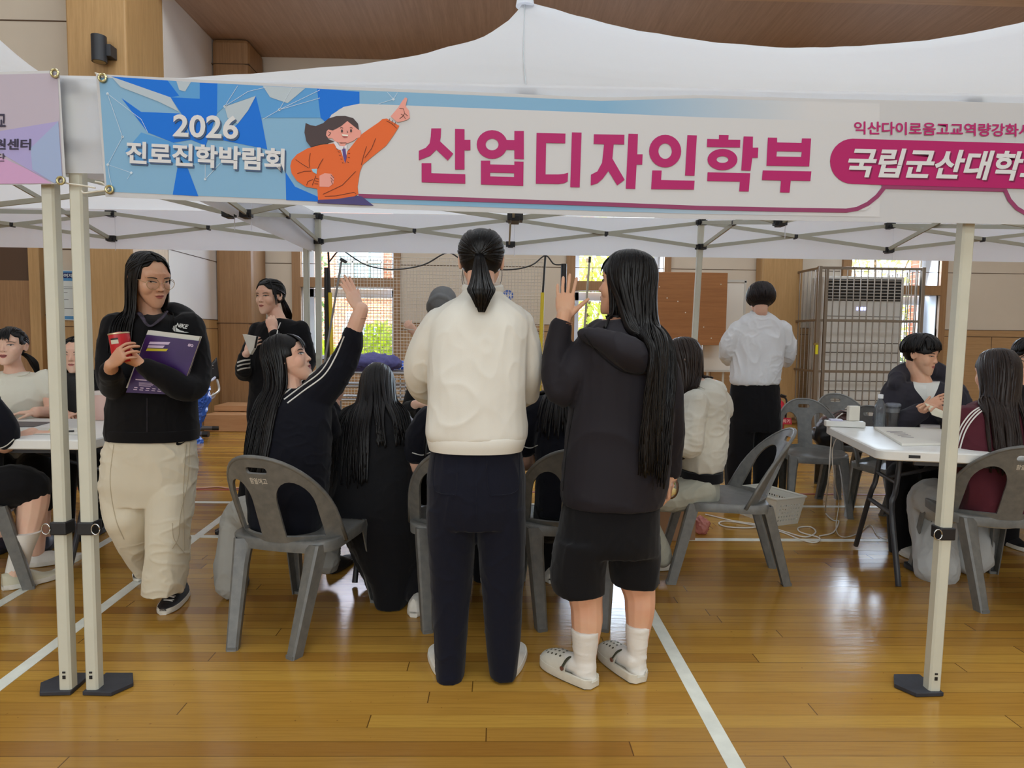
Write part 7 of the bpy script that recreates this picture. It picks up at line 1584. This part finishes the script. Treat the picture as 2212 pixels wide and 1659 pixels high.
# wood notice board and whiteboard behind it
def panel(root, name, x0, x1_, y0, y1, Yp, th, m_): a = P(x0, y0, Yp); b = P(x1_, y1, Yp); q = MB(); q.span((a.x, Yp, b.z), (b.x, Yp + th, a.z)); return q.build(name, m_, root, smooth=False, bevel=.003), a, b
wb = thing('notice_board', 'plain brown wood board standing in front of the whiteboard', 'board', G(1490, 935)); o_, a, b = panel(wb, 'board', 1400, 1567, 587, 746, 6.7, .03, wood('ply_board', (138, 88, 46), (160, 106, 60), 'X', .5))
for x in (a.x + .12, b.x - .5): q = MB(); q.span((x - .02, 6.73, 0), (x + .02, 6.77, a.z - .1)); q.build('leg', M_oak_d, wb, smooth=False)
q = MB()
for k in range(9): q.ell((a.x + .05 + (b.x - a.x - .1) * ((k * .37) % 1), 6.698, b.z + .05 + (a.z - b.z - .1) * ((k * .61) % 1)), (.008, .004, .008), None, 8, 6)
q.build('pin', mat('pin_white', (220, 214, 200), .5), wb)
ww = thing('whiteboard', 'whiteboard on legs behind the brown wood board', 'board', G(1560, 930)); o_, a, b = panel(ww, 'board', 1524, 1603, 606, 801, 6.95, .02, mat('whiteboard_face', (216, 212, 206), .3)); q = MB()
for s_, e in (((a.x - .02, 6.94, a.z - .02), (b.x + .02, 6.975, a.z + .015)), ((a.x - .02, 6.94, b.z - .02), (b.x + .02, 6.975, b.z + .01)), ((b.x - .012, 6.94, b.z), (b.x + .015, 6.975, a.z)), ((a.x - .015, 6.94, b.z), (a.x + .012, 6.975, a.z))): q.span(s_, e)
q.build('frame', mat('board_frame', (196, 194, 190), .35, metal=.3), ww, smooth=False)
for x in (a.x + .08, b.x - .25): q = MB(); q.tube([(x, 6.99, 0.0), (x, 6.99, b.z + .2)], .016, 10); q.build('leg', mat('board_leg', (196, 190, 180), .4), ww)
# air conditioner in its steel cage
YA = 7.12; ac = thing('air_conditioner', 'tall white floor-standing air conditioner inside the steel cage', 'air conditioner', P(1865, 900, YA)); xa, xb = P(1778, 650, YA).x, P(1952, 650, YA).x; zt = P(1865, 597, YA).z; M_ac = mat('ac_white', (216, 214, 210), .45)
q = MB(); q.span((xa, YA, 0), (xb, YA + .36, zt)); q.build('body', M_ac, ac, smooth=False, bevel=.015); za, zb = P(1865, 603, YA).z, P(1865, 650, YA).z; q = MB(); q.span((xa + .05, YA - .006, zb), (xb - .05, YA + .02, za)); vent = q.build('vent', mat('vent_dark', (34, 32, 32), .6), ac, smooth=False); q = MB()
for k in range(7): z = zb + (za - zb) * (k + .5) / 7; q.box(((xa + xb) / 2, YA - .012, z), (xb - xa - .12, .02, .008), Matrix.Rotation(.5, 3, 'X'))
obj('louvre', q.mesh('louvre', False), mat('louvre_grey', (176, 170, 166), .5), vent); q = MB()
for k in range(9): z = .12 + k * .135; q.span((xa + .04, YA - .004, z), (xb - .04, YA + .004, z + .012))
q.build('intake_grille', mat('grille_shadow', (96, 90, 86), .7), ac, smooth=False); q = MB(); zz = P(1865, 684, YA).z; q.span((xa + .02, YA - .004, zz), (xb - .02, YA + .002, zz + .006)); q.build('panel_joint', mat('grille_shadow', (96, 90, 86), .7), ac, smooth=False)
t = NT('display_blue'); t.set(Emission_Strength=2.0); t.b.inputs['Emission Color'].default_value = (.35, .40, 1, 1); q = MB(); c = P(1862, 667, YA - .004)
for dx, w in ((-.065, .02), (-.005, .05), (.045, .022)): q.box(c + V((dx, 0, 0)), (w, .006, .045))
q.build('display', t.m, ac, smooth=False)
YC = 6.85; cg = thing('steel_cage', 'stainless steel bar cage around the air conditioner', 'cage', P(1880, 920, YC)); M_ss = mat('stainless', (150, 140, 130), .28, metal=.9); xa, xb = P(1766, 700, YC).x, P(1988, 700, YC).x; zt = P(1870, 580, YC).z
def beam(name, a, b, s_=.04): a = V(a); b = V(b); q = MB(); q.span((min(a.x, b.x) - s_ / 2, min(a.y, b.y) - s_ / 2, min(a.z, b.z) - s_ / 2), (max(a.x, b.x) + s_ / 2, max(a.y, b.y) + s_ / 2, max(a.z, b.z) + s_ / 2)); return q.build(name, M_ss, cg, smooth=False, bevel=.004)
for x in (xa, xb):
    beam('post', (x, YC, .02), (x, YC, zt), .05); beam('post', (x, 7.68, .02), (x, 7.68, zt))
    for z in (.08, P(1870, 803, YC).z, P(1870, 693, YC).z, zt): beam('rail', (x, YC, z), (x, 7.68, z), .03)
    for k in range(1, 7): y = YC + (7.68 - YC) * k / 7; q = MB(); q.tube([(x, y, .08), (x, y, zt)], .008, 8); q.build('bar', M_ss, cg)
for z in (.08, P(1870, 803, YC).z, P(1870, 693, YC).z, zt): beam('rail', (xa, YC, z), (xb, YC, z), .035)
beam('door_stile', (xa + .09, YC - .02, .1), (xa + .09, YC - .02, zt - .04), .04)
for k in range(1, 14): x = xa + .1 + (xb - xa - .1) * k / 14; q = MB(); q.tube([(x, YC, .08), (x, YC, zt)], .009, 8); q.build('bar', M_ss, cg)
q = MB(); c = P(1764, 755, YC - .05); q.box(c, (.035, .02, .13)); q.build('padlock_tag', mat('tag_yellow', (216, 206, 40), .5), cg, smooth=False, bevel=.004); q = MB(); q.box(c + V((-.01, .01, .075)), (.05, .03, .03)); q.build('padlock', mat('lock_brass', (170, 150, 90), .3, metal=.8), cg, smooth=False)
# fire extinguisher with its stand sign
c = G(1688, 940); fx = thing('fire_extinguisher', 'red fire extinguisher and stand sign behind the facing grey chair', 'fire extinguisher', c); q = MB(); q.lathe([(.07, .02), (.075, .04), (.075, .36), (.06, .42), (.025, .45), (.025, .48)], c + V((0, .12, 0)), 20); q.build('cylinder', mat('extinguisher_red', (186, 30, 52), .3), fx); q = MB(); q.tube([c + V((0, .12, .48)), c + V((.02, .10, .52)), c + V((.08, .08, .50))], .012, 8); q.tube([c + V((.01, .12, .5)), c + V((.09, .1, .45)), c + V((.085, .09, .2))], .012, 8, res=10); q.build('valve', M_blk, fx)
q = MB(); q.span(c + V((-.13, -.02, 0)), c + V((.13, .25, .02))); q.build('stand', mat('stand_red', (176, 36, 62), .4), fx, smooth=False); Fx = Flat(c.y); q = MB(); A = [P(1674, 902, c.y), P(1709, 903, c.y), P(1711, 917, c.y), P(1680, 916, c.y)]; q.add(A + [p_ + V((0, .01, 0)) for p_ in A], [(0, 1, 2, 3), (7, 6, 5, 4), (0, 4, 5, 1), (1, 5, 6, 2), (2, 6, 7, 3), (3, 7, 4, 0)]); q.build('sign_plate', mat('stand_red', (176, 36, 62), .4), fx, smooth=False); words('lettering', '소화기', (1682, 905), (1707, 906), (1707, 914), (1682, 913), 3, mat('sign_pink', (236, 190, 190), .5), fx, Fx, weight=.02)
# white perforated basket
bc = G(1700, 1122); bs = thing('basket', 'white perforated plastic basket on the floor behind the side-on grey chair', 'basket', (1.80, 2.28, 0), radians(22)); M_bk = mat('basket_white', (222, 220, 210), .4, translucent=.1)
H_, W0, L0, W1, L1 = .185, .205, .33, .255, .40
def wallp(nm, o, ax, w0, w1, inn):
    pts = [(-w0 / 2, 0), (w0 / 2, 0), (w1 / 2, H_), (-w1 / 2, H_)]; hol = []; nx = int(w0 / .024)
    for j in range(5):
        for i in range(nx): x = (i - (nx - 1) / 2) * .0235; z = .03 + j * .026; hol.append([(x + .0062 * cos(a), z + .0075 * sin(a)) for a in [2 * pi * k / 8 for k in range(8)]])
    q = MB(); up = (V((0, 0, 1)) * H_ - inn * ((W1 - W0) / 2 if nm == 's' else (L1 - L0) / 2)).normalized(); q.prism([pts] + hol, ax, up, inn, o, .003); q.build('side_wall', M_bk, bs, smooth=False, local=True)
wallp('f', V((0, -L0 / 2, .006)), V((1, 0, 0)), W0, W1, V((0, 1, 0))); wallp('f', V((0, L0 / 2, .006)), V((-1, 0, 0)), W0, W1, V((0, -1, 0))); wallp('s', V((-W0 / 2, 0, .006)), V((0, -1, 0)), L0, L1, V((1, 0, 0))); wallp('s', V((W0 / 2, 0, .006)), V((0, 1, 0)), L0, L1, V((-1, 0, 0)))
q = MB(); q.span((-W0 / 2, -L0 / 2, 0), (W0 / 2, L0 / 2, .006)); q.build('bottom', M_bk, bs, smooth=False, local=True); q = MB(); rr = [(W1 / 2, L1 / 2), (-W1 / 2, L1 / 2), (-W1 / 2, -L1 / 2), (W1 / 2, -L1 / 2)]; q.tube([V((x * (1 + .02 * s_), y, H_ + .004)) for x, y in rr + rr[:1] for s_ in (0,)], .008, 8); q.build('rim', M_bk, bs, local=True)
pp = thing('paper_sheet', 'crumpled white paper lying in the white basket', 'paper', (1.80, 2.28, .02)); q = MB(); N = 8; g_ = [[V((1.72 + .16 * i / N, 2.18 + .2 * j / N, .05 + .04 * noise.noise(V((i * .5, j * .5, 2))))) for j in range(N + 1)] for i in range(N + 1)]; q.rings(g_, False, closed=False); q.build('sheet', mat('paper_white', (226, 222, 212), .8), pp, angle=20)
# cables on the floor and down from the table
M_cab = mat('cable_white', (216, 210, 200), .5)
def cable(label, pts, r=.0045, m_=None, n=60): q = MB(); q.tube(pts, r, 7, res=n); return tag(q.build('power_cable', m_ or M_cab), label, 'cable', None)
g = lambda x, y: G(x, y, .006)
cable('white cable looped on the floor left of the basket', [g(1524, 1111), g(1580, 1124), g(1640, 1134), g(1620, 1140), g(1570, 1138), g(1553, 1130), g(1575, 1126), g(1650, 1138)])
cable('white cable coiled on the floor in front of the basket', [g(1650, 1139), g(1690, 1150), g(1730, 1166), g(1760, 1172), g(1770, 1162), g(1730, 1150), g(1725, 1140), g(1750, 1138), g(1762, 1150), g(1740, 1160), g(1700, 1150), g(1672, 1141)])
tz = .72
cable('thick white cable falling from the right table to the floor coil', [P(1820, 893, 2.02), P(1806, 905, 1.93), P(1797, 930, 1.86), P(1795, 960, 1.84), P(1790, 1030, 1.85), G(1783, 1100, .02), g(1786, 1112), g(1800, 1124), g(1812, 1126), g(1800, 1150), g(1770, 1158)])
cable('thin white cable falling from the power strip at the table corner', [P(1836, 925, 1.75), P(1812, 940, 1.74), P(1798, 975, 1.76), P(1803, 1040, 1.8), G(1812, 1085, .08), g(1806, 1140), g(1820, 1160), g(1855, 1152), g(1880, 1134), g(1900, 1160), g(1960, 1178)], .003)
cable('pale pink cable lying across the floor behind the walking girl', [g(330, 1056), g(420, 1055), g(470, 1052), g(500, 1055), g(560, 1050)], .006, mat('cable_pink', (206, 160, 140), .5))
# things on the right table
tp3 = lambda x, y, z=.721: G(x, y, z)
ps = thing('power_strip', 'white power strip at the near corner of the right table', 'power strip', tp3(1822, 922)); c = tp3(1824, 922); q = MB(); q.box(c + V((0, 0, .018)), (.22, .055, .036), Matrix.Rotation(-.25, 3, 'Z')); q.build('body', mat('plastic_white', (224, 222, 216), .4), ps, smooth=False, bevel=.006); q = MB(); q.box(c + V((-.05, .01, .04)), (.07, .05, .012), Matrix.Rotation(-.25, 3, 'Z')); q.build('cover', mat('plastic_haze', (206, 204, 226), .3), ps, smooth=False, bevel=.004)
cg_ = thing('charger', 'white charger block standing on the power strip', 'charger', c + V((.045, 0, .037))); q = MB(); q.box(c + V((.05, 0, .037 + .045)), (.066, .034, .09)); q.build('block', mat('plastic_cream', (226, 220, 206), .4), cg_, smooth=False, bevel=.005)
b0 = tp3(1899, 924); bt_ = thing('water_bottle', 'clear plastic water bottle on the right table', 'bottle', b0); sc = .205 / .205; q = MB(); M_pet = glassy('pet_clear', (236, 242, 246), .10, .03, .06)
pr = [(.028, 0), (.031, .004), (.031, .03), (.029, .036), (.031, .042), (.029, .05), (.031, .056), (.029, .064), (.031, .07), (.031, .115), (.029, .13), (.020, .155), (.0125, .168), (.0125, .178)]; q.lathe(pr, b0, 24); q.build('bottle_body', M_pet, bt_); q = MB(); q.lathe([(.0145, .176), (.0145, .198), (.013, .2)], b0, 20); q.build('cap', mat('cap_white', (226, 226, 226), .4), bt_); q = MB(); q.lathe([(.0275, .003), (.0275, .085)], b0, 20); q.build('water', glassy('water', (214, 226, 236), .35, .02, .10), bt_)
b0 = tp3(1927, 922); cu = thing('iced_drink', 'clear takeaway cup of dark iced coffee on the right table', 'drink', b0); q = MB(); q.lathe([(.030, 0), (.032, .004), (.041, .128)], b0, 24); q.build('cup', M_pet, cu); q = MB(); q.lathe([(.0285, .004), (.036, .088)], b0, 24); q.build('coffee', mat('coffee_dark', (44, 24, 20), .15, spec=.6), cu); q = MB(); q.lathe([(.0365, .088), (.0392, .112)], b0, 24); q.build('ice', mat('ice_pale', (186, 184, 186), .2, alpha=.5), cu); q = MB(); q.lathe([(.043, .126), (.0435, .136), (.036, .144), (.012, .146)], b0, 24); q.build('lid', glassy('lid_clear', (220, 226, 240), .3, .05, .2), cu)
pd = thing('paper_stack', 'stack of printed white sheets at the front of the right table', 'papers', tp3(1950, 945)); A = [tp3(1888, 926), tp3(2030, 928), tp3(2050, 962), tp3(1948, 963)]; q = MB(); q.add(A + [a + V((0, 0, .012)) for a in A], [(3, 2, 1, 0), (4, 5, 6, 7), (0, 1, 5, 4), (1, 2, 6, 5), (2, 3, 7, 6), (3, 0, 4, 7)]); q.build('sheets', mat('paper_white', (226, 222, 212), .8), pd, smooth=False); q = MB()
for k in range(5): q.add([tp3(1915 + 8 * k, 931 + 3 * k, .7336), tp3(1950 + 6 * k, 932 + 3 * k, .7336), tp3(1950 + 6 * k, 933 + 3 * k, .7336), tp3(1915 + 8 * k, 932 + 3 * k, .7336)], [(0, 1, 2, 3)])
q.build('small_print', mat('print_grey', (140, 130, 136), .7), pd, smooth=False)
mk = thing('marker_pack', 'pack of white markers lying on the right table near the tent leg', 'markers', tp3(2002, 921)); q = MB()
for k in range(3): a = tp3(1988, 919 + 2.5 * k, .73); b = tp3(2030, 920 + 2.5 * k, .73); q = MB(); q.tube([a, b], .007, 8); q.build('marker', mat('marker_white', (222, 216, 216), .4), mk)
# bag on the chair behind the table
bg = thing('handbag', 'black and brown bag lying on the grey chair behind the right table', 'bag', (2.62, 2.93, .42)); q = MB(); q.ell((2.66, 3.0, .54), (.20, .12, .14), None, 20, 14); obj('body', fuse(q, .01, 3, folds(.02, 7, sz=1, seed=93), 'bag'), mat('bag_brown', (74, 44, 38), .5), bg); q = MB(); q.ell((2.50, 2.9, .50), (.12, .10, .13), None, 18, 12); obj('flap', fuse(q, .01, 3, folds(.02, 8, sz=1, seed=94), 'flap'), mat('bag_black', (28, 26, 28), .45), bg); q = MB(); q.tube([(2.48, 2.95, .58), (2.60, 2.93, .68), (2.78, 2.96, .62)], .012, 8, res=14, flat=.4); q.build('strap', mat('bag_black', (28, 26, 28), .45), bg)
# left table things
lt = lambda x, y, z=.7215: G(x, y, z)
def sheet(label, px, m_, th=.002): A = [lt(*p) for p in px]; r_ = thing('paper_sheet', label, 'paper', A[0]); q = MB(); q.add(A + [a + V((0, 0, th)) for a in A], [(3, 2, 1, 0), (4, 5, 6, 7), (0, 1, 5, 4), (1, 2, 6, 5), (2, 3, 7, 6), (3, 0, 4, 7)]); q.build('sheet', m_, r_, smooth=False); return r_
sheet('dark printed sheet lying on the left table', [(28, 911), (112, 912), (74, 922), (14, 922)], mat('print_dark', (84, 78, 82), .5)); s2 = sheet('white sheet with a yellow mark on the left table, before the dark sheet', [(85, 924), (200, 926), (190, 939), (55, 938)], mat('paper_white', (226, 222, 212), .8)); q = MB(); q.add([lt(108, 926, .7242), lt(118, 926, .7242), lt(114, 930, .7242), lt(104, 930, .7242)], [(0, 1, 2, 3)]); q.build('yellow_mark', mat('note_yellow', (226, 216, 110), .6), s2, smooth=False)
sheet('plain white sheet at the left end of the left table, by the sleeve', [(10, 926), (70, 925), (48, 937), (-20, 938)], mat('paper_white', (226, 222, 212), .8)); q = MB(); q.tube([lt(137, 932, .729), lt(160, 931, .729)], .0045, 8); tag(q.build('pen', M_blk), 'black pen lying on the white sheet on the left table', 'pen')
c = lt(226, 905); pk = thing('pink_tub', 'pale pink tub on the left table beside the tent leg', 'tub', c); q = MB(); q.lathe([(.062, 0), (.065, .004), (.072, .15), (.070, .155)], c, 24); q.build('tub', mat('tub_pink', (228, 190, 178), .5), pk); q = MB(); q.lathe([(.075, .148), (.075, .162), (.06, .166)], c, 24); q.build('lid', mat('tub_lid', (226, 214, 206), .5), pk)
# middle table things
mt = lambda x, y, z=.7215: G(x, y, z)
def block(name, label, cat, c, s_, m_, rz=0): q = MB(); q.box(V(c) + V((0, 0, s_[2] / 2)), s_, Matrix.Rotation(rz, 3, 'Z')); return tag(q.build(name, m_, smooth=False, bevel=.003), label, cat)
block('paper_box', 'small white box on the middle table beside the raised-arm girl', 'box', (-.80, 1.45, .7205), (.10, .14, .05), mat('paper_white', (226, 222, 212), .8), .2); block('paper_pad', 'white paper pad on the middle table behind the crouching girl', 'paper', (-.45, 1.16, .7205), (.21, .29, .008), mat('paper_white', (226, 222, 212), .8), .1)
# steel trolley with a lattice shelf beyond the table
c = V((-1.22, 3.9, 0)); tr = thing('steel_trolley', 'steel tube trolley with shelves behind the middle table', 'trolley', c); M_tr = mat('trolley_steel', (186, 186, 190), .25, metal=.9)
for sx in (-.36, .36):
    for sy in (-.2, .2): q = MB(); q.tube([c + V((sx, sy, .0)), c + V((sx, sy, .92))], .016, 10); q.build('leg', M_tr, tr)
for z in (.25, .5, .66, .78, .9): q = MB(); q.tube([c + V((-.36, -.2, z)), c + V((.36, -.2, z)), c + V((.36, .2, z)), c + V((-.36, .2, z)), c + V((-.36, -.2, z))], .014, 8); q.build('rail', M_tr, tr)
for z in (.26, .52): q = MB(); q.span(c + V((-.36, -.2, z - .01)), c + V((.36, .2, z))); q.build('shelf', mat('shelf_grey', (150, 146, 142), .5), tr, smooth=False)
q = MB()
for k in range(9): q.span(c + V((-.05 + .045 * k, -.215, .66)), c + V((-.04 + .045 * k, -.205, .86)))
for k in range(6): q.span(c + V((-.05, -.215, .67 + .035 * k)), c + V((.32, -.205, .68 + .035 * k)))
q.build('lattice', mat('lattice_white', (222, 224, 230), .5), tr, smooth=False)
q = MB(); q.ell(c + V((-.05, 0, .98)), (.30, .16, .09), None, 20, 12); tag(obj('folded_cloth', fuse(q, .01, 3, folds(.03, 8, sz=1, seed=97), 'cloth'), cloth('cloth_violet', (98, 96, 150), .8)), 'crumpled violet cloth on top of the steel trolley', 'cloth'); 
# blue tarp over a low wood bench by the net
c = P(880, 800, 6.4); q = MB(); q.span((c.x - .55, 6.3, 0), (c.x + .6, 6.75, c.z - .02)); tag(q.build('low_bench', M_oak, smooth=False, bevel=.01), 'low wood bench by the net under the blue sheet', 'bench'); q = MB(); q.ell((c.x + .1, 6.45, c.z + .02), (.33, .22, .10), None, 20, 12); tag(obj('blue_sheet', fuse(q, .012, 3, folds(.04, 8, sz=1, seed=99), 'sheet'), mat('tarp_blue', (40, 92, 200), .35)), 'bright blue plastic sheet bundled on the low bench by the net', 'sheet')
# wood blocks in the left corner, stacking chair and blue bag
def box_px(label, x0, x1_, ytop, ybot, Yf, dep): a = P(x0, ytop, Yf); b = P(x1_, ybot, Yf); q = MB(); q.span((a.x, Yf, max(0, b.z)), (b.x, Yf + dep, a.z)); return tag(q.build('wood_block', wood('ply_pale', (176, 128, 88), (196, 150, 108), 'X', .5), smooth=False, bevel=.004), label, 'box', 'wood blocks in the corner')
b_ = G(500, 933); box_px('lower and larger pale wood block in the left corner', 440, 560, 896, 933, b_.y, .55); a = P(470, 888, b_.y + .25); box_px('upper pale wood block against the corner column', 462, 556, 876, 889, b_.y + .33, .45)
c = G(452, 950); nc = thing('office_chair', 'black backed tube frame chair behind the walking girl', 'chair', (c.x, c.y, 0)); Yk = c.y; q = MB(); rows = []
for k in range(9):
    t_ = k / 8; yb_ = 822 - 4 * t_; yt = 808 - 36 * t_ if t_ < .99 else 772; rows.append([P(436 + 36 * t_ - 5 * j / 6 * t_ * 1, yb_ + (yt - yb_) * j / 6, Yk - .05 + .12 * t_) for j in range(7)])
q.rings(rows, False, closed=False); bo = q.build('backrest', mat('chair_black', (30, 30, 34), .4), nc); so = bo.modifiers.new('s', 'SOLIDIFY'); so.thickness = .025
q = MB()
for i in range(5):
    for j in range(4): q.ell(P(444 + 5.2 * i, 815 - 7 * j - 1.5 * i, Yk - .075 + .03 * i), (.006, .004, .006), None, 8, 6)
obj('perforation', q.mesh('holes'), mat('hole_pale', (190, 186, 180), .6), bo); q = MB(); q.tube([P(436, 820, Yk - .06), P(455, 822, Yk - .02), P(465, 815, Yk + .03)], .016, 8, res=10); q.build('lower_rim', mat('rim_pale', (200, 204, 226), .4), nc)
q = MB(); q.tube([P(466, 812, Yk + .05), P(473, 838, Yk + .05), P(466, 850, Yk), P(430, 868, Yk - .1)], .014, 8, res=16); q.build('arm_tube', mat('tube_grey', (186, 182, 176), .35, metal=.5), nc); q = MB(); q.tube([P(446, 862, Yk - .05), P(458, 858, Yk), P(464, 850, Yk + .02)], .022, 8, res=8); q.build('seat_edge', mat('rim_pale', (200, 204, 226), .4), nc)
for x0, x1_, yy in ((420, 474, 926), (405, 450, 940)): a = G(x0, yy + 6); b = G(x1_, yy + 6); q = MB(); q.tube([a + V((0, 0, .045)), b + V((0, 0, .045))], .042, 8, flat=.8); q.build('foot_bar', mat('bar_grey', (92, 92, 98), .45), nc); q = MB(); q.tube([a.lerp(b, .75) + V((0, 0, .045)), b + V((.004, 0, .045))], .045, 8, flat=.8); q.build('foot_cap', M_blk, nc)
q = MB(); q.tube([G(424, 930, .05), P(430, 868, Yk - .1)], .016, 8); q.build('upright', mat('tube_grey', (186, 182, 176), .35, metal=.5), nc)
bb = thing('blue_bag', 'crumpled blue plastic bag hanging behind the walking girl', 'bag', G(430, 962)); q = MB(); Yg = Yk - .25; q.tube([P(442, 832, Yg), P(432, 860, Yg), P(424, 900, Yg), P(418, 940, Yg), P(424, 958, Yg)], [.05, .10, .09, .055, .07], 16, res=20, round_caps=True); q.tube([P(424, 958, Yg), P(440, 962, Yg)], [.05, .01], 10); obj('film', fuse(q, .008, 2, folds(.035, 9, sz=.8, seed=103, fine=.6), 'film'), mat('bag_blue', (56, 108, 206), .25, translucent=.25, coat=.3), bb)
block('cardboard_box', 'tan cardboard box on the floor under the middle table, behind the pale hoodie girl', 'box', (.98, 1.86, 0), (.30, .22, .26), mat('cardboard', (166, 128, 96), .8, var=.05), .1)
c = G(1520, 1158); q = MB(); q.ell(c + V((0, .06, .055)), (.05, .05, .055), None, 16, 10); tag(obj('pink_bag', fuse(q, .006, 2, folds(.02, 14, sz=1, seed=111, fine=.6), 'film'), mat('bag_pink', (222, 150, 140), .3, translucent=.3)), 'small crumpled pink plastic bag on the floor behind the side-on chair', 'bag')
